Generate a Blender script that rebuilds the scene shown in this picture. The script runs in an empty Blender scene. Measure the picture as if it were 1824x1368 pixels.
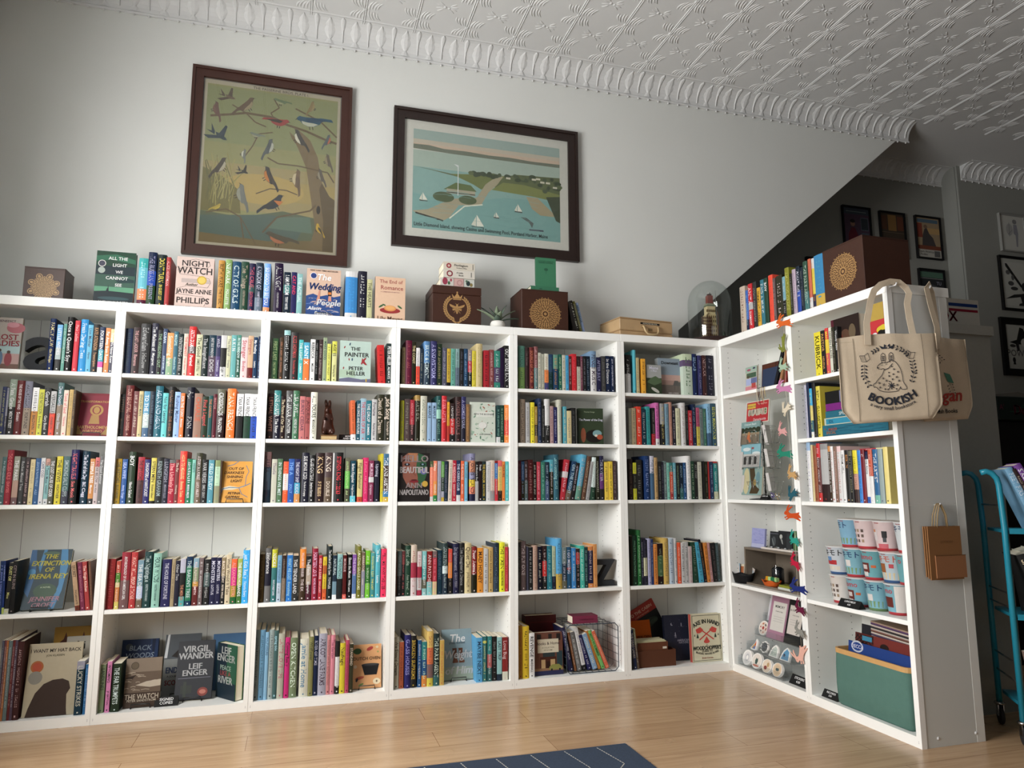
import bpy, math, random
from math import sin, cos, pi, radians as rad, atan2
from mathutils import Matrix, Vector

# ---------------------------------------------------------------- camera, world, light, exposure
sc = bpy.context.scene
cam = bpy.data.objects.new('camera', bpy.data.cameras.new('camera'))
sc.collection.objects.link(cam)
RR = Vector((0.9581177, -0.28636754, -0.00202626)); UU = Vector((-0.03854496, -0.13596699, 0.98996326)); WW = Vector((0.28376884, 0.94842322, 0.14131041))
cam.matrix_world = Matrix(((RR.x, UU.x, -WW.x, 0.15852), (RR.y, UU.y, -WW.y, -3.91551), (RR.z, UU.z, -WW.z, 1.08798), (0, 0, 0, 1)))
cam.data.sensor_width = 36.0
cam.data.lens = 36.0 * 1278.886 / 1824
cam.data.clip_start = 0.05
sc.camera = cam
sc.view_settings.view_transform = 'Standard'
sc.view_settings.look = 'None'
sc.view_settings.gamma = 1
sc.view_settings.use_curve_mapping = False
sc.view_settings.exposure = 0.08
sc.cycles.use_denoising = True
sc.cycles.max_bounces = 10
sc.cycles.diffuse_bounces = 6
sc.cycles.glossy_bounces = 4
sc.cycles.transmission_bounces = 6
sc.cycles.transparent_max_bounces = 12
sc.cycles.caustics_reflective = False
sc.cycles.caustics_refractive = False
sc.cycles.sample_clamp_indirect = 6
world = bpy.data.worlds.new('overcast_sky')
sc.world = world
world.use_nodes = True
world.node_tree.nodes['Background'].inputs[0].default_value = (0.80, 0.87, 0.95, 1)
world.node_tree.nodes['Background'].inputs[1].default_value = 0.5

def area(name, loc, direction, sx, sy, power, col):
    l = bpy.data.lights.new(name, 'AREA'); l.shape = 'RECTANGLE'; l.size = sx; l.size_y = sy
    l.energy = power; l.color = col
    o = bpy.data.objects.new(name, l); sc.collection.objects.link(o)
    o.location = loc; o.rotation_euler = Vector(direction).to_track_quat('-Z', 'Y').to_euler()
    return o
# daylight arriving through the big shop window in the left wall, plus added fill from an unseen opening behind the camera
area('window_daylight', (-1.84, -2.05, 1.85), (1, 0, -0.06), 2.1, 1.8, 262, (1.0, 0.985, 0.965))
area('front_fill', (1.0, -5.75, 1.6), (0, 1, 0), 2.6, 1.8, 5, (1.0, 0.97, 0.93))

# ---------------------------------------------------------------- helpers
COL = sc.collection
def hx(s):
    if isinstance(s, tuple): return s
    if len(s) == 3: s = s[0]*2 + s[1]*2 + s[2]*2
    def lin(v):
        v /= 255
        return v/12.92 if v <= .04045 else ((v+.055)/1.055)**2.4
    return (lin(int(s[0:2], 16)), lin(int(s[2:4], 16)), lin(int(s[4:6], 16)), 1)

def newmat(name):
    m = bpy.data.materials.new(name); m.use_nodes = True
    return m, m.node_tree.nodes, m.node_tree.links, m.node_tree.nodes['Principled BSDF']
def attr_mat(name, rough=.5, metal=0, spec=.5, noise=.06, nscale=60, bump=0, bscale=200, coat=0, sat=1, val=1):
    """surface colour from the mesh's own colour layer, broken up by a little procedural wear"""
    m, n, l, p = newmat(name)
    a = n.new('ShaderNodeVertexColor'); a.layer_name = 'Col'
    t = n.new('ShaderNodeTexCoord'); z = n.new('ShaderNodeTexNoise'); z.inputs['Scale'].default_value = nscale; z.inputs['Detail'].default_value = 3
    l.new(t.outputs['Object'], z.inputs['Vector'])
    h = n.new('ShaderNodeHueSaturation'); mr = n.new('ShaderNodeMapRange')
    mr.inputs['To Min'].default_value = (1-noise)*val; mr.inputs['To Max'].default_value = (1+noise)*val; h.inputs['Saturation'].default_value = sat
    l.new(z.outputs['Fac'], mr.inputs['Value']); l.new(mr.outputs['Result'], h.inputs['Value'])
    l.new(a.outputs['Color'], h.inputs['Color']); l.new(h.outputs['Color'], p.inputs['Base Color'])
    p.inputs['Roughness'].default_value = rough; p.inputs['Metallic'].default_value = metal
    p.inputs['Specular IOR Level'].default_value = spec; p.inputs['Coat Weight'].default_value = coat
    if bump:
        z2 = n.new('ShaderNodeTexNoise'); z2.inputs['Scale'].default_value = bscale
        l.new(t.outputs['Object'], z2.inputs['Vector'])
        b = n.new('ShaderNodeBump'); b.inputs['Strength'].default_value = bump; b.inputs['Distance'].default_value = .002
        l.new(z2.outputs['Fac'], b.inputs['Height']); l.new(b.outputs['Normal'], p.inputs['Normal'])
    return m
M = {}
M['print'] = attr_mat('printed_cover', .45, noise=.05, spec=.25, sat=.96, val=.80)
M['gloss'] = attr_mat('glossy_cover', .22, noise=.03)
M['matte'] = attr_mat('matte_surface', .7, noise=.06, spec=.25)
M['paper'] = attr_mat('paper_pages', .85, noise=.05, spec=.1, nscale=300)
M['white'] = attr_mat('white_laminate', .38, noise=.02, spec=.4, nscale=8)
M['metal'] = attr_mat('painted_metal', .35, noise=.04, spec=.5)
M['chrome'] = attr_mat('bare_metal', .25, metal=1, noise=.05)
M['canvas'] = attr_mat('cotton_canvas', .9, noise=.08, spec=.1, nscale=25, bump=.5, bscale=450)
M['felt'] = attr_mat('felt_cloth', .95, noise=.1, spec=.05, nscale=200, bump=.4, bscale=600)
M['wood'] = attr_mat('stained_wood', .45, noise=.18, nscale=14, bump=.2, bscale=90)
M['leaf'] = attr_mat('plant_leaf', .5, noise=.15, nscale=30)
def glass_mat(name, tint=(1, 1, 1), rough=0.0, mix=.12):
    m, n, l, p = newmat(name)
    tr = n.new('ShaderNodeBsdfTransparent'); tr.inputs[0].default_value = (*tint, 1)
    g = n.new('ShaderNodeBsdfGlossy'); g.inputs['Roughness'].default_value = rough
    f = n.new('ShaderNodeLayerWeight'); f.inputs['Blend'].default_value = .5
    pw = n.new('ShaderNodeMath'); pw.operation = 'POWER'; pw.inputs[1].default_value = 4
    ad = n.new('ShaderNodeMath'); ad.operation = 'MULTIPLY_ADD'; ad.inputs[1].default_value = .45; ad.inputs[2].default_value = .025+mix*.2
    l.new(f.outputs['Facing'], pw.inputs[0]); l.new(pw.outputs[0], ad.inputs[0])
    mx = n.new('ShaderNodeMixShader'); l.new(ad.outputs[0], mx.inputs[0]); l.new(tr.outputs[0], mx.inputs[1]); l.new(g.outputs[0], mx.inputs[2])
    l.new(mx.outputs[0], n['Material Output'].inputs['Surface'])
    return m
M['glass'] = glass_mat('clear_glass', (.96, .975, .97))
M['acrylic'] = glass_mat('clear_acrylic', (.95, .96, .965), .05)

# glyphs of the built-in font, cut once into flat faces
GL = {}
def _raw(s):
    cu = bpy.data.curves.new('g', 'FONT'); cu.body = s; cu.resolution_u = 2; cu.offset = .012
    o = bpy.data.objects.new('g', cu); me = bpy.data.meshes.new_from_object(o)
    v = [(p.co.x, p.co.y) for p in me.vertices]; f = [tuple(q.vertices) for q in me.polygons]
    bpy.data.objects.remove(o); bpy.data.curves.remove(cu); bpy.data.meshes.remove(me)
    return v, f
_w2 = None
def glyph(c):
    global _w2
    if c not in GL:
        if _w2 is None:
            v, _ = _raw('||'); _w2 = max(p[0] for p in v)
        if c == ' ': GL[c] = ([], [], .28); return GL[c]
        v, _ = _raw('|'+c+'|'); adv = max(p[0] for p in v) - _w2
        v, f = _raw(c); GL[c] = (v, f, adv)
    return GL[c]
def text_len(s): return sum(glyph(c)[2] for c in s)

class MB:
    def __init__(s): s.v = []; s.f = []; s.c = []; s.m = []; s.M = Matrix(); s.mi = 0; s.sm = []; s.smooth = False
    def add(s, vs, fs, col, smooth=None):
        b = len(s.v); M_ = s.M
        s.v += [tuple(M_ @ Vector(p)) for p in vs]
        cols = col if isinstance(col, list) else None
        c = None if cols else hx(col)
        for i, f in enumerate(fs):
            s.f.append(tuple(b+j for j in f)); s.c.append(hx(cols[i]) if cols else c); s.m.append(s.mi); s.sm.append(s.smooth if smooth is None else smooth)
    def box(s, x0, x1, y0, y1, z0, z1, col, fc=None):
        # fc: dict face->colour, faces: f(-y) k(+y) l(-x) r(+x) t b
        v = [(x0,y0,z0),(x1,y0,z0),(x1,y1,z0),(x0,y1,z0),(x0,y0,z1),(x1,y0,z1),(x1,y1,z1),(x0,y1,z1)]
        f = [(0,1,5,4),(2,3,7,6),(3,0,4,7),(1,2,6,5),(4,5,6,7),(3,2,1,0)]
        cc = [ (fc or {}).get(k, col) for k in 'fklrtb']
        s.add(v, f, cc)
    def bev(s, x0, x1, y0, y1, z0, z1, col, r=.004):
        """box with chamfered vertical and horizontal edges"""
        import itertools
        v = []; 
        for zz, k in ((z0, 1), (z0+r, 0), (z1-r, 0), (z1, 1)):
            d = r if k else 0
            a0, a1, b0, b1 = x0+d, x1-d, y0+d, y1-d
            q = r*.6
            v += [(a0+q, b0, zz), (a1-q, b0, zz), (a1, b0+q, zz), (a1, b1-q, zz), (a1-q, b1, zz), (a0+q, b1, zz), (a0, b1-q, zz), (a0, b0+q, zz)]
        f = [tuple(range(7, -1, -1)), tuple(range(24, 32))]
        for k in range(3):
            for i in range(8): j = (i+1) % 8; f.append((8*k+i, 8*k+j, 8*k+8+j, 8*k+8+i))
        s.add(v, f, col)
    def tube(s, pts, r, col, n=6, closed=False, r2=None):
        pts = [Vector(p) for p in pts]; N = len(pts); v = []; f = []
        up = None
        for i, p in enumerate(pts):
            if closed: t = pts[(i+1) % N]-pts[i-1]
            else: t = pts[min(i+1, N-1)]-pts[max(i-1, 0)]
            if t.length < 1e-9: t = Vector((0, 0, 1))
            t.normalize()
            if up is None: up = t.orthogonal().normalized()
            a = (up - t*up.dot(t))
            a = a.normalized() if a.length > 1e-6 else t.orthogonal().normalized()
            up = a; b = t.cross(a)
            rr = r if r2 is None else r+(r2-r)*i/max(1, N-1)
            for k in range(n): an = 2*pi*k/n; v.append(tuple(p+a*(rr*cos(an))+b*(rr*sin(an))))
        for i in range(N if closed else N-1):
            j = (i+1) % N
            for k in range(n): q = (k+1) % n; f.append((i*n+k, i*n+q, j*n+q, j*n+k))
        if not closed: f.append(tuple(range(n-1, -1, -1))); f.append(tuple((N-1)*n+k for k in range(n)))
        s.add(v, f, col, True)
    def lathe(s, prof, col, n=24, cx=0, cy=0, cz=0, caps=True, cols=None):
        v = []; f = []; cl = []
        for r, z in prof:
            for k in range(n): a = 2*pi*k/n; v.append((cx+r*cos(a), cy+r*sin(a), cz+z))
        for i in range(len(prof)-1):
            for k in range(n): q = (k+1) % n; f.append((i*n+k, i*n+q, (i+1)*n+q, (i+1)*n+k)); cl.append(cols[i] if cols else col)
        if caps:
            if prof[0][0] > 1e-5: f.append(tuple(range(n-1, -1, -1))); cl.append(cols[0] if cols else col)
            if prof[-1][0] > 1e-5: f.append(tuple((len(prof)-1)*n+k for k in range(n))); cl.append(cols[-1] if cols else col)
        s.add(v, f, cl, True)
    def prism(s, poly, y0, y1, col, side=None):
        """outline in x,z extruded along y"""
        n = len(poly)
        if sum(poly[i][0]*poly[(i+1) % n][1]-poly[(i+1) % n][0]*poly[i][1] for i in range(n)) < 0: poly = poly[::-1]
        v = [(x, y0, z) for x, z in poly]+[(x, y1, z) for x, z in poly]
        f = [tuple(range(n)), tuple(range(2*n-1, n-1, -1))]+[((i+1) % n, i, n+i, n+(i+1) % n) for i in range(n)]
        s.add(v, f, [col, col]+[side or col]*n)
    def ball(s, cx, cy, cz, r, col, n=10, sx=1, sy=1, sz=1):
        m = max(4, n//2); prof = []
        v = []; f = []
        for i in range(m+1):
            a = pi*i/m
            for k in range(n): b = 2*pi*k/n; v.append((cx+r*sx*sin(a)*cos(b), cy+r*sy*sin(a)*sin(b), cz+r*sz*cos(a)))
        for i in range(m):
            for k in range(n): q = (k+1) % n; f.append((i*n+k, (i+1)*n+k, (i+1)*n+q, i*n+q))
        s.add(v, f, col, True)
    # flat marks: frame = origin, unit x, unit y, outward normal
    def flat(s, fr, polys, col, d):
        o, ux, uy, nn = fr
        for pl in polys:
            n = len(pl)
            if sum(pl[i][0]*pl[(i+1) % n][1]-pl[(i+1) % n][0]*pl[i][1] for i in range(n)) < 0: pl = pl[::-1]
            s.add([tuple(o+ux*x+uy*y+nn*d) for x, y in pl], [tuple(range(n))], col)
    def text(s, fr, st, x, y, size, col, d=.0006, maxw=None, align='c', sx=1., slant=0, bold=0, rot=0, fy=None, arc=None):
        o, ux, uy, nn = fr
        L = text_len(st)*size*sx
        if maxw and L > maxw:
            k = maxw/L; sx *= max(k, .55); L = text_len(st)*size*sx
            if L > maxw: size *= maxw/L; L = maxw
        px = {'c': -L/2, 'l': 0, 'r': -L}[align]; ca, sa = cos(rot), sin(rot)
        for c in st:
            v, f, adv = glyph(c)
            if f:
                for bo in ((0, bold*size) if bold else (0,)):
                    pts = []
                    for a, b in v:
                        lx = px+(a*sx)*size+slant*b*size+bo; ly = (b-.35)*size
                        if arc:
                            R = arc; an = (px+adv*size*sx/2)/R; dx = lx-(px+adv*size*sx/2)
                            if R > 0: q = (dx*cos(an)+ (R+ly)*sin(an), -dx*sin(an)+(R+ly)*cos(an)-R)
                            else: q = (dx*cos(an)+(R+ly)*sin(an), -dx*sin(an)+(R+ly)*cos(an)-R)
                            lx, ly = q
                        X = x+lx*ca-ly*sa; Y = y+lx*sa+ly*ca
                        P = o+ux*X+uy*Y+nn*d
                        if fy: P = P+nn*fy(X)
                        pts.append(tuple(P))
                    s.add(pts, f, col)
            px += adv*size*sx
    def art(s, fr, w, h, specs, d0=.0004):
        """flat printed artwork; coordinates are fractions of w and h"""
        for i, q in enumerate(specs):
            d = d0+min(.00012, .0014/len(specs))*i; k = q[0]
            if k == 'r': s.flat(fr, [[(q[1]*w, q[2]*h), (q[3]*w, q[2]*h), (q[3]*w, q[4]*h), (q[1]*w, q[4]*h)]], q[5], d)
            elif k == 'p': s.flat(fr, [[(a*w, b*h) for a, b in q[1]]], q[2], d)
            elif k == 'e':
                _, cx, cy, rx, ry, col = q[:6]; ro = q[6] if len(q) > 6 else 0; n = 20 if rx*w > .012 else 10
                s.flat(fr, [[(cx*w+rx*w*cos(t)*cos(ro)-ry*w*sin(t)*sin(ro), cy*h+rx*w*cos(t)*sin(ro)+ry*w*sin(t)*cos(ro)) for t in [2*pi*j/n for j in range(n)]]], col, d)
            elif k == 'l':
                pts = [(a*w, b*h) for a, b in q[1]]; t = q[2]*w/2
                for a, b in zip(pts, pts[1:]):
                    dx, dy = b[0]-a[0], b[1]-a[1]; L = math.hypot(dx, dy) or 1; nx, ny = -dy/L*t, dx/L*t
                    s.flat(fr, [[(a[0]-nx, a[1]-ny), (b[0]-nx, b[1]-ny), (b[0]+nx, b[1]+ny), (a[0]+nx, a[1]+ny)]], q[3], d)
            elif k == 't':
                kw = q[6] if len(q) > 6 else {}
                kw = dict(kw); kw.setdefault('maxw', .94)
                mw = kw.pop('maxw')*w
                s.text(fr, q[1], q[2]*w, q[3]*h, q[4]*w, q[5], d, mw, **kw)
    def build(s, name, mat='matte', parent=None, label=None, cat=None, group=None, kind=None, loc=None, rot=None):
        me = bpy.data.meshes.new(name); me.from_pydata(s.v, [], s.f)
        for m in (mat if isinstance(mat, (list, tuple)) else [mat]): me.materials.append(M[m] if isinstance(m, str) else m)
        ca = me.color_attributes.new('Col', 'BYTE_COLOR' if False else 'FLOAT_COLOR', 'CORNER')
        buf = []
        for f, c in zip(s.f, s.c): buf += list(c)*len(f)
        ca.data.foreach_set('color', buf)
        me.polygons.foreach_set('material_index', s.m); me.polygons.foreach_set('use_smooth', s.sm)
        me.update()
        o = bpy.data.objects.new(name, me); COL.objects.link(o)
        if parent: o.parent = parent
        if loc is not None: o.location = loc
        if rot is not None: o.rotation_euler = rot
        tag(o, label, cat, group, kind)
        return o
def tag(o, label=None, cat=None, group=None, kind=None):
    if label: o['label'] = label
    if cat: o['category'] = cat
    if group: o['group'] = group
    if kind: o['kind'] = kind
    return o
def empty(name, loc, rz=0, label=None, cat=None, group=None):
    o = bpy.data.objects.new(name, None); COL.objects.link(o); o.location = loc; o.rotation_euler = (0, 0, rz); o.empty_display_size = .05
    return tag(o, label, cat, group)
def V(*a): return Vector(a)
FY = lambda x0=0, y=0, z0=0: (V(x0, y, z0), V(1, 0, 0), V(0, 0, 1), V(0, -1, 0))      # a face looking to -y
FX = lambda x, y0, z0: (V(x, y0, z0), V(0, -1, 0), V(0, 0, 1), V(-1, 0, 0))           # a face looking to -x

# ---------------------------------------------------------------- measures
Zt, Z1, Z2, Z3, Z4, Zb, ZT = 1.9592, 1.6476, 1.3343, 1.0076, .5121, .0438, 2.0053   # undersides and tops of the shelves
ZZ = {0: ZT, 1: Z1, 2: Z2, 3: Z3, 4: Z4, 5: Zb}
XB = [-1.390, -.7085, -.022, .663, 1.341, 2.018, 2.7005]      # bookcase joints along the wall
XR = 2.7005
YR = [0.0, -.6743, -1.3617]                                   # joints of the unit at right angles
WY = .352                                                     # wall plane
CZ = 3.925                                                    # ceiling
# ---------------------------------------------------------------- room shell
def plaster(name, col, bump=.12):
    m, n, l, p = newmat(name)
    t = n.new('ShaderNodeTexCoord'); z = n.new('ShaderNodeTexNoise'); z.inputs['Scale'].default_value = 2.2; z.inputs['Detail'].default_value = 6
    l.new(t.outputs['Object'], z.inputs['Vector'])
    r = n.new('ShaderNodeValToRGB'); c = hx(col)
    r.color_ramp.elements[0].color = (c[0]*.96, c[1]*.96, c[2]*.955, 1); r.color_ramp.elements[1].color = (min(1, c[0]*1.03), min(1, c[1]*1.03), min(1, c[2]*1.03), 1)
    l.new(z.outputs['Fac'], r.inputs['Fac']); l.new(r.outputs['Color'], p.inputs['Base Color'])
    z2 = n.new('ShaderNodeTexNoise'); z2.inputs['Scale'].default_value = 160; l.new(t.outputs['Object'], z2.inputs['Vector'])
    b = n.new('ShaderNodeBump'); b.inputs['Strength'].default_value = bump; b.inputs['Distance'].default_value = .002
    l.new(z2.outputs['Fac'], b.inputs['Height']); l.new(b.outputs['Normal'], p.inputs['Normal'])
    p.inputs['Roughness'].default_value = .75; p.inputs['Specular IOR Level'].default_value = .25
    return m
MW = plaster('painted_plaster', 'd4d6d3'); MC = plaster('painted_tin', 'cfd0d0', .05); MC.node_tree.nodes['Principled BSDF'].inputs['Roughness'].default_value = .55
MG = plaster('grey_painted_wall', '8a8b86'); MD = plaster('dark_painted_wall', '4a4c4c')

def floor_mat():
    m, n, l, p = newmat('oak_plank_floor')
    t = n.new('ShaderNodeTexCoord'); mp = n.new('ShaderNodeMapping'); mp.inputs['Rotation'].default_value = (0, 0, 0)
    l.new(t.outputs['Object'], mp.inputs['Vector'])
    br = n.new('ShaderNodeTexBrick'); br.offset = .37; br.inputs['Scale'].default_value = 1
    br.inputs['Brick Width'].default_value = 1.25; br.inputs['Row Height'].default_value = .185; br.inputs['Mortar Size'].default_value = .0012
    br.inputs['Color1'].default_value = hx('b49472'); br.inputs['Color2'].default_value = hx('c4a582'); br.inputs['Mortar'].default_value = hx('8a6546')
    br.inputs['Bias'].default_value = -.1
    l.new(mp.outputs[0], br.inputs['Vector'])
    m2 = n.new('ShaderNodeMapping'); m2.inputs['Scale'].default_value = (1.1, 14, 1); l.new(t.outputs['Object'], m2.inputs['Vector'])
    g = n.new('ShaderNodeTexNoise'); g.inputs['Scale'].default_value = 2.4; g.inputs['Detail'].default_value = 7; g.inputs['Distortion'].default_value = .6
    l.new(m2.outputs[0], g.inputs['Vector'])
    r = n.new('ShaderNodeValToRGB'); r.color_ramp.elements[0].position = .3; r.color_ramp.elements[0].color = (.62, .56, .5, 1); r.color_ramp.elements[1].position = .62; r.color_ramp.elements[1].color = (1, 1, 1, 1)
    l.new(g.outputs['Fac'], r.inputs['Fac'])
    mx = n.new('ShaderNodeMixRGB'); mx.blend_type = 'MULTIPLY'; mx.inputs[0].default_value = .55
    l.new(br.outputs['Color'], mx.inputs[1]); l.new(r.outputs['Color'], mx.inputs[2]); l.new(mx.outputs[0], p.inputs['Base Color'])
    g2 = n.new('ShaderNodeTexNoise'); g2.inputs['Scale'].default_value = 3; l.new(t.outputs['Object'], g2.inputs['Vector'])
    mr = n.new('ShaderNodeMapRange'); mr.inputs['To Min'].default_value = .16; mr.inputs['To Max'].default_value = .34
    l.new(g2.outputs['Fac'], mr.inputs['Value']); l.new(mr.outputs[0], p.inputs['Roughness'])
    b = n.new('ShaderNodeBump'); b.inputs['Strength'].default_value = .08; b.inputs['Distance'].default_value = .003
    l.new(g.outputs['Fac'], b.inputs['Height']); l.new(b.outputs['Normal'], p.inputs['Normal'])
    p.inputs['Specular IOR Level'].default_value = .5
    return m
X0, X1, Y0, YF, YB2 = -1.5, 8.2, -5.6, .95, .80
b = MB(); b.box(X0-.3, X1+.1, Y0-.1, 2.2, -.08, 0, 'b8906a'); b.build('floor', floor_mat(), kind='structure')
# long wall with the sloping edge of the stairway
b = MB(); b.prism([(X0-.1, 0), (2.62, 0), (2.62, ZT), (2.62, 2.14), (4.70, CZ-.06), (4.70, CZ), (X0-.1, CZ)], WY, WY+.09, 'fff')
b.build('wall_back', MW, kind='structure')
# far walls of the space behind
RX = 5.74
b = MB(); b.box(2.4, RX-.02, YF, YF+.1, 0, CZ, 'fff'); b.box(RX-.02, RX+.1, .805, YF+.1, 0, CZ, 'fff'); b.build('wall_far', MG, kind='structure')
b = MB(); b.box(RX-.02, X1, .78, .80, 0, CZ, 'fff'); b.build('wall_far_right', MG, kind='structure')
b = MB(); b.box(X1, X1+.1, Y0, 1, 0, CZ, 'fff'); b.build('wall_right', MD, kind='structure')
# left wall with the big window
WYa, WYb, WZa, WZb = -3.05, -1.0, .98, 2.75
b = MB()
for (ya, yb, za, zb) in ((Y0, WYa, 0, CZ), (WYb, WY+.1, 0, CZ), (WYa, WYb, 0, WZa), (WYa, WYb, WZb, CZ)): b.box(X0-.30, X0, ya, yb, za, zb, 'fff')
b.build('wall_left', MW, kind='structure')
b = MB()
for (ya, yb, za, zb) in ((WYa, WYa+.05, WZa, WZb), (WYb-.05, WYb, WZa, WZb), (WYa, WYb, WZa, WZa+.05), (WYa, WYb, WZb-.05, WZb), (-2.045, -2.005, WZa, WZb)): b.box(X0-.28, X0-.22, ya, yb, za, zb, 'e8e8e6')
b.build('window_1', 'white', kind='structure')
# wall behind the camera with an unseen opening added for fill light
b = MB()
for (xa, xb, za, zb) in ((X0, -.3, 0, CZ), (2.3, X1, 0, CZ), (-.3, 2.3, 0, .7), (-.3, 2.3, 2.5, CZ)): b.box(xa, xb, Y0-.1, Y0, za, zb, 'fff')
b.build('wall_front', MD, kind='structure')
b = MB()
for (xa, xb, za, zb) in ((-.3, -.25, .7, 2.5), (2.25, 2.3, .7, 2.5), (-.3, 2.3, .7, .75), (-.3, 2.3, 2.45, 2.5), (.98, 1.02, .7, 2.5)): b.box(xa, xb, Y0-.08, Y0-.03, za, zb, 'e8e8e6')
b.build('fill_opening', 'white', kind='structure')

# pressed tin ceiling: sprays of leaves and seams in low relief
b = MB(); b.box(X0-.3, X1+.1, Y0-.1, 1.1, CZ, CZ+.08, 'fff')
def ridge(cx, cy, L, w, ang, hgt=.012, bd=0):
    n = 6; vs = []; fs = []; ca, sa = cos(ang), sin(ang)
    for i in range(n+1):
        u = -1+2*i/n; ww = w*math.sqrt(max(0, 1-u*u)); bend = .22*L*(u*u)
        for k, (q, z) in enumerate(((-1, 0), (-.45, .8), (.45, .8), (1, 0))):
            lx, ly = u*L, q*ww+bd*u*u
            vs.append((cx+lx*ca-ly*sa, cy+lx*sa+ly*ca, CZ-hgt*z*math.sqrt(max(0, 1-u*u))))
    for i in range(n):
        for k in range(3): fs.append((i*4+k, i*4+k+1, (i+1)*4+k+1, (i+1)*4+k))
    b.add(vs, fs, 'fff', True)
px_, py_ = .312, .312
nx = int((X1-X0)/px_)+1
for i in range(nx):
    xs = X0+.08+i*px_
    # seam: two fine beads running away from the wall
    for dx in (-.006, .006): b.add([(xs+dx-.003, -3.0, CZ), (xs+dx, -3.0, CZ-.005), (xs+dx+.003, -3.0, CZ), (xs+dx-.003, .26, CZ), (xs+dx, .26, CZ-.005), (xs+dx+.003, .26, CZ)], [(0, 1, 4, 3), (1, 2, 5, 4)], 'fff')
    for j in range(10):
        yc = .12-j*py_
        for sg in (-1, 1):
            for ud in (-1, 1):
                for k in range(4):
                    ridge(xs+sg*(.024+.0175*k), yc+ud*(.046+.007*(k % 2)), .050-.004*k, .0066, sg*ud*(1.34-.05*k), .0052, -.012*sg*ud)
        b.ball(xs, yc, CZ, .014, 'fff', 8, 1, 1, .35)
        xm, ym = xs+px_/2, yc-py_/2
        for an in (-.7, -.25, .25, .7, pi-.7, pi-.25, pi+.25, pi+.7): ridge(xm+.045*cos(an), ym+.045*sin(an), .024, .0055, an, .0045, .003)
        b.ball(xm-.012, ym, CZ, .012, 'fff', 8, 1, 1, .35); b.ball(xm+.014, ym+.006, CZ, .010, 'fff', 8, 1, 1, .35)
# far wall cornice is part of the ceiling sheet
b.build('ceiling', MC, kind='structure')
def cornice(name, xa, xb, yw, along='x'):
    c = MB(); P = .112; pr = []
    for i in range(9):
        a = i/8*pi/2
        pr.append((yw-P*(1-cos(a))-.004, CZ-P+P*sin(a)*1.0))
    pr = [(yw, CZ-P-.022), (yw-.010, CZ-P-.022), (yw-.012, CZ-P-.010), (yw-.004, CZ-P-.004)]+pr+[(yw-P-.018, CZ-.004), (yw-P-.024, CZ), (yw, CZ)]
    n = len(pr)
    c.add([(xa, y, z) for y, z in pr]+[(xb, y, z) for y, z in pr], [(i, i+1, n+i+1, n+i) for i in range(n-1)]+[tuple(range(n-1, -1, -1)), tuple(range(n, 2*n))], 'fff')
    k = int((xb-xa)/.078)
    for i in range(k):
        x = xa+.04+i*.078
        def pt(u, off):    # along the cove
            a = u*pi/2; y = yw-P*(1-cos(a))-.004; z = CZ-P+P*sin(a)
            return (y-off*cos(a)*.9, z-off*sin(a)*.6-off*.3)
        if i % 2:
            ws = [(.08, .003), (.3, .005), (.5, .008), (.68, .015), (.84, .018), (.95, .012), (1, .003)]; hh = .0065
        else:
            ws = [(.0, .030), (.10, .022), (.18, .010), (.30, .024), (.45, .034), (.58, .026), (.66, .028), (.8, .014), (.93, .002)]; hh = .006
        vs = []; fs = []
        for u, w in ws:
            e0 = pt(u, 0); e1 = pt(u, hh)
            vs += [(x-w, *e0), (x-w*.35, *e1), (x+w*.35, *e1), (x+w, *e0)]
        for q in range(len(ws)-1):
            for r_ in range(3): fs.append((q*4+r_, q*4+r_+1, q*4+r_+5, q*4+r_+4))
        c.add(vs, fs, 'fff', False)
        c.ball(x, yw-.012, CZ-P-.028, .007, 'fff', 6)
    return c.build(name, MC, kind='structure')
cornice('trim_1', X0, 4.74, WY)
cornice('trim_2', 3.4, RX-.02, YF)
cornice('trim_3', RX+.02, X1, .78)
b = MB(); b.box(RX-.035, RX-.02, .78, YF, 0, .12, 'ddd'); b.box(RX-.02, X1, .765, .78, 0, .12, 'ddd'); b.build('baseboard_far', 'white', kind='structure')

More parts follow.
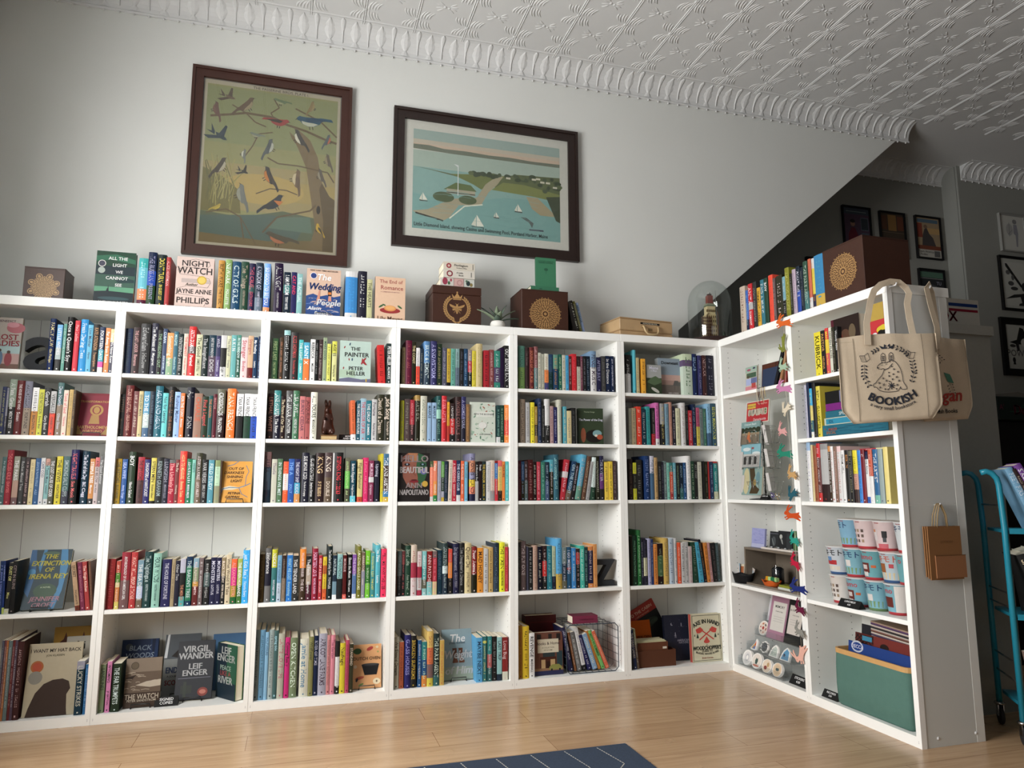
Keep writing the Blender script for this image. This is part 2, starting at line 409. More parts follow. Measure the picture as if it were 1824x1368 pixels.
# ---------------------------------------------------------------- bookcases
WC = 'eeefec'
def pins(mb, x, side, zs, ys=(.05, .27)):
    for z0, z1 in zs:
        z = z0+.05
        while z < z1-.03:
            for y in ys:
                n = 6; mb.add([(x+side*.0006, y+.0026*cos(2*pi*k/n), z+.0026*sin(2*pi*k/n)) for k in range(n)], [tuple(range(n)) if side > 0 else tuple(range(n-1, -1, -1))], '333')
            z += .032
def bookcase(w, shelves, loc, rz, label, end=False, pinz=None):
    r = empty('bookcase', loc, rz, label, 'bookcase', 'white bookcases')
    D = .345; t = .022
    gaps = [0.0438]+sorted(shelves)+[Zt]
    for sd in (0, 1):
        m = MB(); xa = 0 if sd == 0 else w-t
        m.box(xa, xa+t, 0, D, 0, Zt, WC)
        zs = pinz or [(gaps[i], gaps[i+1]) for i in range(len(gaps)-1)]
        pins(m, xa+t if sd == 0 else xa, 1 if sd == 0 else -1, zs)
        for zz in (.02, .026): m.add([(xa+(t/2)+.003*cos(k), -.0005, zz+.003*sin(k)) for k in (0, 1.57, 3.14, 4.71)], [(0, 1, 2, 3)], 'ccc')
        m.build('side_panel', 'white', r)
    m = MB(); m.bev(0, w, -.003, D+.002, Zt, ZT, WC, .002); m.build('top_panel', 'white', r)
    m = MB(); m.box(t, w-t, 0, .018, 0, Zb, WC); m.box(t, w-t, .018, D, Zb-.016, Zb, WC); m.build('base_panel', 'white', r)
    for z in shelves:
        m = MB(); m.bev(t+.0008, w-t-.0008, .004, D-.012, z-.020, z, WC, .0015); m.build('shelf', 'white', r)
    m = MB(); m.box(t, w-t, D-.008, D-.003, Zb, Zt, 'd2d3ce')  # white back board, coloured darker to carry the shade inside the shelves
    for q in (1/3, 2/3): m.box(t+(w-2*t)*q-.001, t+(w-2*t)*q+.001, D-.0086, D-.008, Zb, Zt, '777')
    m.build('back_panel', 'white', r)
    return r
names = ['white bookcase at the far left, letter a bookend on its top shelf', 'second white bookcase from left, red-spined book near middle of its top shelf', 'third white bookcase from left, rabbit bookend on its second shelf',
         'fourth white bookcase from left, woman face cover on its middle shelf', 'fifth white bookcase from left, black wire basket on its bottom shelf', 'white bookcase in the corner with crossed axes book on its bottom shelf']
for i in range(6):
    bookcase(XB[i+1]-XB[i]-.001, [Z1, Z2, Z3, Z4], (XB[i], 0, 0), 0, names[i])
u1 = bookcase(-(YR[1]-YR[0])-.001, [Z1, Z3, Z4], (XR, YR[0], 0), -pi/2, 'white corner bookcase on the right wing holding the postcard rack')
u2 = bookcase(-(YR[2]-YR[1])-.001, [Z1, Z2, Z3, Z4], (XR, YR[1], 0), -pi/2, 'white end bookcase with paper cups, green basket and tote bags on its side')
# finished end: front trim strip and seam; panel faces greyed to paint in shade
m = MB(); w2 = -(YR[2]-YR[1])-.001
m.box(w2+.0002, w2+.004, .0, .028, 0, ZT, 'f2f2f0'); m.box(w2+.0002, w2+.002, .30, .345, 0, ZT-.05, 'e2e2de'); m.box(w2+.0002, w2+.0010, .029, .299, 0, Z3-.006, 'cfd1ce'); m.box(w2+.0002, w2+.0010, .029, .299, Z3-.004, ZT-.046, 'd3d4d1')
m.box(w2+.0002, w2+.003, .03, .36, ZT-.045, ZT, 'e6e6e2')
for y_, z_ in ((.09, .035), (.295, .038)):
    m.lathe([(.007, 0), (.005, .003), (.001, .004)], 'ddd', 10)
    vv = m.v[-30:]; m.v[-30:] = [(w2+.0012+q[2], y_+q[0], z_+q[1]) for q in vv]
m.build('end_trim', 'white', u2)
# grey bookcase standing back to back behind the wing
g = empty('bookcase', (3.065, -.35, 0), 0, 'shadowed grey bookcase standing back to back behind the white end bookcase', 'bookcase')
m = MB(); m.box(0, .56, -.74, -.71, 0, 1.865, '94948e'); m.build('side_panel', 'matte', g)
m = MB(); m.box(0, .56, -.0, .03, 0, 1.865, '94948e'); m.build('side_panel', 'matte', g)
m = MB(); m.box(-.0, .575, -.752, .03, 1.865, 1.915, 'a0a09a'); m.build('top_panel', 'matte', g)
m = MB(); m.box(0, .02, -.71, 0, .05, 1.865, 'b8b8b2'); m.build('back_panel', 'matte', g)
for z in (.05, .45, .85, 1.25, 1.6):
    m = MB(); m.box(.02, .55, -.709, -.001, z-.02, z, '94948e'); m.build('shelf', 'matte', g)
BOOKS = """
#A11
*-1.0194 0.0245 0.259 0 025 ed9 FAMILY LAW|Gin Phillips
*-0.9877 0.0232 0.231 0 7be/bcc:.5/333:.75 fff LITTLE WISHES
-0.9608 0.0137 0.236 0 6a9 dee ~
*-0.9457 0.0286 0.272 0 111 eee Once a Queen's Spy
*-0.9121 0.0220 0.256 0 d34 fbb Pink Ladies
*-0.8857 0.0309 0.264 0 29d def Fresh Darling|Tess
*-0.8533 0.0219 0.238 0 6bd 235 Lion Mother|Haven
*-0.8296 0.0267 0.243 0 111 c96 KATE ATKINSON|Transcription
*-0.8014 0.0224 0.231 0 235/4ab:.5/d5a:.76/eee:.88 fff FOURTEEN DAYS
*-0.7746 0.0210 0.227 0 e84 fff Far Away from Rome
-0.7521 0.0180 0.223 0 dc9/445:.3 eee Things We Never Knew
#A12
-1.1921 0.0171 0.229 0 125 cc7 ~
-1.1742 0.0083 0.225 0 889/445:.6 ddd ~
*-1.1645 0.0291 0.266 0 9a9/333:.5 eee A Fatal Grace|MERCY STREET
*-1.1340 0.0321 0.261 0 622 edd THE HOUSE OF THE WIND|Susan
*-1.1006 0.0308 0.259 0 889/a98:.5 333 ~|FORTUNES
*-1.0669 0.0259 0.230 0 fff/c83:.5 333 ~|BALDWIN
*-1.0402 0.0221 0.222 0 dd4 553 ROSE NICOLSON|Emma Blair
*-1.0176 0.0273 0.229 0 222 ddd Garrish|Gary Bond
*-0.9892 0.0228 0.215 0 ccc/e42:.5 444 VERSAILLES|CHABON
*-0.9620 0.0246 0.258 0 577/987:.42 dde Due North|Oliver Drew
*-0.9348 0.0201 0.222 0 edc d45 Tomb of Sand|Valentine
-0.9118 0.0167 0.226 0 ca6 874 ~
-0.8945 0.0122 0.223 0 432 a85 ~
#A13
-1.1648 0.0184 0.223 0 466 cdd ~
*-1.1459 0.0258 0.256 0 923 e77 THE CHELSEA GIRLS|DAVIES
*-1.1171 0.0240 0.226 0 998/b98:.5/755:.85 eee THE PARIS
*-1.0901 0.0196 0.221 0 333 aaa Rocket Mental Tree
*-1.0690 0.0187 0.220 0 322 caa ~
*-1.0493 0.0200 0.213 0 dc9 876 ~
*-1.0281 0.0219 0.218 0 258 9bd ~
*-1.0053 0.0177 0.220 0 ddd 446 CAPE COD
-0.9854 0.0178 0.216 0 c98/8bb:.15/ddd:.88 345 The Tenth Muse|HARRIET
*-0.9670 0.0221 0.224 0 554 eee THE LOST CAUSE OF CIDER
*-0.9394 0.0253 0.228 0 dc2 222 THE VIEWS|WEATHER
*-0.9115 0.0286 0.228 0 466/334:.72 abb SMOKING SALT CLIFFS
*-0.8805 0.0334 0.261 0 225/222:.55 e66 NIGHT TRAVELS|Sue Monk
*-0.8320 0.0315 0.254 0 134 eef The End of the Day|Bill Clegg
*-0.7974 0.0212 0.218 0 c84/333:.88 fff STEEPLE TREE|Marriot
*-0.7753 0.0184 0.224 0 c66/cbb:.2 322 A NOISE BELOW|Jon Kind
-0.7562 0.0175 0.232 0 666 ccc The Good Summer
#A14
-1.1271 0.0150 0.239 -0.006 136 9af ~
-1.1116 0.0088 0.239 -0.011 137/bc6:.88 bcf THE INVISIBLE HOUR
*-1.1028 0.0181 0.229 0.005 222/ccb:.9 dd8 DUST Off|Mine
*-1.0819 0.0191 0.237 0.002 111 988 CITY IN RUINS
*-0.8118 0.0195 0.227 -0.034 b97/621:.9 432 SECRET|INCARNATE
*-0.7898 0.0181 0.225 -0.029 724 c89 ~
*-0.7690 0.0187 0.226 -0.03 a33 fdc The Virgin Kitchen
-0.7481 0.0099 0.228 -0.025 643 a86 ~
#A15
-1.0959 0.0089 0.351 0 556 aaa ~
-1.0864 0.0083 0.351 0 744 ccc ~
-1.0775 0.0077 0.350 0 a63 dcb ~
*-1.0692 0.0147 0.348 0 677 bcc ~
*-1.0538 0.0103 0.350 0 622 caa ~
*-1.0429 0.0103 0.350 0 545 ccc ~
*-1.0320 0.0238 0.343 0 422 caa ~
*-0.7840 0.0310 0.239 0 99a/134:.15 ccb LUCKY STRIKES
-0.7486 0.0135 0.223 0 269 9be ~
#A21
*-0.6856 0.0319 0.231 0 124 245 ~
*-0.6511 0.0334 0.239 0 322 c99 THE LAST LADDER|Banana
*-0.6171 0.0450 0.260 0 333 999 Edwardian|Hollow
*-0.5667 0.0284 0.265 0 334 ddd The Madness of|Margaret
*-0.5376 0.0224 0.232 0 222 8a8 THE WEEDING OUT
*-0.5145 0.0198 0.240 0 346 cde CUBAN|ANNE BANKS
*-0.4941 0.0301 0.220 0 d95/8a8:.6 fdc Something|Bright
-0.4633 0.0199 0.229 0 367 bdd MAGPIE|Elizabeth Eva
*-0.4427 0.0248 0.217 0 122 bbb WINTERING|JANE BLEU
-0.4165 0.0207 0.220 0 dcb c44 THE FEMINIST|From there
*-0.3930 0.0334 0.259 0 c11/655:.4/c11:.55 fff ANITA DIAMANT|Period
*-0.3569 0.0286 0.220 0 cca 332 The Good|JAMES STILL
*-0.3261 0.0281 0.218 0 122 bbb The Insignificant
*-0.2967 0.0346 0.220 0 134/545:.5 ccc EAST BUS WINDOW|DOIG
-0.2614 0.0213 0.218 0 335/547:.5 bbc WILD|TEMPERED
*-0.2387 0.0277 0.222 0 ccc/222:.3/ccc:.75 333 |A Soldier's Light
-0.2096 0.0207 0.221 0 cca 777 The Flight of|Dreams
*-0.1874 0.0244 0.226 0 6aa eee A K I N
-0.1616 0.0201 0.228 0 487/254:.4 dee IN THE WINDOW|JANE HUME
*-0.1400 0.0332 0.217 0 ecc a45 Stranger|Bodies
*-0.1054 0.0254 0.227 0 ca8/611:.75 a55 Strangers
-0.0792 0.0197 0.221 0 135 eee My Feeling|Letters
-0.0559 0.0175 0.226 0 124 8ac ~
#A22
*-0.6888 0.0235 0.211 0 222 654 LETTERS|Montana
*-0.6639 0.0348 0.256 0 622 c98 TINY BEAUTIFUL|DELIA OWENS
*-0.6285 0.0231 0.228 0 744 dcb ~
-0.6041 0.0192 0.229 0 cb8 565 ENGLISH MAN
*-0.5822 0.0273 0.229 0 59b/bcc:.5/468:.8 fff TO THE HOUR
*-0.5536 0.0220 0.230 0 123 678 ~
*-0.5302 0.0342 0.258 0 267 cde AGAIN AND AGAIN|
*-0.4953 0.0243 0.223 0 6cc 245 Not for Leaving
*-0.4697 0.0278 0.256 0 222 964 ~|THE SHED
*-0.4406 0.0258 0.231 0 9be 346 Rushing Matter
-0.4141 0.0198 0.226 0 d73 eee FOR THE TONY|Between
*-0.3847 0.0350 0.257 0 112 bbb A.J.|FINN
*-0.3492 0.0368 0.227 0 976 c53 CHARLIE
*-0.3104 0.0278 0.212 0 232 c44 Find a Legend
-0.2812 0.0181 0.217 0 255 c74 THE GARDEN
-0.2603 0.0182 0.226 0 512 c88 WATCH
*-0.2414 0.0379 0.252 0 665/322:.5 eee CROSSROADS|FRANZEN
*-0.1936 0.0403 0.257 0 f71 fed TANA FRENCH
*-0.1462 0.0313 0.231 0 fff/222:.5 222 TANA FRENCH|~
*-0.1099 0.0329 0.233 0 fff/243:.5 333 TANA FRENCH|~
*-0.0762 0.0331 0.232 0 fff/14a:.5 333 TANA FRENCH|~
#A23
*-0.6837 0.0246 0.219 0 a81 443 THE SKETCHES|BLUE GREBE
*-0.6565 0.0226 0.217 0 259 bcf SEA WIFE|Amity Gaige
*-0.6292 0.0300 0.253 0 343 fff BOY|Nicole Galland
*-0.5871 0.0284 0.228 0 a23/533:.5 222 THE SPY COAST|TESS GERRITSEN
*-0.5576 0.0266 0.216 0 226 eee DAUGHTERS of NANTUCKET
*-0.5280 0.0230 0.224 0 dc5/111:.94 221 STERN MEN|Elizabeth Gilbert
*-0.5027 0.0295 0.227 0 222 9aa KENNETH GRAHAM
*-0.4721 0.0255 0.221 0 223 99a LUNGFISH|MEGHAN GILLISS
*-0.4459 0.0271 0.216 0 666/a13:.08 faa The Unlikely Fly
-0.4176 0.0174 0.217 0 733 dcb The Far|Wintering
*-0.3987 0.0311 0.259 0 e32 fc8 HOW TO MEASURE|Bonnie Tales
*-0.3656 0.0244 0.221 0 275 eef ~|MARINA MAJOR
-0.3407 0.0152 0.217 0 8cb 356 HEARTS|
*-0.3232 0.0269 0.251 0 443/765:.5 edd A STORY IN A FOREST|LUCY ABLETT
*-0.2956 0.0278 0.218 0 222 bbb WAR VERSES|EMILY GRAY
*-0.2647 0.0264 0.216 0 59a dee FIELD STUDY|
*-0.2337 0.0241 0.215 0 896/bdb:.15/997:.6 898 ~
-0.2091 0.0086 0.213 0 432 765 ~
#A24
*-0.6870 0.0326 0.235 0 811 a33 ~
*-0.6498 0.0185 0.224 0 b43/583:.25/dc9:.45/c73:.55/dc6:.85 fed ~
*-0.6284 0.0383 0.265 0 923/755:.5 eee ANTHROPOLOGY OF AN AMERICAN GIRL
*-0.5873 0.0277 0.264 0 b33 fdc WHAT WILL PEOPLE THINK
*-0.5559 0.0253 0.225 0 79a/bce:.55/765:.8 eee THE SEA DEFENSE
*-0.5277 0.0335 0.264 0 244 bcc The Nightingale|KRISTIN HANNAH
*-0.4888 0.0348 0.256 0 9cb 244 FOUR WINDS|KRISTIN HANNAH
*-0.4474 0.0398 0.226 0 225 ccd THE HOUSE OF FORTUNE
-0.4050 0.0156 0.227 0 a97 543 ~
-0.3883 0.0193 0.218 0 223 bbb Other Two
*-0.3668 0.0239 0.226 0 bbc/222:.3/5aa:.8 c86 |THE MERCIES
*-0.3391 0.0262 0.236 0 135/275:.2/135:.9 cdd THE BARON'S TREE
*-0.3080 0.0252 0.227 0 8ab/897:.2/c94:.5/622:.6 fdd ~|SMITH
-0.2809 0.0189 0.228 0 766 eee ~
*-0.2571 0.0266 0.220 0 222/566:.3/222:.6 ddd ~
*-0.2286 0.0256 0.228 0 224 dde MONSTERS|LOTUS
*-0.2019 0.0226 0.227 0 224 dde MONSTERS|LOTUS
-0.1777 0.0185 0.226 0 986/222:.4 fed BLACK TUESDAY|PETER WILLS
*-0.1570 0.0239 0.239 0 dca 543 What Would It Take|
*-0.1315 0.0256 0.218 0 e62/d08:.2/a92:.6/263:.85 f99 ALEXANDRA PETRI|
*-0.1028 0.0226 0.218 0 ab5/473:.6 fff THE SEVEN HUSBANDS|
*-0.0783 0.0297 0.260 0 2ae def Just Kids Really|Victoria Every
#A25
*-0.6847 0.0222 0.217 0 786 233 LANDLINES
*-0.6570 0.0186 0.229 0 d8b 222 WYOMING|JP GRITTON
*-0.6323 0.0348 0.217 0 232 dee THE FAR TRUMPETS
#A31
*0.0130 0.0310 0.221 0 353 9a7 FIRST LAST|SALLY MOTH
0.0522 0.0178 0.228 0 432 c86 ~
*0.0723 0.0313 0.267 0 9cc/222:.1 eee ~
*0.1081 0.0390 0.259 0 333 c44 ALICE HOFFMAN|The Invisible Hour
0.1493 0.0226 0.220 0 4bb eee THE LIGHT|SUMMER
*0.1727 0.0318 0.208 0 4ac/f72:.43 fff SAINT X
0.2091 0.0243 0.226 0 eee 111 REBECCA|MILLER
0.2342 0.0168 0.225 0 111 aaa ~
0.2515 0.0224 0.228 0 433 baa ~
0.2747 0.0200 0.239 0.004 9a8 354 MAKE GOOD
0.2962 0.0200 0.206 0 dd6 443 ~
0.3224 0.0248 0.222 0 dd5/dd9:.3 333 AGE 55|THE Roaring One
*0.5740 0.0361 0.214 -0.012 c11 700 ~
*0.6141 0.0291 0.226 0 233 eee PETER HELLER|ALWAYS
#A32
*0.0047 0.0306 0.239 0 211 965 LETHAL WHITE
*0.0360 0.0330 0.256 0 388/223:.5 eee JANE HARPER|The River
*0.0705 0.0235 0.228 0 211 dca The Picture of Our Time
*0.0962 0.0347 0.256 0 555/333:.6 eee THE LUNAR|WINTER
*0.1317 0.0312 0.258 0 475 eee LISA JEWELL|NONE OF THIS
*0.1651 0.0284 0.229 0 c77 645 BURNT CEDAR
*0.1950 0.0255 0.226 0 a55 422 JACQUELINE|
*0.2212 0.0331 0.253 0 eed 333 ALL FOURS|MIRANDA JULY
0.4365 0.0233 0.216 -0.009 d63/eee:.85 542 ~
0.4613 0.0203 0.217 0 256 eee THE ONCE AND FUTURE
*0.4821 0.0292 0.228 0 9bc c33 THE COLOR OF AIR
*0.5121 0.0267 0.218 0 278 eee THE DROP|SUMMER
*0.5420 0.0268 0.225 0.004 ccc 545 Fortune|Rachel Aden
*0.5696 0.0365 0.253 0.003 332 dcb Death of a Dream
*0.6093 0.0399 0.255 0 221 dcb Jade Song|The Last English Girl
#A33
*0.0011 0.0331 0.260 0.001 866/456:.3/234:.75 323 LAURA|HIGHLAND SUMMER
*0.0388 0.0260 0.223 0 ccb 878 Thistle
*0.0677 0.0243 0.225 0 575 dee IN THINGS WE MET
*0.0968 0.0248 0.211 0 f52/eee:.3/e51:.7 f97 ~
*0.1223 0.0285 0.225 0 25a 8bf THE A|JOLLY
*0.1534 0.0279 0.225 0 225/4ac:.55/d95:.8 dde THE NIGHT SHIP|KIDD
*0.1883 0.0362 0.258 0 223 eee SUE MONK KIDD|The Book of Longings
*0.2272 0.0268 0.245 0 222 eee GLASS CHATEAU|Stephen Kiernan
*0.2588 0.0434 0.258 0 322 ec9 KING|IF IT BLEEDS
*0.3037 0.0399 0.260 0 544/654:.5 edc KING|DOUBLE
0.3451 0.0083 0.258 0 ddd 999 
*0.3546 0.0440 0.261 0 222 e34 STEPHEN KING 11/22/63
*0.4096 0.0252 0.234 0 665/6b5:.3/554:.7 dfa ~
*0.4383 0.0276 0.218 0 145/6cd:.85 eee Barbara Kingsolver|Prodigal Summer
*0.4748 0.0270 0.226 0 dc8/c42:.88 654 Flight Behavior
*0.5056 0.0256 0.235 0 d16 f8a ~
*0.5347 0.0257 0.220 0 835/ddd:.4/835:.53 ecd MURIEL|Grayson
0.5659 0.0235 0.219 0 223 ccd Uprising
0.5972 0.0133 0.257 0 dc2 775 ~
*0.6110 0.0298 0.257 0 368/433:.25/37a:.78/ca3:.9 fff THE JANE AUSTEN
#A34
*0.0019 0.0232 0.238 0 431 764 ~
*0.0281 0.0289 0.267 0 666/223:.2/777:.7 ddd Endurance|
*0.0600 0.0253 0.260 0 cc2/377:.35 eef NECKS|WAITS FOREST DARK
0.0875 0.0204 0.230 0 7ac/bcd:.6 345 ~
0.1110 0.0175 0.229 0 322/876:.5 a98 ~
*0.1338 0.0275 0.229 0 17c ade WHAT WE LOST|Everything
*0.1624 0.0276 0.226 0 333 eee THIS TENDER LAND
*0.1970 0.0297 0.258 0 e81/432:.37 edd WILLIAM KENT KRUEGER|THE EX
*0.2297 0.0240 0.222 0 222/ba9:.2/523:.65 eee The Finch|Biography
*0.2588 0.0280 0.259 0 913 fce FOURTEEN LOVE|RACHEL KUSHNER
0.2907 0.0176 0.224 0 b23 fdd KISS OF A DARE|SALE LAURY
0.3126 0.0188 0.215 0 ec2/c62:.2/ec2:.4/e62:.75 532 ~
*0.3349 0.0244 0.269 0 122 eee The Candles of Corby Town|TOWLES
0.3613 0.0217 0.222 0 234/79a:.6/fff:.9 cdd NATURAL
*0.3854 0.0254 0.227 0 9cc/222:.55 233 THE FOUNDING|LAND DRAFT
0.4139 0.0187 0.221 0 511/e65:.9 dbb MORGUE|
0.4378 0.0228 0.224 0 111 eee Shoot the Moon|Willa Lane
0.4626 0.0201 0.223 0 85a/57a:.45/fff:.9 dce THE EARTH
*0.4859 0.0209 0.265 0 772 eec AMAZING GRACE ADAMS|
0.5092 0.0178 0.232 0 765/99a:.4 edc NARRATOR|Letters
*0.5302 0.0231 0.242 0 7c2/373:.3/7c3:.7 efd ~
0.5566 0.0212 0.229 0 5aa/499:.5 fe6 ~|THE LAST
*0.5810 0.0253 0.269 0 5bc fff I'm Fine|Laurie
*0.6104 0.0267 0.248 0 e15 222 TELL ME WHY THE LIES
#A35
*-0.0043 0.0241 0.336 0 788 333 ~
*0.0212 0.0235 0.335 0 69b 356 ~
*0.0461 0.0167 0.323 0 8bd 357 HALF-HOURS
*0.0649 0.0223 0.333 0 9aa/abb:.6 455 ~
*0.0878 0.0196 0.328 0 466 ade spring tide
*0.1088 0.0295 0.312 0 bba b67 LATTE LOVE LIFE
*0.1418 0.0233 0.292 0 c17 411 Coming Really|
*0.1664 0.0354 0.288 0 786 efe OPEN KITCHEN
*0.2139 0.0428 0.280 0 ddc 58a Jamie at Home|
*0.2575 0.0230 0.288 0 885 443 Wildflower
*0.2819 0.0216 0.291 0 124 bbc RIVER OF TIME
*0.3057 0.0406 0.300 0 aab 434 APRICOT LANE FARMS
*0.3470 0.0175 0.291 0 c88 824 ~
*0.3651 0.0219 0.290 0 d89 846 The Garden|
*0.3892 0.0220 0.259 0 222/ddd:.3/222:.85 eee |FAMILY CAMP
*0.4117 0.0274 0.247 0 dc2 322 Naufragic
0.4406 0.0185 0.260 -0.002 b46 613 ~
0.4606 0.0193 0.240 0 332 cba STANDARD
#A41
0.6992 0.0180 0.209 0 875 433 ~
*0.7196 0.0344 0.249 0 613 a55 ~
0.7545 0.0226 0.242 0 221 dc9 THE COAST|
0.7788 0.0206 0.210 0 eee/e42:.5 545 ~
0.8002 0.0199 0.206 0 234 998 ~
*0.8226 0.0333 0.250 0 58b/345:.5 dee BRICK & CEMENT
*0.8601 0.0351 0.253 0 336 bbe A SNOWSTORM
*0.8960 0.0286 0.240 0 232 a97 ~
0.9271 0.0253 0.219 0 556 aab ~
0.9541 0.0203 0.215 0 ca3/111:.9 222 ~
0.9761 0.0255 0.216 0 6a9 345 ~
1.0033 0.0222 0.217 0 8aa/678:.5 344 ~
1.0272 0.0222 0.219 0 222 667 ~
1.0503 0.0240 0.220 0 246 9bd ~
1.0760 0.0224 0.213 0 988/b34:.3/222:.6 eee ~
1.0993 0.0233 0.210 0 dc3 775 ~
*1.1235 0.0364 0.253 0 cb8 a96 ~
*1.1669 0.0323 0.216 0 a12 222 ~
1.2018 0.0263 0.222 0 844 dbb ~
*1.2299 0.0352 0.217 0 387/546:.45/387:.85 cdd ~
1.2656 0.0225 0.236 0 213 444 
*1.2898 0.0320 0.251 0 111 ddd OUT BEFORE RAIN
#A42
0.6973 0.0194 0.224 0 aa2 666 ~
*0.7191 0.0292 0.233 0 544 998 ~
0.7499 0.0244 0.229 0 a23/322:.6 eaa ~
*0.7784 0.0270 0.256 0 a84/221:.12 998 CARTS GIRL
*0.8070 0.0361 0.253 0 ccb 676 ~
0.8464 0.0231 0.217 0 9bd 345 MARPLE|
0.8728 0.0240 0.218 0 9bd 345 MARPLE|
*0.8976 0.0274 0.256 0 255/9cb:.3/244:.5 9cb ~
*0.9267 0.0284 0.257 0 c12 f9a EVER AFTER|
0.9576 0.0142 0.224 0 ea2/c32:.6 554 ~
0.9743 0.0269 0.217 0 322/c22:.4/222:.8 eee ~
*1.0045 0.0321 0.255 0 322 966 WHERE CORALS|
*1.0383 0.0271 0.257 0 336/223:.5 aac A HOMEWORK
1.0659 0.0216 0.215 0 864 c95 ~
1.2460 0.0209 0.214 0 244/ddd:.85 9cb ~
1.2674 0.0214 0.215 0 243 9ba ~
1.2914 0.0255 0.218 0 e83/d32:.4/e83:.8 fdb ~
#A43
0.8655 0.0187 0.219 0 564/f86:.15/ddd:.88 fcb ~
0.8849 0.0203 0.221 0 e86/e94:.5/384:.85 fed Haley|FIREFLIES
0.9086 0.0196 0.221 0 aab 889 ~
0.9301 0.0151 0.218 0 6a4/343:.4/aab:.75/ca3:.9 ccd ~
0.9463 0.0189 0.221 0 234 778 THE LAGOON OATH
0.9671 0.0209 0.227 0.006 dcb 776 ~
0.9899 0.0236 0.225 0 b13 fcc A WEDDING|SARAH SAVOY
1.0147 0.0218 0.225 0 235/ddd:.85 dde THE CRIERS CLUB
1.0388 0.0196 0.222 0 e63 fdc THE HOUSE|MATCHES
1.0607 0.0173 0.219 0 7bd 588 A Thousand|
*1.0888 0.0317 0.264 0 88a/c86:.15/99b:.4/ec3:.55/e86:.7/224:.85 223 A JONES ISLAND
1.1225 0.0179 0.219 0 222/bbb:.5 ccc A Modern Burial
1.1419 0.0179 0.221 0 211 eee Truth|
1.1606 0.0219 0.220 0 233 db4 THE KINGDOM|BLUE WATERS
1.1848 0.0255 0.221 0 ddd 999 ~
1.2114 0.0228 0.227 0 dcb/999:.75 c88 ~
1.2358 0.0166 0.224 0 811/37b:.06/c23:.45 ddd ~
1.2529 0.0236 0.226 0 e66/ec7:.15/ec6:.4/321:.75 876 ~
1.2773 0.0171 0.221 0 e83 432 YOUR FIRE|
1.2964 0.0183 0.221 0 5bb cff ~
#A44
0.6848 0.0112 0.232 0 643 877 ~
0.6971 0.0225 0.235 0 566/222:.55 888 ~
0.7204 0.0177 0.234 0 633/222:.3 c66 ~
*0.7392 0.0294 0.262 0 243 9a9 Bird Life|Ann Petrell
*0.7694 0.0311 0.264 0 dcb/a24:.35/dcc:.65 a44 ~
0.8043 0.0228 0.230 0 dcc/a24:.35/ccc:.6/a24:.88 a44 ~
0.8309 0.0229 0.230 0 8cc/5aa:.4/665:.65/9cc:.85 fff ~|SCOTT
*0.8569 0.0276 0.229 0 811/8cc:.7 ecc ANN PATCHETT|
0.8877 0.0224 0.229 0 766/b34:.15/dc9:.7 f9a ~
0.9147 0.0240 0.234 0 134 567 LOUISE PENNY
*0.9418 0.0280 0.270 0 344/dee:.45/234:.6 abb LOUISE PENNY|The Black Wolf
0.9740 0.0203 0.238 0 d43/e83:.3/222:.65 ba9 ~
*1.0002 0.0322 0.266 0 224 99a Enlightenment|SARAH PERRY
*1.0355 0.0260 0.268 0 222 999 The Daughter's Dance|
*1.0643 0.0372 0.266 0 dc9 654 Quiet Dell|JAYNE PHILLIPS
*1.1047 0.0279 0.247 0 822/221:.6 fee Poor Animals
*1.1357 0.0336 0.240 0 e92 532 MAD HONEY|
1.1717 0.0249 0.233 0 ccc 555 ~
1.1999 0.0250 0.241 0 ca6 322 ~
*1.2277 0.0308 0.264 0 234/345:.7 789 ~
*1.2614 0.0314 0.266 0 ee1 222 THE VIXEN|FRANCINE PROSE
1.2939 0.0172 0.241 0 b23 e88 ~
#A45
*0.6886 0.0261 0.260 0 bba 333 We Should Dream|
*0.7170 0.0231 0.234 0 a53 532 ~
*0.7447 0.0310 0.268 0 226 99d GLASS HOUSES
*0.7772 0.0288 0.262 0 222 ca3 BROKEN SUPREME
0.8138 0.0195 0.237 0 258 eee ~
*0.8357 0.0259 0.228 0 388/258:.4/d83:.75 dfd ~
*0.8632 0.0331 0.280 0 db6/d74:.3/766:.6/dc4:.85 a44 ~
*0.8986 0.0317 0.266 0 233/366:.8 ded THE PARIS AGENT
*0.9319 0.0239 0.230 0 ca5 c74 ~
*1.1318 0.0344 0.231 0 5ad 246 MAYBE NEXT
1.1687 0.0214 0.235 0 377/dd6:.1/377:.15 dd9 ~
1.1959 0.0232 0.234 0 388/b66:.4/366:.7 dee ~
1.2224 0.0249 0.232 0 222 999 ~
*1.2490 0.0267 0.227 0 9cc/234:.85 345 LAST TRIP
*1.2790 0.0302 0.225 0 822/ddc:.8 dbb Love Bug|
#A51
*1.3763 0.0377 0.254 0 587/795:.5 354 ~
1.4185 0.0226 0.246 0 322 655 The Riches|
1.4438 0.0272 0.249 0 622 c75 SOURCE OF THE MISS
1.4728 0.0227 0.255 0 855/688:.5 dbb ~
1.4960 0.0196 0.219 0 ccb 765 ~
1.5183 0.0183 0.213 0 bba 776 ~
1.5375 0.0248 0.216 0 ddc/e84:.45/447:.8 964 ~
1.5628 0.0253 0.213 0 246/133:.5 567 ~
1.5918 0.0287 0.212 0 698/246:.4 d95 ~
1.6251 0.0223 0.217 0 265 cda ~
1.6483 0.0205 0.213 0 ccb 664 ~
1.6706 0.0187 0.212 0 4ad 246 ~
1.6902 0.0168 0.208 0 622 dcc ~
1.7080 0.0301 0.223 0 c12 e56 ~
1.7418 0.0226 0.211 0 322/ccb:.3 655 ~
1.7649 0.0138 0.212 0 745 caa ~
1.7805 0.0189 0.213 0 222 889 ~
1.8004 0.0257 0.214 0 123 789 ~
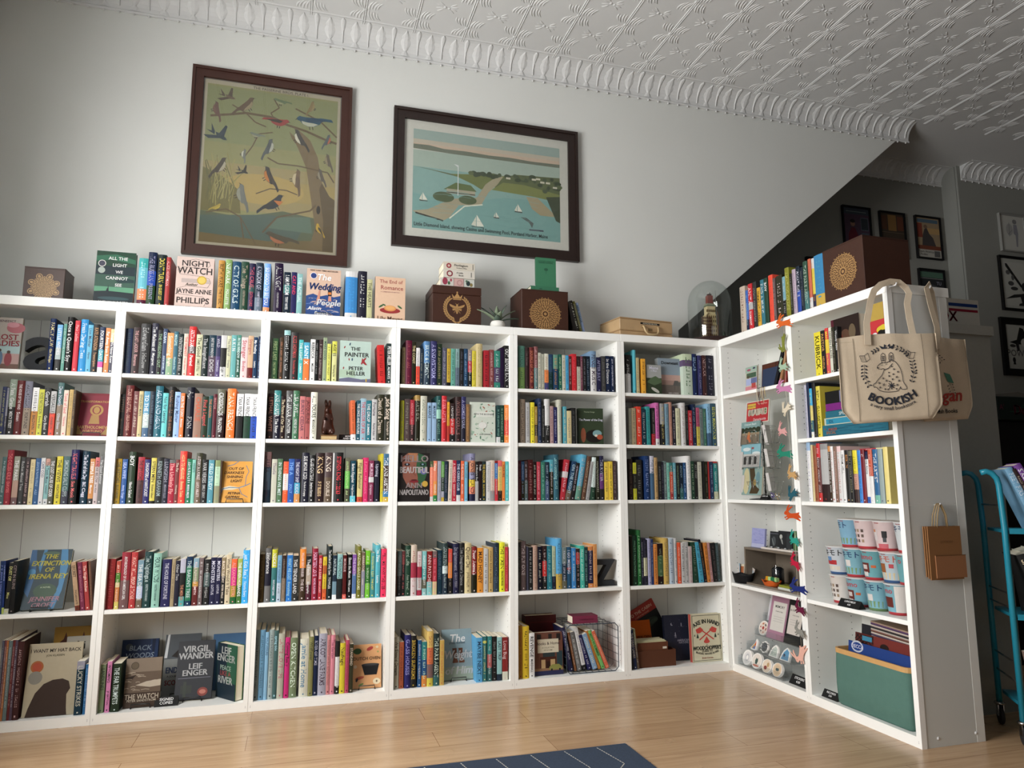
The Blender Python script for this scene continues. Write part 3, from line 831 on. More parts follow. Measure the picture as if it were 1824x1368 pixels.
*1.8290 0.0372 0.247 0 79b/ddd:.4 434 FENCE MUSIC
1.8691 0.0288 0.211 0 224 99b AFTER JULY
1.9007 0.0250 0.219 0 444 777 ~
1.9277 0.0290 0.222 0 124 ddd In the Distance
1.9606 0.0213 0.222 0 124 dde ~
#A52
*1.3841 0.0320 0.254 0 987 443 ~
1.4197 0.0241 0.236 0 bbb 666 ~
1.4491 0.0233 0.237 0 ed2 443 ~
1.4752 0.0153 0.214 0 a83/322:.5/a84:.8 eda ~
1.4941 0.0217 0.262 0 235 99a ~
1.5166 0.0190 0.220 0 222 999 ~
*1.5365 0.0291 0.259 0 ddd/222:.6 ccc ~
1.5683 0.0210 0.219 0 b99 655 ~
1.5911 0.0210 0.213 0 225 bbd ~
1.6140 0.0257 0.258 0 ccb 9a9 ~
1.6489 0.0221 0.219 0 5ab eda ~
1.6729 0.0278 0.194 0 dc9 777 ~
1.7015 0.0279 0.212 0 222 666 ~
#A53
1.3741 0.0158 0.227 0 512 966 ~
1.3904 0.0197 0.222 0 246/221:.5 9ac ~
1.4110 0.0194 0.224 0 433/566:.5 bbc ~
1.4330 0.0283 0.232 0 411 a77 ~
1.4623 0.0204 0.220 0 211 ccb ~
1.4845 0.0214 0.220 0 b34 fbc ~
1.5094 0.0251 0.220 0 376 9cb ~
1.5354 0.0233 0.220 0 234/457:.5 bcd ~
1.5632 0.0216 0.233 0 5ab/221:.3 dcc ~
*1.5858 0.0317 0.263 0 367 9cc Lark Ascending|SILAS
1.6238 0.0291 0.235 0.035 b23/ddd:.3/b23:.45 fcd ~
1.6556 0.0292 0.227 0.049 246/765:.75 bde ON THE NIGHT
1.6876 0.0238 0.217 0.04 222 dcd ~
*1.7151 0.0350 0.265 0.046 5ac/698:.7 ecb ~
1.7565 0.0250 0.256 0.042 643 cb9 ~
1.7843 0.0204 0.225 0.037 aaa 777 ~
*1.8122 0.0299 0.249 0.018 dee/243:.7 9a9 ~
1.8495 0.0244 0.257 0 221 ccb ~
1.8758 0.0254 0.258 0 224/637:.4/222:.75 ccd THE RIVETER
1.9059 0.0264 0.223 0 ec4 332 ~
1.9342 0.0246 0.226 0 ec3 332 ~
1.9608 0.0228 0.230 0 433 988 ~
#A54
1.3724 0.0129 0.266 0 333 888 ~
*1.3858 0.0315 0.270 0 655 cbb THE FLY ONE
1.4216 0.0095 0.241 0 445 888 
1.4329 0.0235 0.236 0 222 bbb ~
1.4590 0.0262 0.244 0 b98 876 ~
1.4870 0.0254 0.239 0 112 ccb ~
1.5159 0.0238 0.242 0 322/c22:.35/222:.7 dcc ~
*1.5424 0.0292 0.241 0 278 9cc ~
1.5733 0.0195 0.237 0 bca/223:.7 678 ~
*1.5955 0.0356 0.280 0 5ad/ca4:.7 368 ~
1.6329 0.0269 0.231 0 788/345:.4/665:.8 dde ~
1.6625 0.0252 0.232 0 257/a33:.5/257:.55 dde I GO MISSING
1.6912 0.0253 0.225 0 38c dee ~
1.7183 0.0235 0.221 0 322/a33:.1/222:.4 caa ~
1.7423 0.0269 0.237 0 4ba dfe ~
1.7710 0.0201 0.228 0 244 9bb ~
1.7938 0.0293 0.231 0 d84/224:.1/d84:.9 dcc ~
1.8258 0.0230 0.243 0 d95 a64 ~
#A55
*1.3707 0.0221 0.282 0 a71 832 ~
*1.3945 0.0375 0.276 0 db1 432 ~
*1.4329 0.0308 0.237 0 eee 222 REVENGE|MARSHALL
#A61
2.0591 0.0334 0.236 0 222/ccc:.5 ddd ~
2.1103 0.0178 0.268 0 5bc 234 
2.1301 0.0208 0.221 0 cb8 776 ~
2.1648 0.0279 0.216 0 ea2 432 ~
*2.4538 0.0643 0.262 0 cdb/657:.15/cdc:.3 686 ~
2.5212 0.0303 0.265 0 125 9bd SEALAB
2.5577 0.0283 0.257 0 336 99b ~
2.5892 0.0295 0.259 0 422 caa NETFLICK
*2.6207 0.0508 0.261 0 223 889 ~
#A62
2.0507 0.0194 0.231 0 555 443 ~
2.0721 0.0175 0.221 0 998 666 ~
2.0916 0.0274 0.223 0 a97 655 ~
2.1239 0.0314 0.233 0 d31 fdc ~
2.1583 0.0286 0.216 0 134 bbb ~
2.1898 0.0248 0.235 0 399 256 ~
2.2265 0.0209 0.227 0 222/a12:.7 988 ~
2.2494 0.0270 0.260 0 c6a/ddd:.85 535 ~
2.2844 0.0271 0.256 0 999/222:.5 dc7 ~
2.3145 0.0282 0.256 0 79a 568 ~
2.3447 0.0192 0.266 0 b87 765 ~
2.3669 0.0193 0.240 0 223 dcc ~
2.3902 0.0275 0.230 0 ddb 887 ~
2.4238 0.0317 0.265 0 ddd a88 ~
2.4595 0.0164 0.243 0 222 888 ~
2.4770 0.0267 0.219 0 b23 ecc ~
2.5058 0.0248 0.259 0 124 9ab ~
2.5336 0.0228 0.238 0 b57/dc5:.5 524 ~
2.5569 0.0244 0.232 0 788 445 ~
2.5834 0.0187 0.233 0 476 9b9 ~
2.6063 0.0314 0.265 0 8bd/468:.7 356 ~
2.6429 0.0305 0.268 0 356 dd5 SEVEN MOUNTAINS
#A63
2.0631 0.0260 0.242 0 211 654 ~
2.0920 0.0213 0.220 0 cc2/222:.3/cc2:.7 776 ~
*2.1143 0.0369 0.238 0 222 777 ~
*2.1649 0.0352 0.261 0 136 9ad ~
2.2040 0.0285 0.261 0 ccd/468:.4 467 THE FIRE
2.2330 0.0231 0.252 0 b96 543 ~
2.2581 0.0218 0.226 0 222 888 ~
2.2809 0.0159 0.226 0 223 778 ~
2.2978 0.0189 0.231 0 677 bcc ~
2.3177 0.0179 0.222 0 8cb 355 ~
2.3376 0.0220 0.222 0 377/c42:.25/a33:.8 fdc ~
2.3601 0.0195 0.222 0 6ab dee ~
2.3806 0.0211 0.222 0 222 8a8 ~
2.4028 0.0252 0.222 0 123/366:.7 9bc ~
2.4285 0.0197 0.223 0 258 cdf ~
2.4512 0.0305 0.264 0 eee 9aa ~
2.4837 0.0224 0.232 0 243 bca ~
2.5066 0.0211 0.230 0 222 888 ART THIEF
2.5297 0.0267 0.228 0 ccb 888 ~
2.5656 0.0134 0.233 0 222 cb7 
2.5800 0.0186 0.231 0 221 776 ~
2.6016 0.0103 0.231 0 a22 c88 
2.6140 0.0228 0.229 0 235 9ac ~
2.6400 0.0260 0.232 0 b33/288:.05/cca:.8 dee ~
#A64
2.0637 0.0114 0.284 0 221 444 
*2.0760 0.0266 0.288 0 132 7a8 ~
2.1064 0.0220 0.318 0 263 beb ~
2.1303 0.0163 0.270 0 223 99a ~
2.1475 0.0230 0.261 0 223/cca:.4/223:.8 555 ~
2.1735 0.0212 0.267 0 aac 447 ~
2.1956 0.0155 0.264 0 236 9ac ~
2.2121 0.0252 0.234 0 d83 643 ~
*2.2411 0.0321 0.237 0 211/464:.3/211:.8 9a8 ~
*2.2752 0.0332 0.267 0 ca5 765 ~
*2.3094 0.0363 0.264 0 bcd 568 ~
2.3487 0.0187 0.265 0 ccc 767 ~
2.3704 0.0218 0.240 0 e52 fdc ~
2.3951 0.0248 0.238 0 ccc 222 ~
2.4209 0.0239 0.242 0 bbb 444 ~
2.4453 0.0215 0.215 0 cbb a88 ~
*2.4728 0.0361 0.240 -0.008 243 787 ~
2.5130 0.0313 0.240 -0.023 4ac 244 ~
2.5483 0.0172 0.255 -0.037 112 a85 ~
2.5685 0.0223 0.235 -0.02 d83 332 ~
2.5919 0.0183 0.234 -0.018 c99 655 ~
2.6143 0.0266 0.233 -0.018 222 766 ~
2.6398 0.0205 0.232 -0.009 455 789 ~
#T10
*-0.6538 0.0418 0.250 0 3aa/6bc:.2/e85:.65/513:.88 bee ~
*-0.6112 0.0387 0.285 0 124/14a:.35/242:.62 99b THE RUSSIAN|PRESENT
*-0.5660 0.0398 0.276 0 122 dc4 DON'T TURN|IN GUEST LIST
*-0.5257 0.0203 0.266 0 a33 ebb ALICE HOFFMAN
#T20
*-0.2747 0.0311 0.272 0 b83 321 RUTH WARE|THE IT GIRL
*-0.2397 0.0312 0.280 0 8a6 eee NEWARK|FOLLETTE
*-0.2051 0.0417 0.272 0 146 cdd CITY OF GIRLS
*-0.1613 0.0383 0.275 0 243 a98 The Things|KRISTIN HANNAH
*-0.1208 0.0311 0.268 0 224/355:.45/224:.6 c56 THE CRUEL|EDITH CURIE
*-0.0875 0.0372 0.275 0 234/678:.7 bbc KINGDOM OF|HAMPTON SIDES
#T30
*-0.0448 0.0325 0.274 0 7ae/36b:.7/e96:.88 eee SO GOOD TO BE YOU
*0.0073 0.0433 0.282 0 213 bbb ALL NIGHT|COLSON WHITEHEAD
*0.0574 0.0349 0.236 0 123/377:.3/123:.5 eee I AM PILGRIM|TERRY HAYES
*0.0965 0.0277 0.239 0 225 d35 CAT AND|
*0.1265 0.0278 0.232 0 8bb dee THE ACTUAL|
*0.3832 0.0636 0.268 0 ddd/38c:.12/ddd:.88 39d ~
*0.4507 0.0477 0.275 0 223 ccc ~
*0.5003 0.0293 0.232 0 cc9 554 THE HEARTS
#S10
*0.1882 0.0537 0.295 0 cba 754 ~
0.2452 0.0253 0.260 0 36b/124:.7 bde ~
*0.2736 0.0415 0.290 0 c12/bbb:.4/c12:.55 fff ANITA|DIAMANT
0.3203 0.0346 0.290 0 333 bbb ~
0.3580 0.0321 0.245 0 da2 321 FEMME AT LARGE
0.3940 0.0325 0.283 0 378 eee FIND A MUSIC
0.4305 0.0330 0.282 0 243 fff BOY|
*0.4692 0.0390 0.289 0 e42 c33 ~
0.5101 0.0225 0.261 0 655 baa ~
*0.5353 0.0551 0.265 0 332 cbb ~
0.5909 0.0284 0.246 0 7ab/222:.55 ddd ~
*0.6202 0.0355 0.288 0 882 bb6 AMAZING GRACE
0.6574 0.0175 0.247 0 221 aaa ~
0.6767 0.0294 0.263 0 bab 656 ~
0.7095 0.0289 0.271 0 123/14a:.5 dde WHAT SHE IS
0.7435 0.0218 0.256 0 123 888 ~
*0.7703 0.0330 0.279 0 354/477:.6 bcb THE PARIS AGENT
0.8098 0.0227 0.282 0 c64/ddd:.75 b44 ~
0.8341 0.0208 0.278 0 ddd/dc4:.2/224:.7 d94 ~
*0.8581 0.0673 0.283 0 38b/ca4:.75 49b ~
#R21
*0.8426 0.0490 0.230 0 ed2 221 KUBRICK|
0.8930 0.0292 0.230 0 222 c95 PASTOR|HELENA
0.9236 0.0241 0.237 0 d33/ec3:.25/d55:.55 ed3 MANU|Jan Peter
0.9491 0.0220 0.235 0 ddc 332 HIDDEN PLACES
0.9720 0.0190 0.232 0 332 988 ~
0.9915 0.0214 0.230 0 222 ddd Woody Allen
#R22
0.7428 0.0170 0.282 0 bbc 557 ~
0.7603 0.0169 0.292 0 124 668 
0.7802 0.0196 0.258 0 2ad/dc7:.35/367:.65/eee:.88 ee8 ~
0.8047 0.0223 0.283 0 222 666 
#R23
*0.7322 0.0276 0.309 0 9bd/eee:.15 aac ~
0.7655 0.0149 0.291 0 dc9 a97 ~
0.7830 0.0260 0.284 0 953 643 ~
0.8112 0.0248 0.296 0 c12/633:.25/c22:.85 fff ~
*0.8368 0.0536 0.292 0 999/bbb:.1/322:.7 a33 
0.8912 0.0181 0.278 0 c84/432:.1 eee ~
0.9098 0.0186 0.276 0 eee b44 ~
0.9320 0.0201 0.273 0 865 ecc ~
*0.9541 0.0261 0.274 0 ecc/ddd:.1 c55 ~
0.9818 0.0211 0.253 0 eee 222 FROM HELL|
1.0052 0.0247 0.252 0 222 c84 BERLIN|
1.0322 0.0228 0.248 0 665/222:.1 aa8 ~
*1.0569 0.0284 0.249 0 ed2/c98:.45/433:.75 332 ~
1.0868 0.0229 0.248 0 38d 258 ~
*1.1108 0.0233 0.249 0 712 dcc C
1.1346 0.0192 0.240 0 224/eee:.15/36b:.88 456 Home Alone|
*1.1545 0.0248 0.247 0 c53/eee:.5 ddd ~
*1.1825 0.0293 0.248 0 269/7ba:.85 eee THE ARTIST|
*1.2156 0.0280 0.247 0 9aa 678 
*1.2480 0.0269 0.255 0 ed8 554 
"""
# ---------------------------------------------------------------- books
rnd = random.Random(7)
PG = ['e8e0cc', 'e4dcc8', 'ded5c0', 'ece6d6']
def parse(c):
    bs = []
    for i, q in enumerate(c.split('/')):
        p = q.split(':'); bs.append((0. if i == 0 else float(p[1]), p[0]))
    return bs            # fraction from the top, colour
def tick_marks(mb, fr, x, z0, z1, size, col, d, fy, seed):
    r = random.Random(seed); z = z1
    while z > z0+size*.3:
        L = size*r.choice((.22, .3, .4, .34)); hgt = size*r.choice((.5, .62, .62, .42))
        if r.random() > .16:
            o, ux, uy, nn = fr
            def P(a, b): return tuple(o+ux*(x+a)+uy*b+nn*(d+(fy(x+a) if fy else 0)))
            if r.random() < .5:
                mb.add([P(-hgt/2, z-L), P(hgt/2, z-L), P(hgt/2, z-L*.55), P(-hgt/2, z-L*.55)], [(0, 1, 2, 3)], col)
            else:
                mb.add([P(-hgt/2, z-L), P(-hgt/2+size*.12, z-L), P(-hgt/2+size*.12, z), P(-hgt/2, z)], [(0, 1, 2, 3)], col)
                mb.add([P(-hgt/2, z-L), P(hgt/2, z-L), P(hgt/2, z-L*.7), P(-hgt/2, z-L*.7)], [(0, 1, 2, 3)], col)
        z -= L+size*.12
def book_geo(cv, pg, w, h, bands, tc, txt, seed, dep=None, hard=None):
    """cover into cv, page block into pg. Spine in the plane y=0, bottom left at the origin, depth +y"""
    r = random.Random(seed)
    D = dep or min(.235, h*.66); hard = (h > .243 and w > .016) if hard is None else hard
    t = .0016 if hard else .0007; ov = .003 if hard else 0
    bul = (min(.0045, w*.14) if hard else min(.0015, w*.06))
    bands = parse(bands) if isinstance(bands, str) else bands
    n = 4
    fy = lambda x: bul*(1-(2*(x-w/2)/w)**2)
    for i, (fr0, c) in enumerate(bands):
        za = h*(1-(bands[i+1][0] if i+1 < len(bands) else 1)); zb = h*(1-fr0)
        v = []; f = []
        xs = [w*k/n for k in range(n+1)]
        for x in xs: v += [(x, -fy(x), za), (x, -fy(x), zb)]
        f += [(2*k, 2*k+2, 2*k+3, 2*k+1) for k in range(n)]
        b0 = len(v); v += [(x, t, za) for x in (t, w-t)]+[(x, t, zb) for x in (t, w-t)]+[(0, D, za), (0, D, zb), (w, D, za), (w, D, zb), (t, D, za), (t, D, zb), (w-t, D, za), (w-t, D, zb)]
        L, R = 0, 2*n
        f += [(b0+4, L, L+1, b0+5), (R, b0+6, b0+7, R+1), (b0, b0+8, b0+9, b0+2), (b0+10, b0+1, b0+3, b0+11), (b0+8, b0+4, b0+5, b0+9), (b0+6, b0+10, b0+11, b0+7), (b0, b0+2, b0+3, b0+1)]
        if i == 0: f += [tuple([1]+[2*k+1 for k in range(1, n+1)]+[b0+3, b0+2]), (b0+5, 1, b0+2, b0+9), (R+1, b0+7, b0+11, b0+3)]
        if i == len(bands)-1: f += [tuple([b0, b0+1]+[2*k for k in range(n, -1, -1)]), (0, b0+4, b0+8, b0), (b0+6, R, b0+1, b0+10)]
        cv.add(v, f, c, False)
    pg.box(t+.0002, w-t-.0002, t+.0015, D-ov-.0008, ov, h-ov, r.choice(PG))
    fr = FY()
    z0b = h*.07
    tl, au = (txt.split('|')+[''])[:2] if txt else ('', '')
    o, ux, uy, nn = fr
    frs = (o, V(0, 0, -1), V(1, 0, 0), nn)       # text runs downwards
    def put(s, za, zb, size, col):
        L = zb-za
        if s == '~': tick_marks(cv, fr, w/2, za, zb, size*.9, col, .0005, fy, seed+int(za*1e4)); return
        sx = 1.
        l = text_len(s)*size
        if l > L: sx = max(.62, L/l)
        if text_len(s)*size*sx > L: size = L/(text_len(s)*sx)
        # wrapper keeps the curve of the spine: text frame x is -z, y is x
        X = -(zb); 
        p = 0
        for c in s:
            vv, ff, adv = glyph(c)
            if ff: cv.add([( w/2+(b-.35)*size, -fy(min(w, max(0, w/2+(b-.35)*size)))-.0005, zb-(p+a*sx*size)) for a, b in vv], ff, col)
            p += adv*size*sx
    # text faces must look to -y: letters lie with x = size direction, advancing down
    sz = w*.86
    if tl and au: put(tl, h*.46, h*.93, sz, tc); put(au if au != '~' else '~', h*.12, h*.42, sz*.72 if len(au) > 4 else sz*.9, tc)
    elif tl: put(tl, h*.16, h*.92, sz if tl != '~' else w*.8, tc)
    elif au: put(au, h*.12, h*.90 if au == '~' else h*.45, sz*.9, tc)
    if w > .017: cv.add([(w/2-.003, -fy(w/2)-.0005, h*.035), (w/2+.003, -fy(w/2)-.0005, h*.035), (w/2+.003, -fy(w/2)-.0005, h*.06), (w/2-.003, -fy(w/2)-.0005, h*.06)], [(0, 1, 2, 3)], tc)

def colname(c):
    r, g, b = [int(x, 16)/15 for x in c[:3]]
    import colorsys
    h, s, v = colorsys.rgb_to_hsv(r, g, b); h *= 360
    if v < .22: return 'black' if s < .5 or v < .15 else ('dark maroon' if h < 30 or h > 330 else 'black')
    if s < .13: return 'white' if v > .85 else 'pale grey' if v > .65 else 'grey' if v > .35 else 'charcoal'
    if s < .28:
        if v > .7: return 'cream' if 20 < h < 75 else 'pale green' if h < 170 else 'pale blue' if h < 260 else 'pale pink'
        return ('taupe' if 0 <= h < 75 or h > 330 else 'grey green' if h < 170 else 'slate grey' if h < 260 else 'mauve') if v > .35 else 'charcoal'
    dk = v < .45
    if h < 14 or h >= 345: return 'maroon' if dk else ('red' if v > .6 and s > .6 else 'brick red')
    if h < 40: return 'dark brown' if dk else ('brown' if v < .7 else 'orange' if s > .55 else 'tan')
    if h < 68: return 'olive' if dk else ('mustard' if v < .75 else 'yellow' if s > .5 else 'cream')
    if h < 160: return 'dark green' if dk else ('green' if s > .4 else 'sage green')
    if h < 195: return 'dark teal' if dk else ('teal' if v < .75 else 'turquoise')
    if h < 255: return 'navy blue' if dk else ('blue' if s > .5 else 'light blue')
    if h < 300: return 'dark purple' if dk else 'purple'
    return 'plum' if dk else ('magenta' if s > .75 else 'pink')
UNSAFE = {'KATE ATKINSON', 'ANITA DIAMANT', 'ANITA', 'ALICE HOFFMAN', 'TANA FRENCH', 'PETER HELLER', 'STEPHEN KING 11/22/63', 'KING', 'KENNETH GRAHAM', 'JANE HARPER', 'LISA JEWELL',
          'LOUISE PENNY', 'KUBRICK', 'Jamie at Home', 'Barbara Kingsolver', 'ANN PATCHETT', 'ALEXANDRA PETRI', 'SUE MONK KIDD', 'RUTH WARE', 'MARPLE', 'A.J.', 'MURIEL', 'WILLIAM KENT KRUEGER', 'REBECCA', 'JACQUELINE', 'CHARLIE', 'C', 'Haley',
          'Garrish', 'Edwardian', 'Quiet Dell', 'Find a Legend', 'LAURA', 'Lark Ascending', 'Woody Allen', 'HAMPTON', 'NEWARK', 'NETFLICK', 'THE JANE AUSTEN', 'BOOK', 'MONSTERS', 'BURNT CEDAR', 'MANU', 'PASTOR', 'BERLIN'}
ROW = {1: 'top shelf', 2: 'second shelf', 3: 'middle shelf', 4: 'fourth shelf', 5: 'bottom shelf', 0: 'along the top'}
BAY = {'A1': 'far left bookcase', 'A2': 'second bookcase', 'A3': 'third bookcase', 'A4': 'fourth bookcase', 'A5': 'fifth bookcase', 'A6': 'corner bookcase', 'R2': 'end bookcase'}
ORD = ['first', 'second', 'third', 'fourth', 'fifth', 'sixth', 'seventh', 'eighth', 'ninth', 'tenth', 'eleventh', 'twelfth', 'thirteenth', 'fourteenth', 'fifteenth', 'sixteenth', 'seventeenth', 'eighteenth', 'nineteenth', 'twentieth', 'twenty-first', 'twenty-second', 'twenty-third', 'twenty-fourth', 'twenty-fifth', 'twenty-sixth']
cells = []
for L in BOOKS.strip('\n').split('\n'):
    if L[0] == '#': cells.append((L[1:], [])); continue
    ind = L[0] == '*'; p = L.lstrip('*').split(' ', 6)
    while len(p) < 7: p.append('')
    cells[-1][1].append((ind, *[float(q) for q in p[:4]], *p[4:]))
rest_c, rest = MB(), MB()
seen = {}; entries = []
for cell, bs in cells:
    k, row = cell[:2], int(cell[2])
    for i, (ind, x, w, h, lean, c, tc, txt) in enumerate(bs):
        cn = colname(c.split('/')[0])
        tl = txt.split('|')[0].strip()
        if cell[0] == 'T': where = 'standing along the top of the bookcases'
        elif cell[0] == 'S': where = 'standing on top of the right wing'
        else: where = '%s, %s' % (ROW[row], BAY[k])
        if tl and tl != '~' and tl not in UNSAFE and len(tl.split()) <= 7: lab = '%s book lettered %s, %s' % (cn, tl, where)
        else:
            l_ = colname(bs[i-1][5].split('/')[0]) if i else None; r_ = colname(bs[i+1][5].split('/')[0]) if i+1 < len(bs) else None
            if l_ and l_ == r_: lab = '%s book between two %s ones, %s' % (cn, l_, where)
            elif l_ and r_: lab = '%s book between %s and %s ones, %s' % (cn, l_, r_, where)
            elif r_: lab = '%s book at the left end beside a %s one, %s' % (cn, r_, where)
            else: lab = '%s book at the right end beside a %s one, %s' % (cn, l_, where)
        alt = '%s book, %s spine from the left, %s' % (cn, ORD[i], where)
        entries.append([cell, k, row, i, ind, x, w, h, lean, c, tc, txt, lab, alt, where, cn])
        seen[lab] = seen.get(lab, 0)+1
for cell, k, row, i, ind, x, w, h, lean, c, tc, txt, lab, alt, where, cn in entries:
    if seen[lab] > 1: lab = alt
    if len(lab.split()) > 16: lab = alt
    z = ZZ[row]
    kk = cell[0]
    yy = {'A': .022, 'T': .045, 'R': .022, 'S': .040}[kk]+rnd.random()*.004
    T = Matrix.Translation((x, yy, z+.0004)) if kk in 'AT' else Matrix.Translation((XR+yy, -x, z+.0004)) @ Matrix.Rotation(-pi/2, 4, 'Z')
    if abs(lean) > .004:
        a = math.asin(max(-.6, min(.6, lean/h)))
        # pivot on the lower corner on the side it leans to
        T = T @ (Matrix.Translation((w, 0, 0)) @ Matrix.Rotation(a, 4, 'Y') @ Matrix.Translation((-w, 0, 0)) if a > 0 else Matrix.Rotation(a, 4, 'Y'))
    if kk == 'A' and row == 5 and k == 'A1' and w < .022 and h > .3: dep = .26
    else: dep = None
    seed = int(x*1e4)+row*77
    if ind:
        cv, pg = MB(), MB(); book_geo(cv, pg, w, h, c, tc, txt, seed, dep)
        o = cv.build('book', 'print', None, lab, 'book', 'books standing '+('on the shelves' if kk in 'AR' else 'on top of the bookcases'))
        o.matrix_world = T
        pg.build('page_block', 'paper', o)
    else:
        rest_c.M = T; rest.M = T
        rest_c.mi = 0; tmp = MB(); tmp.M = T
        book_geo(rest_c, tmp, w, h, c, tc, txt, seed, dep)
        b0 = len(rest_c.v); rest_c.v += tmp.v; rest_c.f += [tuple(b0+q for q in f) for f in tmp.f]; rest_c.c += tmp.c; rest_c.m += [1]*len(tmp.f); rest_c.sm += tmp.sm
rest_c.build('books', ['print', 'paper'], None, 'the thinner spines filling the gaps between the larger books on all shelves', 'books', kind='stuff')
# ---------------------------------------------------------------- books shown by their covers, framed things, boxes
def place(o, loc, yaw=0, tilt=0):
    o.matrix_world = Matrix.Translation(loc) @ Matrix.Rotation(yaw, 4, 'Z') @ Matrix.Rotation(-tilt, 4, 'X')
def cover(label, x, y, z, w, h, specs, base='888', th=.022, tilt=.16, yaw=0, spine=None, stand=True, wing=False, name='book', roll=0, mat='print', tpage=True):
    """a book leaning back with its front cover to the room; x is the left edge"""
    cv = MB(); t = .0016
    cv.box(0, w, 0, t, 0, h, base); cv.box(0, w, th-t, th, 0, h, base); cv.box(0, t, t, th-t, 0, h, spine or base)
    cv.art((V(0, 0, 0), V(1, 0, 0), V(0, 0, 1), V(0, -1, 0)), w, h, specs)
    if wing: x, y = XR+y, -x; yaw = yaw-pi/2
    o = cv.build(name, mat, None, label, 'book')
    o.matrix_world = Matrix.Translation((x, y, z+.0006+th*sin(tilt)*(1 if tilt > 0 else 0))) @ Matrix.Rotation(yaw, 4, 'Z') @ Matrix.Rotation(-tilt, 4, 'X') @ Matrix.Rotation(roll, 4, 'Y')
    pg = MB(); pg.box(t+.0002, w-.003, t+.0002, th-t-.0002, .003, h-.003, 'e6decb'); pg.build('page_block', 'paper', o)
    if stand:
        s = MB(); bw = min(.085, w*.55); r = .0024; zz = z+.002
        s.tube([(-bw/2, .02, .001), (-bw/2, -.014, .001), (-bw/2, -.016, .004), (-bw/2+.003, -.016, .020), (bw/2-.003, -.016, .020), (bw/2, -.016, .004), (bw/2, -.014, .001), (bw/2, .02, .001)], r, '111')
        s.tube([(-bw/2, .02, .001), (-bw/2, .075, .001), (bw/2, .075, .001), (bw/2, .02, .001)], r, '111')
        s.tube([(-bw/4, .075, .002), (-bw/4, th+.012+.06*sin(tilt), min(h*.55, .12)), (bw/4, th+.012+.06*sin(tilt), min(h*.55, .12)), (bw/4, .075, .002)], r, '111')
        q = s.build('book_stand', 'metal', None, 'black wire stand holding up the '+stand if isinstance(stand, str) else None, 'stand', 'black wire book stands')
        cx = V(w/2*cos(yaw), w/2*sin(yaw), 0)
        q.matrix_world = Matrix.Translation(V(x, y, z+.0012)+cx) @ Matrix.Rotation(yaw, 4, 'Z')
    return o
T = lambda *a: ('t',)+a
def waves(y0, y1, n, col, seed, wd=.006):
    r = random.Random(seed); o = []
    for i in range(n):
        y = y0+(y1-y0)*r.random(); x = r.random()*.8; L = .1+.15*r.random()
        o.append(('l', [(x, y), (x+L/2, y+.012), (min(1, x+L), y)], wd, col))
    return o
# top of the bookcases
cover('dark green book with ALL THE LIGHT cover, standing left on top of the bookcases', -.851, .05, ZT, .180, .274, [
    ('r', 0, .72, 1, 1, '243'), ('r', 0, .30, 1, .55, '375a4c'), ('r', 0, .2, 1, .32, '5c9a78'), ('p', [(0, .9), (.5, .95), (1, .86), (1, .78), (.4, .84), (0, .8)], '2f6a50'), ('p', [(.5, .45), (.8, .5), (1, .47), (1, .42), (.6, .4)], '1c3a3c'),
    ('p', [(0, .22), (.3, .24), (.33, .3), (.36, .24), (.7, .23), (1, .22), (1, 0), (0, 0)], '12232a'), ('p', [(.33, .24), (.35, .36), (.37, .24)], '0d1a20'), ('e', .5, .1, .4, .05, '2b4a50'),
    ('e', .15, .76, .1, .1, 'dcdcd6'), ('e', .15, .76, .08, .08, '445'), ('e', .15, .63, .09, .09, 'a9b5ad'),
    T('ALL THE', .55, .87, .13, 'eee'), T('LIGHT', .6, .74, .13, 'eee'), T('WE', .6, .61, .12, 'eee'), T('CANNOT', .55, .49, .13, 'eee'), T('SEE', .6, .36, .12, 'eee'), T('ANTHONY DOERR', .5, .03, .09, 'ddd')], '1f3138', .03, .02, stand=False)
cover('pale pink book with hand-drawn NIGHT WATCH cover on top of the bookcases', -.478, .05, ZT, .181, .278, [
    ('l', [(.15, .9), (.5, .97), (.85, .93), (.9, .86), (.8, .8), (.2, .8), (.04, .74), (.1, .66), (.6, .64)], .008, '333'), ('l', [(.6, .64), (.88, .6), (.93, .52), (.85, .42), (.3, .44), (.05, .38), (.1, .27), (.75, .24), (.85, .15), (.78, .06)], .008, '333'),
    ('r', .15, .5, .9, .58, 'b9aaa4'), ('e', .69, .56, .13, .13, 'c4a336'), ('e', .69, .56, .1, .1, 'd9bd58'),
    T('NIGHT', .5, .88, .24, '332c2c'), T('WATCH', .5, .74, .28, '332c2c'), T('Author', .42, .47, .11, '332', {'slant': .3}), T('JAYNE ANNE', .5, .335, .19, '332c2c'), T('PHILLIPS', .48, .16, .24, '332c2c'), T('PULITZER PRIZE WINNING AUTHOR', .5, .03, .06, '443')], 'd6bfb6', .03, .02, stand=False)
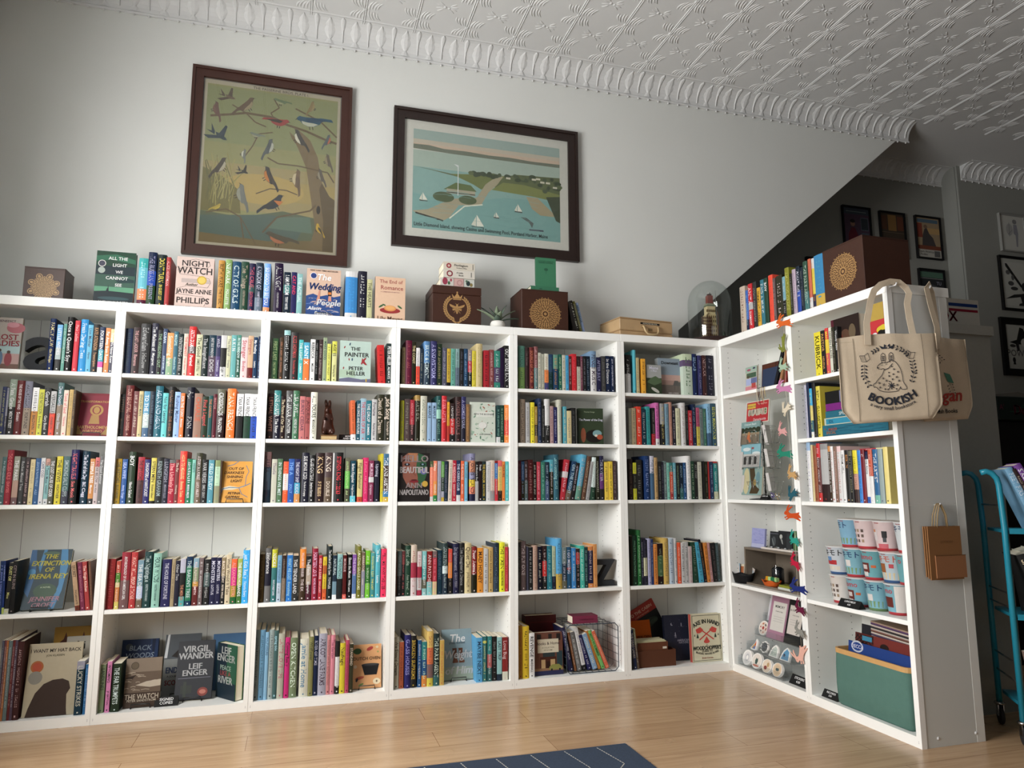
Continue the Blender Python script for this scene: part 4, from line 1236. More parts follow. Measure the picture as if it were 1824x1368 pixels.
cover('pink and navy wave book with THE WEDDING PEOPLE cover on top of the bookcases', .175, .05, ZT, .182, .272, [
    ('r', 0, 0, 1, .42, '2a4a86'), *waves(.02, .42, 26, 'e2bfa8', 3, .012), *waves(.02, .42, 14, '7f9fd0', 5, .01), ('p', [(0, .42), (.2, .47), (.4, .42), (.6, .46), (.8, .42), (1, .46), (1, .38), (0, .38)], '2a4a86'),
    ('p', [(.3, .33), (.37, .55), (.4, .55), (.4, .33)], 'd08f78'), ('p', [(.64, .33), (.66, .5), (.72, .5), (.74, .33)], 'd08f78'), ('r', .63, .44, .74, .56, '222a33'), ('r', .66, .56, .71, .67, '222a33'), ('r', .64, .47, .73, .52, 'd87a2c'),
    ('e', .2, .85, .1, .1, 'eeeef6'), ('e', .2, .85, .085, .085, '2a3f7c'), T('NEW YORK TIMES BESTSELLER', .5, .965, .06, '333'), T('The', .5, .83, .27, 'fff', {'slant': .2}), T('Wedding', .52, .63, .3, '27427c', {'slant': .2, 'bold': .03}), T('People', .65, .3, .26, 'fff', {'slant': .2, 'bold': .02}), T('Alison', .25, .17, .15, 'fff', {'slant': .2}), T('Espach', .45, .07, .15, 'fff', {'slant': .2})], 'd9b8a2', .03, .05, stand='pink and navy wave cover on top')
cover('peach book with THE END OF ROMANCE cover on top of the bookcases', .546, .05, ZT, .169, .255, [
    T('The End of', .52, .9, .17, 'a34f4a'), T('Romance', .55, .76, .2, 'a34f4a'), T('A COMMONPLACE MYSTERY', .5, .66, .05, 'a77'), ('e', .5, .24, .34, .1, '9c2f30'), ('e', .5, .29, .2, .1, 'dd9350'), ('e', .5, .3, .16, .07, 'e9ad68'), ('e', .2, .33, .09, .03, '3f6a44', .6), ('e', .82, .33, .09, .03, '3f6a44', -.6), ('e', .3, .36, .06, .025, '3f6a44', -.4), T('Lily Meyer', .5, .06, .2, '643')], 'e3bfa2', .034, .02, spine='2a1a20', stand=False)
# first bookcase
cover('pink blossom book cover with two seated people, top shelf, far left bookcase', -1.272, .03, Z1, .130, .255, [
    ('r', 0, .45, 1, 1, 'a99f96'), ('e', .8, .8, .3, .2, 'a85a62'), ('e', .7, .86, .2, .1, 'c0808a'), ('r', 0, .25, 1, .5, '9fb8b8'), ('r', 0, .0, 1, .14, '6a4838'), ('r', .0, .1, 1, .3, 'b08e88'), ('e', .36, .2, .12, .3, '55708e'), ('e', .36, .36, .06, .06, '432'), ('e', .65, .19, .12, .26, '8a2a35'), ('e', .65, .33, .06, .06, '432'),
    T('BENEDICT', .5, .93, .12, '423'), T('LOST', .55, .62, .3, '9e2a3a', {'bold': .03}), T('LADIES', .5, .5, .3, '9e2a3a', {'bold': .03})], 'a99f96', .022, .05, stand=False)
cover('dark red fabric-look book with gold mask cover, second shelf, far left bookcase', -.889, .075, Z2, .148, .222, [
    ('r', .03, .03, .97, .97, '7d2432'), ('r', .05, .06, .95, .94, '84283a'), ('e', .56, .6, .2, .2, 'b08a4c'), ('e', .56, .6, .13, .14, '84283a'), ('e', .56, .6, .09, .12, 'b08a4c'), ('p', [(.36, .28), (.68, .28), (.64, .48), (.42, .48)], 'a8824a'), ('p', [(.03, .03), (.25, .03), (.03, .25)], '9a7a44'), ('p', [(.97, .03), (.75, .03), (.97, .25)], '9a7a44'),
    T('TRANSFORMATION', .5, .8, .1, 'c09a58'), T('BARTHOLOMEW', .5, .2, .15, 'c09a58'), T('FORTUNO', .5, .11, .12, 'c09a58')], '7d2432', .022, .2, stand='dark red gold mask cover, far left bookcase', yaw=.05)
cover('dark green and blue book with yellow THE EXTINCTION lettering, fourth shelf, far left bookcase', -1.05, .06, Z4, .175, .285, [
    ('p', [(0, 1), (.12, 1), (.2, .6), (.12, .2), (0, .3)], '2c5f8f'), ('p', [(.72, 1), (.88, 1), (.95, .7), (.9, .3), (.78, 0), (.66, 0), (.8, .4)], '3a7fae'), ('p', [(.3, 1), (.38, 1), (.3, .6), (.24, .7)], '3a7fae'), ('e', .5, .3, .28, .2, '35523a'), ('e', .5, .93, .2, .06, '445f4c'), ('e', .1, .62, .09, .09, '4a90c0'),
    T('THE', .5, .88, .17, 'd8cc30', {'slant': .2, 'bold': .03}), T('EXTINCTION', .52, .765, .19, 'd8cc30', {'slant': .2, 'bold': .03}), T('OF', .5, .655, .17, 'd8cc30', {'slant': .2, 'bold': .03}), T('IRENA REY', .5, .545, .19, 'd8cc30', {'slant': .2, 'bold': .03}), T('A NOVEL', .5, .36, .06, 'bca'), T('JENNIFER', .52, .17, .17, 'cf9aa6', {'slant': .2, 'bold': .02}), T('CROFT', .5, .07, .17, 'cf9aa6', {'slant': .2, 'bold': .02})], '213a44', .024, .36, stand='dark green cover with yellow lettering')
cover('large cream picture book lettered I WANT MY HAT BACK, bottom shelf, far left bookcase', -1.000, .04, Zb, .222, .318, [
    ('e', .18, .68, .12, .12, 'a8602a'), ('e', .18, .68, .085, .085, 'b0482a'), ('e', .17, .53, .13, .13, '8f8c82'), ('p', [(.06, 0), (.1, .12), (.2, .32), (.34, .44), (.5, .49), (.68, .5), (.8, .46), (.84, .36), (.78, .28), (.8, .1), (.82, 0)], '3f3029'),
    T('I WANT MY HAT BACK', .5, .9, .1, '332c24'), T('JON KLASSEN', .5, .83, .055, '443')], 'b9ae94', .012, .12, stand=False)
cover('yellow picture book standing behind the large cream one, far left bookcase', -.95, .22, Zb, .215, .36, [('r', 0, 0, 1, 1, 'b5861f'), ('p', [(.12, .8), (.2, .84), (.24, .93), (.28, .84), (.34, .8), (.34, 0), (.12, 0)], '5a2c16'), ('p', [(.5, .8), (.57, .84), (.6, .93), (.64, .84), (.7, .8), (.7, 0), (.5, 0)], '5a2c16')], 'b5861f', .012, .1, stand=False)
cover('white book with black typewriter letters behind blue spines, far left bookcase', -.872, .15, Zb, .125, .325, [T('hi', .5, .88, .42, '1c1c1c', {'align': 'c', 'bold': .04}), T('is', .55, .7, .42, '1c1c1c', {'bold': .04})], 'b8b2a4', .02, .06, stand=False)
# second bookcase
cover('orange book with blue river line cover, right end of middle shelf, second bookcase', -.208, .03, Z3, .150, .210, [
    ('p', [(0, .28), (.1, .36), (.3, .4), (.6, .36), (.9, .44), (.7, .36), (.4, .3), (.15, .3)], 'd9cdb0'), ('l', [(.2, .88), (.4, .92), (.55, 1)], .022, '557ba0'), ('l', [(.04, .2), (.08, .32), (.3, .36), (.6, .35), (.8, .4), (.97, .46)], .024, '557ba0'), ('l', [(.8, .4), (.82, .62), (.9, .75), (.8, .9)], .018, '557ba0'), ('l', [(.6, .35), (.7, .2), (.9, .12)], .018, '557ba0'),
    T('OUT OF', .48, .82, .13, '322', {'slant': .2}), T('DARKNESS', .42, .72, .13, '322', {'slant': .2}), T('SHINING', .45, .62, .13, '322', {'slant': .2}), T('LIGHT', .5, .52, .13, '322', {'slant': .2}), T('PETINA', .45, .22, .12, '322', {'slant': .2}), T('GAPPAH', .4, .13, .12, '322', {'slant': .2})], 'd99a3a', .022, .14, stand='orange river cover')
cover('blue book lettered BLACK WOODS BLUE, bottom shelf, second bookcase', -.650, .235, Zb, .168, .275, [('r', .78, 0, 1, 1, '1d3a6a'), ('p', [(.82, 1), (.88, .4), (.92, 1)], '112548'), ('e', .2, .87, .1, .1, '4a5560'), T('BLACK', .5, .85, .2, '9fb2c8', {'slant': .15}), T('WOODS', .5, .72, .2, '9fb2c8', {'slant': .15}), T('BLUE', .5, .6, .2, '9fb2c8', {'slant': .15}), T('SKY', .5, .46, .2, '9fb2c8', {'slant': .15})], '1a3158', .024, .18, stand=False)
cover('sepia sea-photograph book, bottom shelf, second bookcase, in front of the blue one', -.588, .06, Zb, .158, .222, [
    ('r', 0, .72, 1, 1, '8b7c6c'), ('r', 0, .5, 1, .72, '6a5a4c'), ('r', 0, .0, 1, .3, '43342a'), *waves(.3, .75, 18, 'b5a794', 9, .016), ('p', [(.3, .45), (.6, .52), (1, .55), (1, .42), (.7, .4)], 'c4b8a6'), ('p', [(.0, .6), (.3, .66), (.2, .58)], '322822'), ('e', .25, .85, .11, .11, '4a4036'), ('e', .25, .85, .095, .095, '6a5e4c'),
    T('THE WATCH', .5, .22, .2, 'c8bcaa'), T('PETER SANDSTROM', .5, .14, .09, 'c8bcaa')], '6b5b4d', .016, .12, stand='sepia sea cover')
cover('silver book lettered ENDURANCE, bottom shelf, second bookcase, left of a grey cover', -.445, .20, Zb, .168, .295, [('r', 0, .6, 1, 1, '5a6066'), ('p', [(.2, .64), (.4, .76), (.6, .78), (.8, .7), (.95, .6), (.6, .66), (.5, .6)], '2c2622'), ('e', .5, .84, .06, .06, 'cfd2cf'), ('e', .75, .82, .09, .09, '30343a'), ('p', [(.08, .62), (.12, 1), (.06, 1), (.0, .62)], 'e6eaec'), T('ENDURANCE', .56, .42, .24, '2b3a5c', {'bold': .04, 'maxw': 1.0}), T('A JOURNEY IN SPACE', .5, .32, .08, '333'), T('SCOTT KELLY', .55, .22, .2, '7c2a30', {'bold': .03, 'maxw': .98})], '8f9290', .024, .2, stand='silver lettered cover behind')
cover('dark grey book lettered VIRGIL WANDER, bottom shelf, second bookcase', -.372, .105, Zb, .170, .275, [('e', .75, .12, .14, .12, '8a4038'), ('e', .75, .12, .09, .06, 'c07868'), ('r', .15, .1, .45, .24, '3c403c'), ('r', .22, .04, .3, .3, '41463f'), ('l', [(.06, .36), (.94, .36)], .01, '99a'),
    T('VIRGIL', .5, .86, .25, 'd8dadc', {'bold': .03}), T('WANDER', .5, .74, .25, 'd8dadc', {'bold': .03}), T('LEIF', .5, .56, .22, 'd8dadc', {'bold': .03}), T('ENGER', .5, .45, .22, 'd8dadc', {'bold': .03})], '35373c', .026, .30, stand='dark grey cover, second bookcase')
cover('light blue book at the right rear of bottom shelf, second bookcase', -.222, .27, Zb, .160, .275, [T('BLUE', .5, .75, .3, 'c8d4de')], '4f7ba8', .02, .1, stand=False)
cv = MB(); pg = MB(); book_geo(cv, pg, .042, .262, '153/252:.5', 'd8dcd8', 'PEACE LIKE A|RIVER', 5, .165, True)
cv.art((V(.042, .002, 0), V(0, 1, 0), V(0, 0, 1), V(1, 0, 0)), .16, .262, [('r', 0, 0, 1, 1, '1c2c38'), ('r', .5, .3, 1, 1, '2c5a44'), T('LEIF', .45, .88, .3, 'c8ccc8', {'bold': .03}), T('ENGER', .45, .74, .3, 'c8ccc8', {'bold': .03}), T('PEACE', .45, .56, .2, '9ab0a0'), T('LIKE A', .45, .46, .2, '9a4a48'), T('RIVER', .45, .34, .3, 'c8ccc8', {'bold': .03})])
o = cv.build('book', 'print', None, 'green book turned to show its page edges, bottom shelf, second bookcase', 'book'); pg.build('page_block', 'paper', o)
o.matrix_world = Matrix.Translation((-.119, .105, Zb+.001)) @ Matrix.Rotation(rad(180+38), 4, 'Z') @ Matrix.Translation((-.021, -.082, 0))
def tent(label, x, y, z, w, h, yaw, lines, wing=False):
    m = MB(); d = h*.62
    m.add([(0, 0, 0), (w, 0, 0), (w, d, h), (0, d, h), (0, 2*d, 0), (w, 2*d, 0), (0, .0015, 0), (w, .0015, 0)], [(0, 1, 2, 3), (3, 2, 5, 4), (0, 3, 4), (1, 5, 2), (0, 4, 5, 1)], '151515')
    L = math.hypot(d, h); fr = (V(0, 0, 0), V(1, 0, 0), V(0, d/L, h/L), V(0, -h/L, d/L))
    for i, (s, sz) in enumerate(lines): m.text(fr, s, w/2, L*(.72-.36*i), sz, 'ddd', .0006, w*.85)
    if wing: x, y = XR+y, -x; yaw -= pi/2
    return m.build('price_card', 'matte', None, label, 'sign', 'folded black price cards', None, (x, y, z+.0006), (0, 0, yaw))
tent('folded black card reading SIGNED COPIES, bottom shelf, second bookcase', -.450, .045, Zb, .105, .04, .03, [('SIGNED', .018), ('COPIES', .018)])
# third, fourth, fifth
def leafs(pts, col, s=.05): return [('e', a, b, s, s*.4, col, c) for a, b, c in pts]
cover('pale green book lettered THE PAINTER, top shelf, third bookcase', .363, .03, Z1, .167, .231, [('r', 0, 0, 1, .08, 'a5a05a'), ('p', [(0, .08), (.3, .12), (.7, .08), (1, .1), (1, 0), (0, 0)], '6c6c86'), ('r', 0, .12, .5, .3, 'b0c8b0'),
    *leafs([(.15, .84, 1.2), (.13, .34, 1.4), (.3, .55, 1.7)], '9c3a3a', .045), *leafs([(.32, .92, 1.3), (.4, .55, 1.5)], '2f4a66', .05), ('p', [(.72, .6), (.88, .43), (.82, .43), (.7, .5)], 'a02c34'), ('p', [(.7, .43), (.86, .6), (.8, .6), (.68, .47)], 'a02c34'), ('e', .86, .06, .02, .06, 'd8b030'),
    T('THE', .5, .81, .17, '333'), T('PAINTER', .54, .67, .2, '333'), T('PETER', .52, .34, .17, '333'), T('HELLER', .52, .22, .18, '333')], 'bcd3c9', .022, .03, stand=False)
cover('orange cookbook lettered DUTCH OVEN with black pot, bottom shelf, third bookcase', .481, .07, Zb, .150, .216, [('e', .17, .85, .14, .1, '33562e'), ('e', .6, .9, .12, .06, 'a83a34', .4), ('e', .85, .93, .05, .04, 'd8c8a0'), ('e', .88, .82, .03, .03, '8aa05a'),
    ('p', [(.32, .53), (.92, .53), (.84, .3), (.42, .3)], '1c1c1e'), ('e', .62, .53, .31, .05, '2a2a2e'), ('e', .62, .54, .24, .03, '444'), ('e', .25, .24, .16, .05, 'b5543c', .2), ('e', .16, .2, .07, .04, '333', 1.2), ('e', .84, .15, .13, .1, 'e6d7b4'), ('e', .84, .15, .03, .04, '765'), ('e', .3, .09, .1, .03, '6f8a4a', .4), ('e', .1, .5, .06, .06, 'd8c4a8'), T('DUTCH OVEN', .5, .68, .15, '432')], 'd79f6a', .018, .16, stand='orange dutch oven cover')
r_ = random.Random(4)
cover('white book with green leaf-speckled cover, second shelf, fourth bookcase', 1.090, .03, Z2, .150, .229, [*[('e', r_.random()*.9+.05, r_.random()*.9+.05, .02+.05*r_.random(), .01+.02*r_.random(), r_.choice(['7fa08a', '9fbfa8', '5f8a70', 'b5ccb8', 'b86a58']), r_.random()*3) for _ in range(46) ], ('r', .25, .63, .9, .76, 'dfe3da'), ('e', .5, .42, .16, .12, 'e6e6e0'), T('INTO THE BIOSPHERE', .55, .7, .08, '333'), T('JOHN LENNARD', .6, .2, .06, '555')], 'd3dccf', .022, .02, stand=False)
cover('dark book with painted woman face lettered HELLO BEAUTIFUL, middle shelf, fourth bookcase', .693, .02, Z3, .170, .262, [('r', 0, 0, 1, 1, '231d1c'), ('p', [(.1, .9), (.3, 1), (.62, 1), (.58, .6), (.66, .4), (.5, .26), (.3, .3), (.14, .5)], '8d5545'), ('p', [(.62, 1), (.85, .95), (.93, .6), (.8, .35), (.6, .26), (.62, .5), (.56, .7)], '2f5a3c'), ('p', [(.3, 1), (.6, 1), (.58, .84), (.4, .8)], 'a8704c'), ('e', .8, .62, .1, .1, '6a6aa0'), ('l', [(.12, .82), (.2, .86), (.4, .83)], .03, '1c1414'), ('l', [(.66, .83), (.85, .87), (.94, .82)], .03, '1c1414'),
    ('e', .27, .76, .09, .045, '201a1c'), ('e', .77, .76, .09, .045, '202a2c'), ('e', .27, .765, .035, .03, '8a94a0'), ('e', .77, .765, .035, .03, '7a9aa8'), ('e', .5, .41, .15, .045, '7c1f28'), ('e', .5, .44, .1, .02, '4c1218'), ('l', [(.5, .75), (.47, .58), (.55, .53)], .014, '6b3c30'), ('e', .85, .36, .095, .095, 'c9a23c'), T('HELLO', .5, .885, .3, 'a99', {'bold': .03}), T('BEAUTIFUL', .5, .65, .28, 'd8cfcf', {'bold': .03}), T('ANN', .5, .33, .24, 'a99', {'bold': .03}), T('NAPOLITANO', .5, .19, .24, 'c8c0c0', {'bold': .03})], '231d1c', .028, .02, stand=False)
cover('blue grey book with brown boots lettered THE WEIGHT OF HIM, fourth bookcase', .965, .085, Zb, .166, .262, [('r', 0, .55, 1, 1, '8ea6ae'), ('r', 0, 0, 1, .25, '9aa694'), ('p', [(.33, .62), (.48, .62), (.47, .42), (.52, .36), (.5, .33), (.32, .33), (.36, .42)], '6b3d26'), ('p', [(.54, .62), (.68, .62), (.66, .44), (.74, .36), (.72, .33), (.54, .33), (.56, .42)], '6b3d26'), T('The', .5, .82, .34, 'eee', {'slant': .2}), T('ETHEL ROHAN', .5, .72, .08, '345'), T('Weight', .5, .5, .36, 'eee', {'slant': .2, 'bold': .02}), T('of Him', .52, .19, .34, 'eee', {'slant': .2, 'bold': .02})], '8c9ea2', .022, .22, stand='blue grey boots cover')
cover('dark green book lettered THE POWER OF THE DOG turned slightly, second shelf, fifth bookcase', 1.755, .05, Z2, .155, .214, [('e', .62, .22, .34, .25, '1c1614'), ('e', .2, .25, .1, .28, '8a4a30'), ('e', .75, .3, .18, .13, '7aa0a4'), ('e', .85, .2, .12, .1, 'a84a2c'), ('e', .7, .24, .06, .05, 'd8d0c0'), T('Thomas Savage', .45, .9, .07, '99a58a'), T('The Power of the Dog', .5, .68, .12, 'dde')], '33402c', .03, .02, yaw=-.12, stand=False)
cover('brown shopfront book lettered BOOKS & HOME, bottom shelf, fifth bookcase', 1.472, .05, Zb, .171, .228, [('r', 0, .1, 1, 1, '6d4436'), ('r', .1, .82, .25, .96, '2a2422'), ('r', .5, .82, .62, .96, '2a2422'), ('r', .78, .8, .92, .96, '2a2422'), ('r', .3, .3, .72, .6, '2f3a3c'), ('r', .2, .14, .76, .42, '4a2418'), ('r', .24, .16, .38, .36, 'c0a070'), ('r', .56, .16, .72, .36, 'c0a070'), ('r', .42, .14, .54, .32, '2c1812'), ('r', .78, .2, .98, .55, '2d4248'), ('r', 0, 0, 1, .1, '2b2d52'), ('r', 0, .1, 1, .16, '8f6a4c'), ('p', [(.5, .12), (.52, .19), (.62, .24), (.85, .24), (.95, .18), (.97, .12)], '8f8f4a'), ('e', .6, .12, .035, .035, '222'), ('e', .88, .12, .035, .035, '222'), ('r', .12, .52, .85, .84, 'd9d0b8'), T('Books & Home', .485, .74, .13, '433'), T('A COLLECTION', .485, .64, .06, '554'), T('OF ROOMS', .485, .58, .06, '554')], '6d4436', .04, .04, stand=False)
cover('dark red boxed album behind the brown shopfront cover, fifth bookcase', 1.470, .20, Zb, .19, .295, [('r', .14, .1, .94, .88, '5a0f10'), ('r', .16, .12, .92, .86, '4a0b0c')], '4a0b0c', .07, .03, stand=False)
# corner bookcase
cover('small mountain photograph book lettered MAINE, top shelf, corner bookcase', 2.205, .03, Z1, .101, .183, [('r', 0, .55, 1, 1, 'a7aaa8'), ('r', 0, 0, 1, .55, '33402c'), ('p', [(0, .4), (.3, .55), (.6, .62), (1, .5), (1, .4), (.5, .3)], '556a4c'), ('e', .55, .14, .3, .1, 'c8c6bc', -.5), T('Maine', .5, .9, .26, 'dde'), T('in Maps', .5, .8, .14, 'dde')], '7f8a80', .01, .03, stand=False)
cover('sunset harbour photograph book lettered DOWNEAST, top shelf, corner bookcase', 2.301, .06, Z1, .168, .234, [('r', 0, .5, 1, 1, '8fa0ae'), ('r', 0, .35, 1, .55, 'c4a096'), ('r', 0, .27, 1, .4, 'a88a80'), ('r', 0, 0, 1, .28, '6f655f'), ('p', [(.6, .28), (.66, .4), (.8, .4), (.84, .36), (1, .38), (1, .26), (.6, .26)], '5c5a58'), ('l', [(.66, .26), (.66, .14)], .01, '3c3632'), ('l', [(.8, .26), (.8, .14)], .01, '3c3632'), ('l', [(.93, .26), (.93, .14)], .01, '3c3632'), T('Downeast', .48, .88, .17, '222', {'bold': .02}), T('GIRI LOREN', .6, .06, .08, 'c8c0bc')], '8fa0ae', .04, .02, spine='99a0a0', stand=False)
cover('navy book with white star drawings, bottom shelf, corner bookcase', 2.335, .13, Zb, .17, .262, [('l', [(.4, .5), (.42, .62), (.44, .5)], .014, 'aab'), ('l', [(.38, .55), (.46, .55)], .01, 'aab'), ('e', .3, .8, .05, .05, '99a'), ('e', .33, .81, .04, .04, '23273a'), ('r', .66, .74, .7, .82, '889'), *[('e', .1+.8*r_.random(), .3+.65*r_.random(), .006, .006, '99a') for _ in range(22)], T('AMERICAN', .72, .44, .1, '99a'), T('NATURE', .72, .39, .1, '99a')], '23273a', .024, .10, stand=False)
XA = [('l', [(.04, .03), (.96, .03), (.96, .97), (.04, .97), (.04, .03)], .012, '243030')]
def axe(s):
    f = lambda x, y: (.5+s*(x-.5), y)
    return [('l', [f(.26, .46), f(.66, .66)], .035, 'cf4438'), ('p', [f(.60, .665), f(.70, .73), f(.86, .68), f(.82, .60), f(.74, .60), f(.68, .615)], 'cf4438')]
cover('cream book with crossed red axes lettered AXE IN HAND, bottom shelf, corner bookcase', 2.470, .06, Zb, .202, .276, [('r', .0, 0, .05, 1, 'cbbfa0'), *XA, *axe(1), *axe(-1), ('e', .5, .42, .1, .05, 'cf4438'), ('p', [(.42, .44), (.5, .53), (.58, .44)], 'cf4438'), *[('p', [(x-.04, y), (x, y+.1), (x+.04, y)], '2a3c34') for x, y in ((.2, .5), (.8, .5))], *[('p', [(x-.02, y), (x, y+.05), (x+.02, y)], '2a3c34') for x, y in ((.1, .54), (.9, .54))],
    T('AXE IN HAND', .5, .85, .17, '24302c', {'bold': .04, 'arc': .16}), T('A', .5, .355, .06, '24302c'), T('WOODCHOPPER\'S', .5, .29, .16, '24302c', {'bold': .04}), T('GUIDE TO', .5, .225, .08, '24302c', {'bold': .03}), T('BLADES, WOOD & FIRE', .5, .165, .075, '24302c', {'arc': -.22, 'bold': .02}), T('Brett Corson', .5, .085, .07, 'a0503c')], 'dcd6b8', .03, .03, spine='b5473c', stand=False)
o = cover('red and black forest photograph book tilted sideways, lettered TO THE CABIN, corner bookcase', 2.045, .22, Zb+.018, .215, .29, [('r', 0, 0, 1, .78, '15181a'), ('e', .5, .6, .4, .12, '2c3a30'), ('e', .3, .52, .2, .08, '4a5c50'), ('e', .75, .58, .14, .06, '3c4a40'), ('e', .4, .22, .35, .1, '24160f'), ('r', 0, .78, 1, 1, 'a3291c'), T('TO THE CABIN', .5, .9, .12, 'e0b8a0'), T('a walk in the woods', .5, .82, .06, 'd09a80')], 'a3291c', .012, .12, roll=0, stand=False)
o.matrix_world = Matrix.Translation((2.062, .24, Zb+.085)) @ Matrix.Rotation(-.12, 4, 'X') @ Matrix.Rotation(-.40, 4, 'Y') @ Matrix.Translation((-.0, 0, 0))
o.matrix_world = Matrix.Translation((2.238, .205, Zb+.004)) @ Matrix.Rotation(-.10, 4, 'X') @ Matrix.Rotation(-.46, 4, 'Y')
# ---------------------------------------------------------------- framed pictures
def framed(label, x, z, w, h, bw, fcol, specs, inner, mat_w=0, matcol='ddd', y=WY, depth=.026, group=None, glass=True, fmat='wood', name='framed_picture'):
    r = empty(name, (x, y-.001, z), 0, label, 'picture', group)
    m = MB()
    for sgn, (xa, xb, za, zb) in enumerate(((0, w, 0, bw), (0, w, h-bw, h), (0, bw, bw, h-bw), (w-bw, w, bw, h-bw))):
        m.box(xa, xb, -depth, 0, za, zb, fcol)
    q = bw*.28                       # raised outer bead
    for (xa, xb, za, zb) in ((0, w, 0, q), (0, w, h-q, h), (0, q, q, h-q), (w-q, w, q, h-q)): m.box(xa, xb, -depth-.007, -depth, za, zb, fcol)
    m.build('frame', fmat, r)
    a = MB(); iw, ih = w-2*bw, h-2*bw
    a.box(bw, w-bw, -.010, -.002, bw, h-bw, matcol)
    pw, ph = iw-2*mat_w, ih-2*mat_w
    a.art((V(bw+mat_w, -.010, bw+mat_w), V(1, 0, 0), V(0, 0, 1), V(0, -1, 0)), pw, ph, specs)
    a.build('print', 'matte', r)
    if glass:
        g = MB(); g.box(bw*.9, w-bw*.9, -.019, -.0175, bw*.9, h-bw*.9, 'fff'); g.build('glass', 'glass', r)
    return r
def bird(cx, cy, s, ang, flip, c1, c2, c3=None, A=.79, wing=True):
    """perched bird seen from the side; s = body length as a fraction of the width"""
    def t(x, y):
        x *= flip; ca, sa = cos(ang), sin(ang); X = x*ca-y*sa; Y = x*sa+y*ca
        return (cx+X*s*.72, cy+Y*s*.72*A)
    P = lambda pts: [t(*p) for p in pts]
    o = [('p', P([(-.5, -.05), (-1.05, -.22), (-1.0, -.06), (-.45, .12)]), c1),
         ('p', P([(-.55, -.03), (-.4, -.2), (-.1, -.27), (.2, -.22), (.42, -.05), (.5, .12), (.62, .2), (.6, .32), (.46, .38), (.3, .3), (.1, .24), (-.2, .16), (-.5, .08)]), c1),
         ('p', P([(-.3, -.2), (-.05, -.26), (.2, -.21), (.42, -.04), (.44, .12), (.2, .0), (-.1, -.1)]), c2),
         ('p', P([(.6, .24), (.74, .2), (.6, .3)]), '2a2420')]
    if wing: o.append(('p', P([(.25, .16), (-.1, .18), (-.62, -.02), (-.85, -.1), (-.4, -.1), (.1, -.04)]), c3 or c1))
    o += [('l', P([(0, -.25), (.02, -.42)]), .006, '3a3026'), ('l', P([(.14, -.24), (.16, -.4)]), .006, '3a3026')]
    return o
def swallow(cx, cy, s, ang, col, c2, A=.79):
    ca, sa = cos(ang), sin(ang); t = lambda x, y: (cx+(x*ca-y*sa)*s*.75, cy+(x*sa+y*ca)*s*.75*A)
    P = lambda pts: [t(*p) for p in pts]
    return [('p', P([(-.5, .1), (-1, .5), (-.7, .0), (-1.05, -.1), (-.4, -.12)]), col), ('p', P([(-.45, .1), (0, .18), (.35, .1), (.5, 0), (.3, -.12), (-.2, -.16)]), c2), ('p', P([(.2, .1), (.0, .9), (-.15, .9), (-.2, .1)]), col), ('p', P([(.1, -.1), (-.6, -.6), (-1.0, -.55), (-.3, -.1)]), col)]
ins = .045
bs = [('r', 0, 0, 1, 1, 'a59a86'), ('r', .02, .015, .98, .975, '878358'), ('r', .02, .62, .98, .965, '7e8059'), ('r', .02, .22, .98, .5, '93835a'), ('r', .02, .3, .98, .42, '9a8552'), ('e', .45, .36, .3, .12, 'a68c52'), ('p', [(.02, .015), (.98, .015), (.98, .2), (.6, .24), (.3, .18), (.02, .2)], '565c46'), ('p', [(.02, .05), (.7, .05), (.78, .2), (.5, .21), (.02, .17)], '4c5a52'), ('p', [(.55, .2), (.8, .22), (.82, .12), (.5, .13)], '5a6a5c'), ('p', [(.02, .015), (.98, .015), (.98, .09), (.5, .05), (.02, .07)], '6b5a3c'),
      ('p', [(.02, .2), (.3, .2), (.28, .34), (.15, .42), (.02, .46)], '6a6138')]
for i in range(26):
    r = random.Random(i); x = .03+.2*r.random(); bs.append(('l', [(x, .2+.1*r.random()), (x+.05*(r.random()-.3), .36), (x+.16*(r.random()-.4), .44+.12*r.random())], .006, r.choice(['857a44', '5f5a34', '948a55'])))
br = '5e4c34'
bs += [('p', [(.98, .02), (.80, .02), (.84, .16), (.80, .34), (.76, .52), (.68, .66), (.64, .7), (.62, .74), (.68, .7), (.66, .77), (.72, .74), (.78, .7), (.84, .6), (.88, .44), (.94, .36), (.98, .34)], '6f5c40'), ('p', [(.98, .02), (.90, .02), (.90, .2), (.86, .4), (.88, .44), (.94, .36), (.98, .34)], '57472f'), ('e', .86, .27, .015, .035, '241c14'),
       ('l', [(.05, .775), (.2, .8), (.3, .82), (.5, .815), (.6, .78), (.75, .755), (.88, .72), (.98, .7)], .018, br), ('l', [(.3, .82), (.2, .86)], .01, br), ('l', [(.5, .815), (.48, .84), (.54, .88), (.5, .93)], .01, br), ('l', [(.66, .89), (.85, .83), (.98, .74)], .012, br), ('l', [(.3, .82), (.37, .77), (.45, .75)], .01, br), ('l', [(.5, .72), (.4, .7), (.36, .62), (.3, .54)], .009, br), ('l', [(.47, .56), (.55, .53), (.7, .53), (.92, .51), (.97, .45)], .011, br), ('l', [(.4, .33), (.5, .37), (.62, .37), (.7, .35)], .009, br), ('l', [(.46, .1), (.56, .2), (.8, .26), (.84, .3)], .013, br), ('l', [(.06, .19), (.2, .22), (.3, .18), (.33, .05)], .01, br), ('l', [(.3, .18), (.42, .02)], .007, br)]
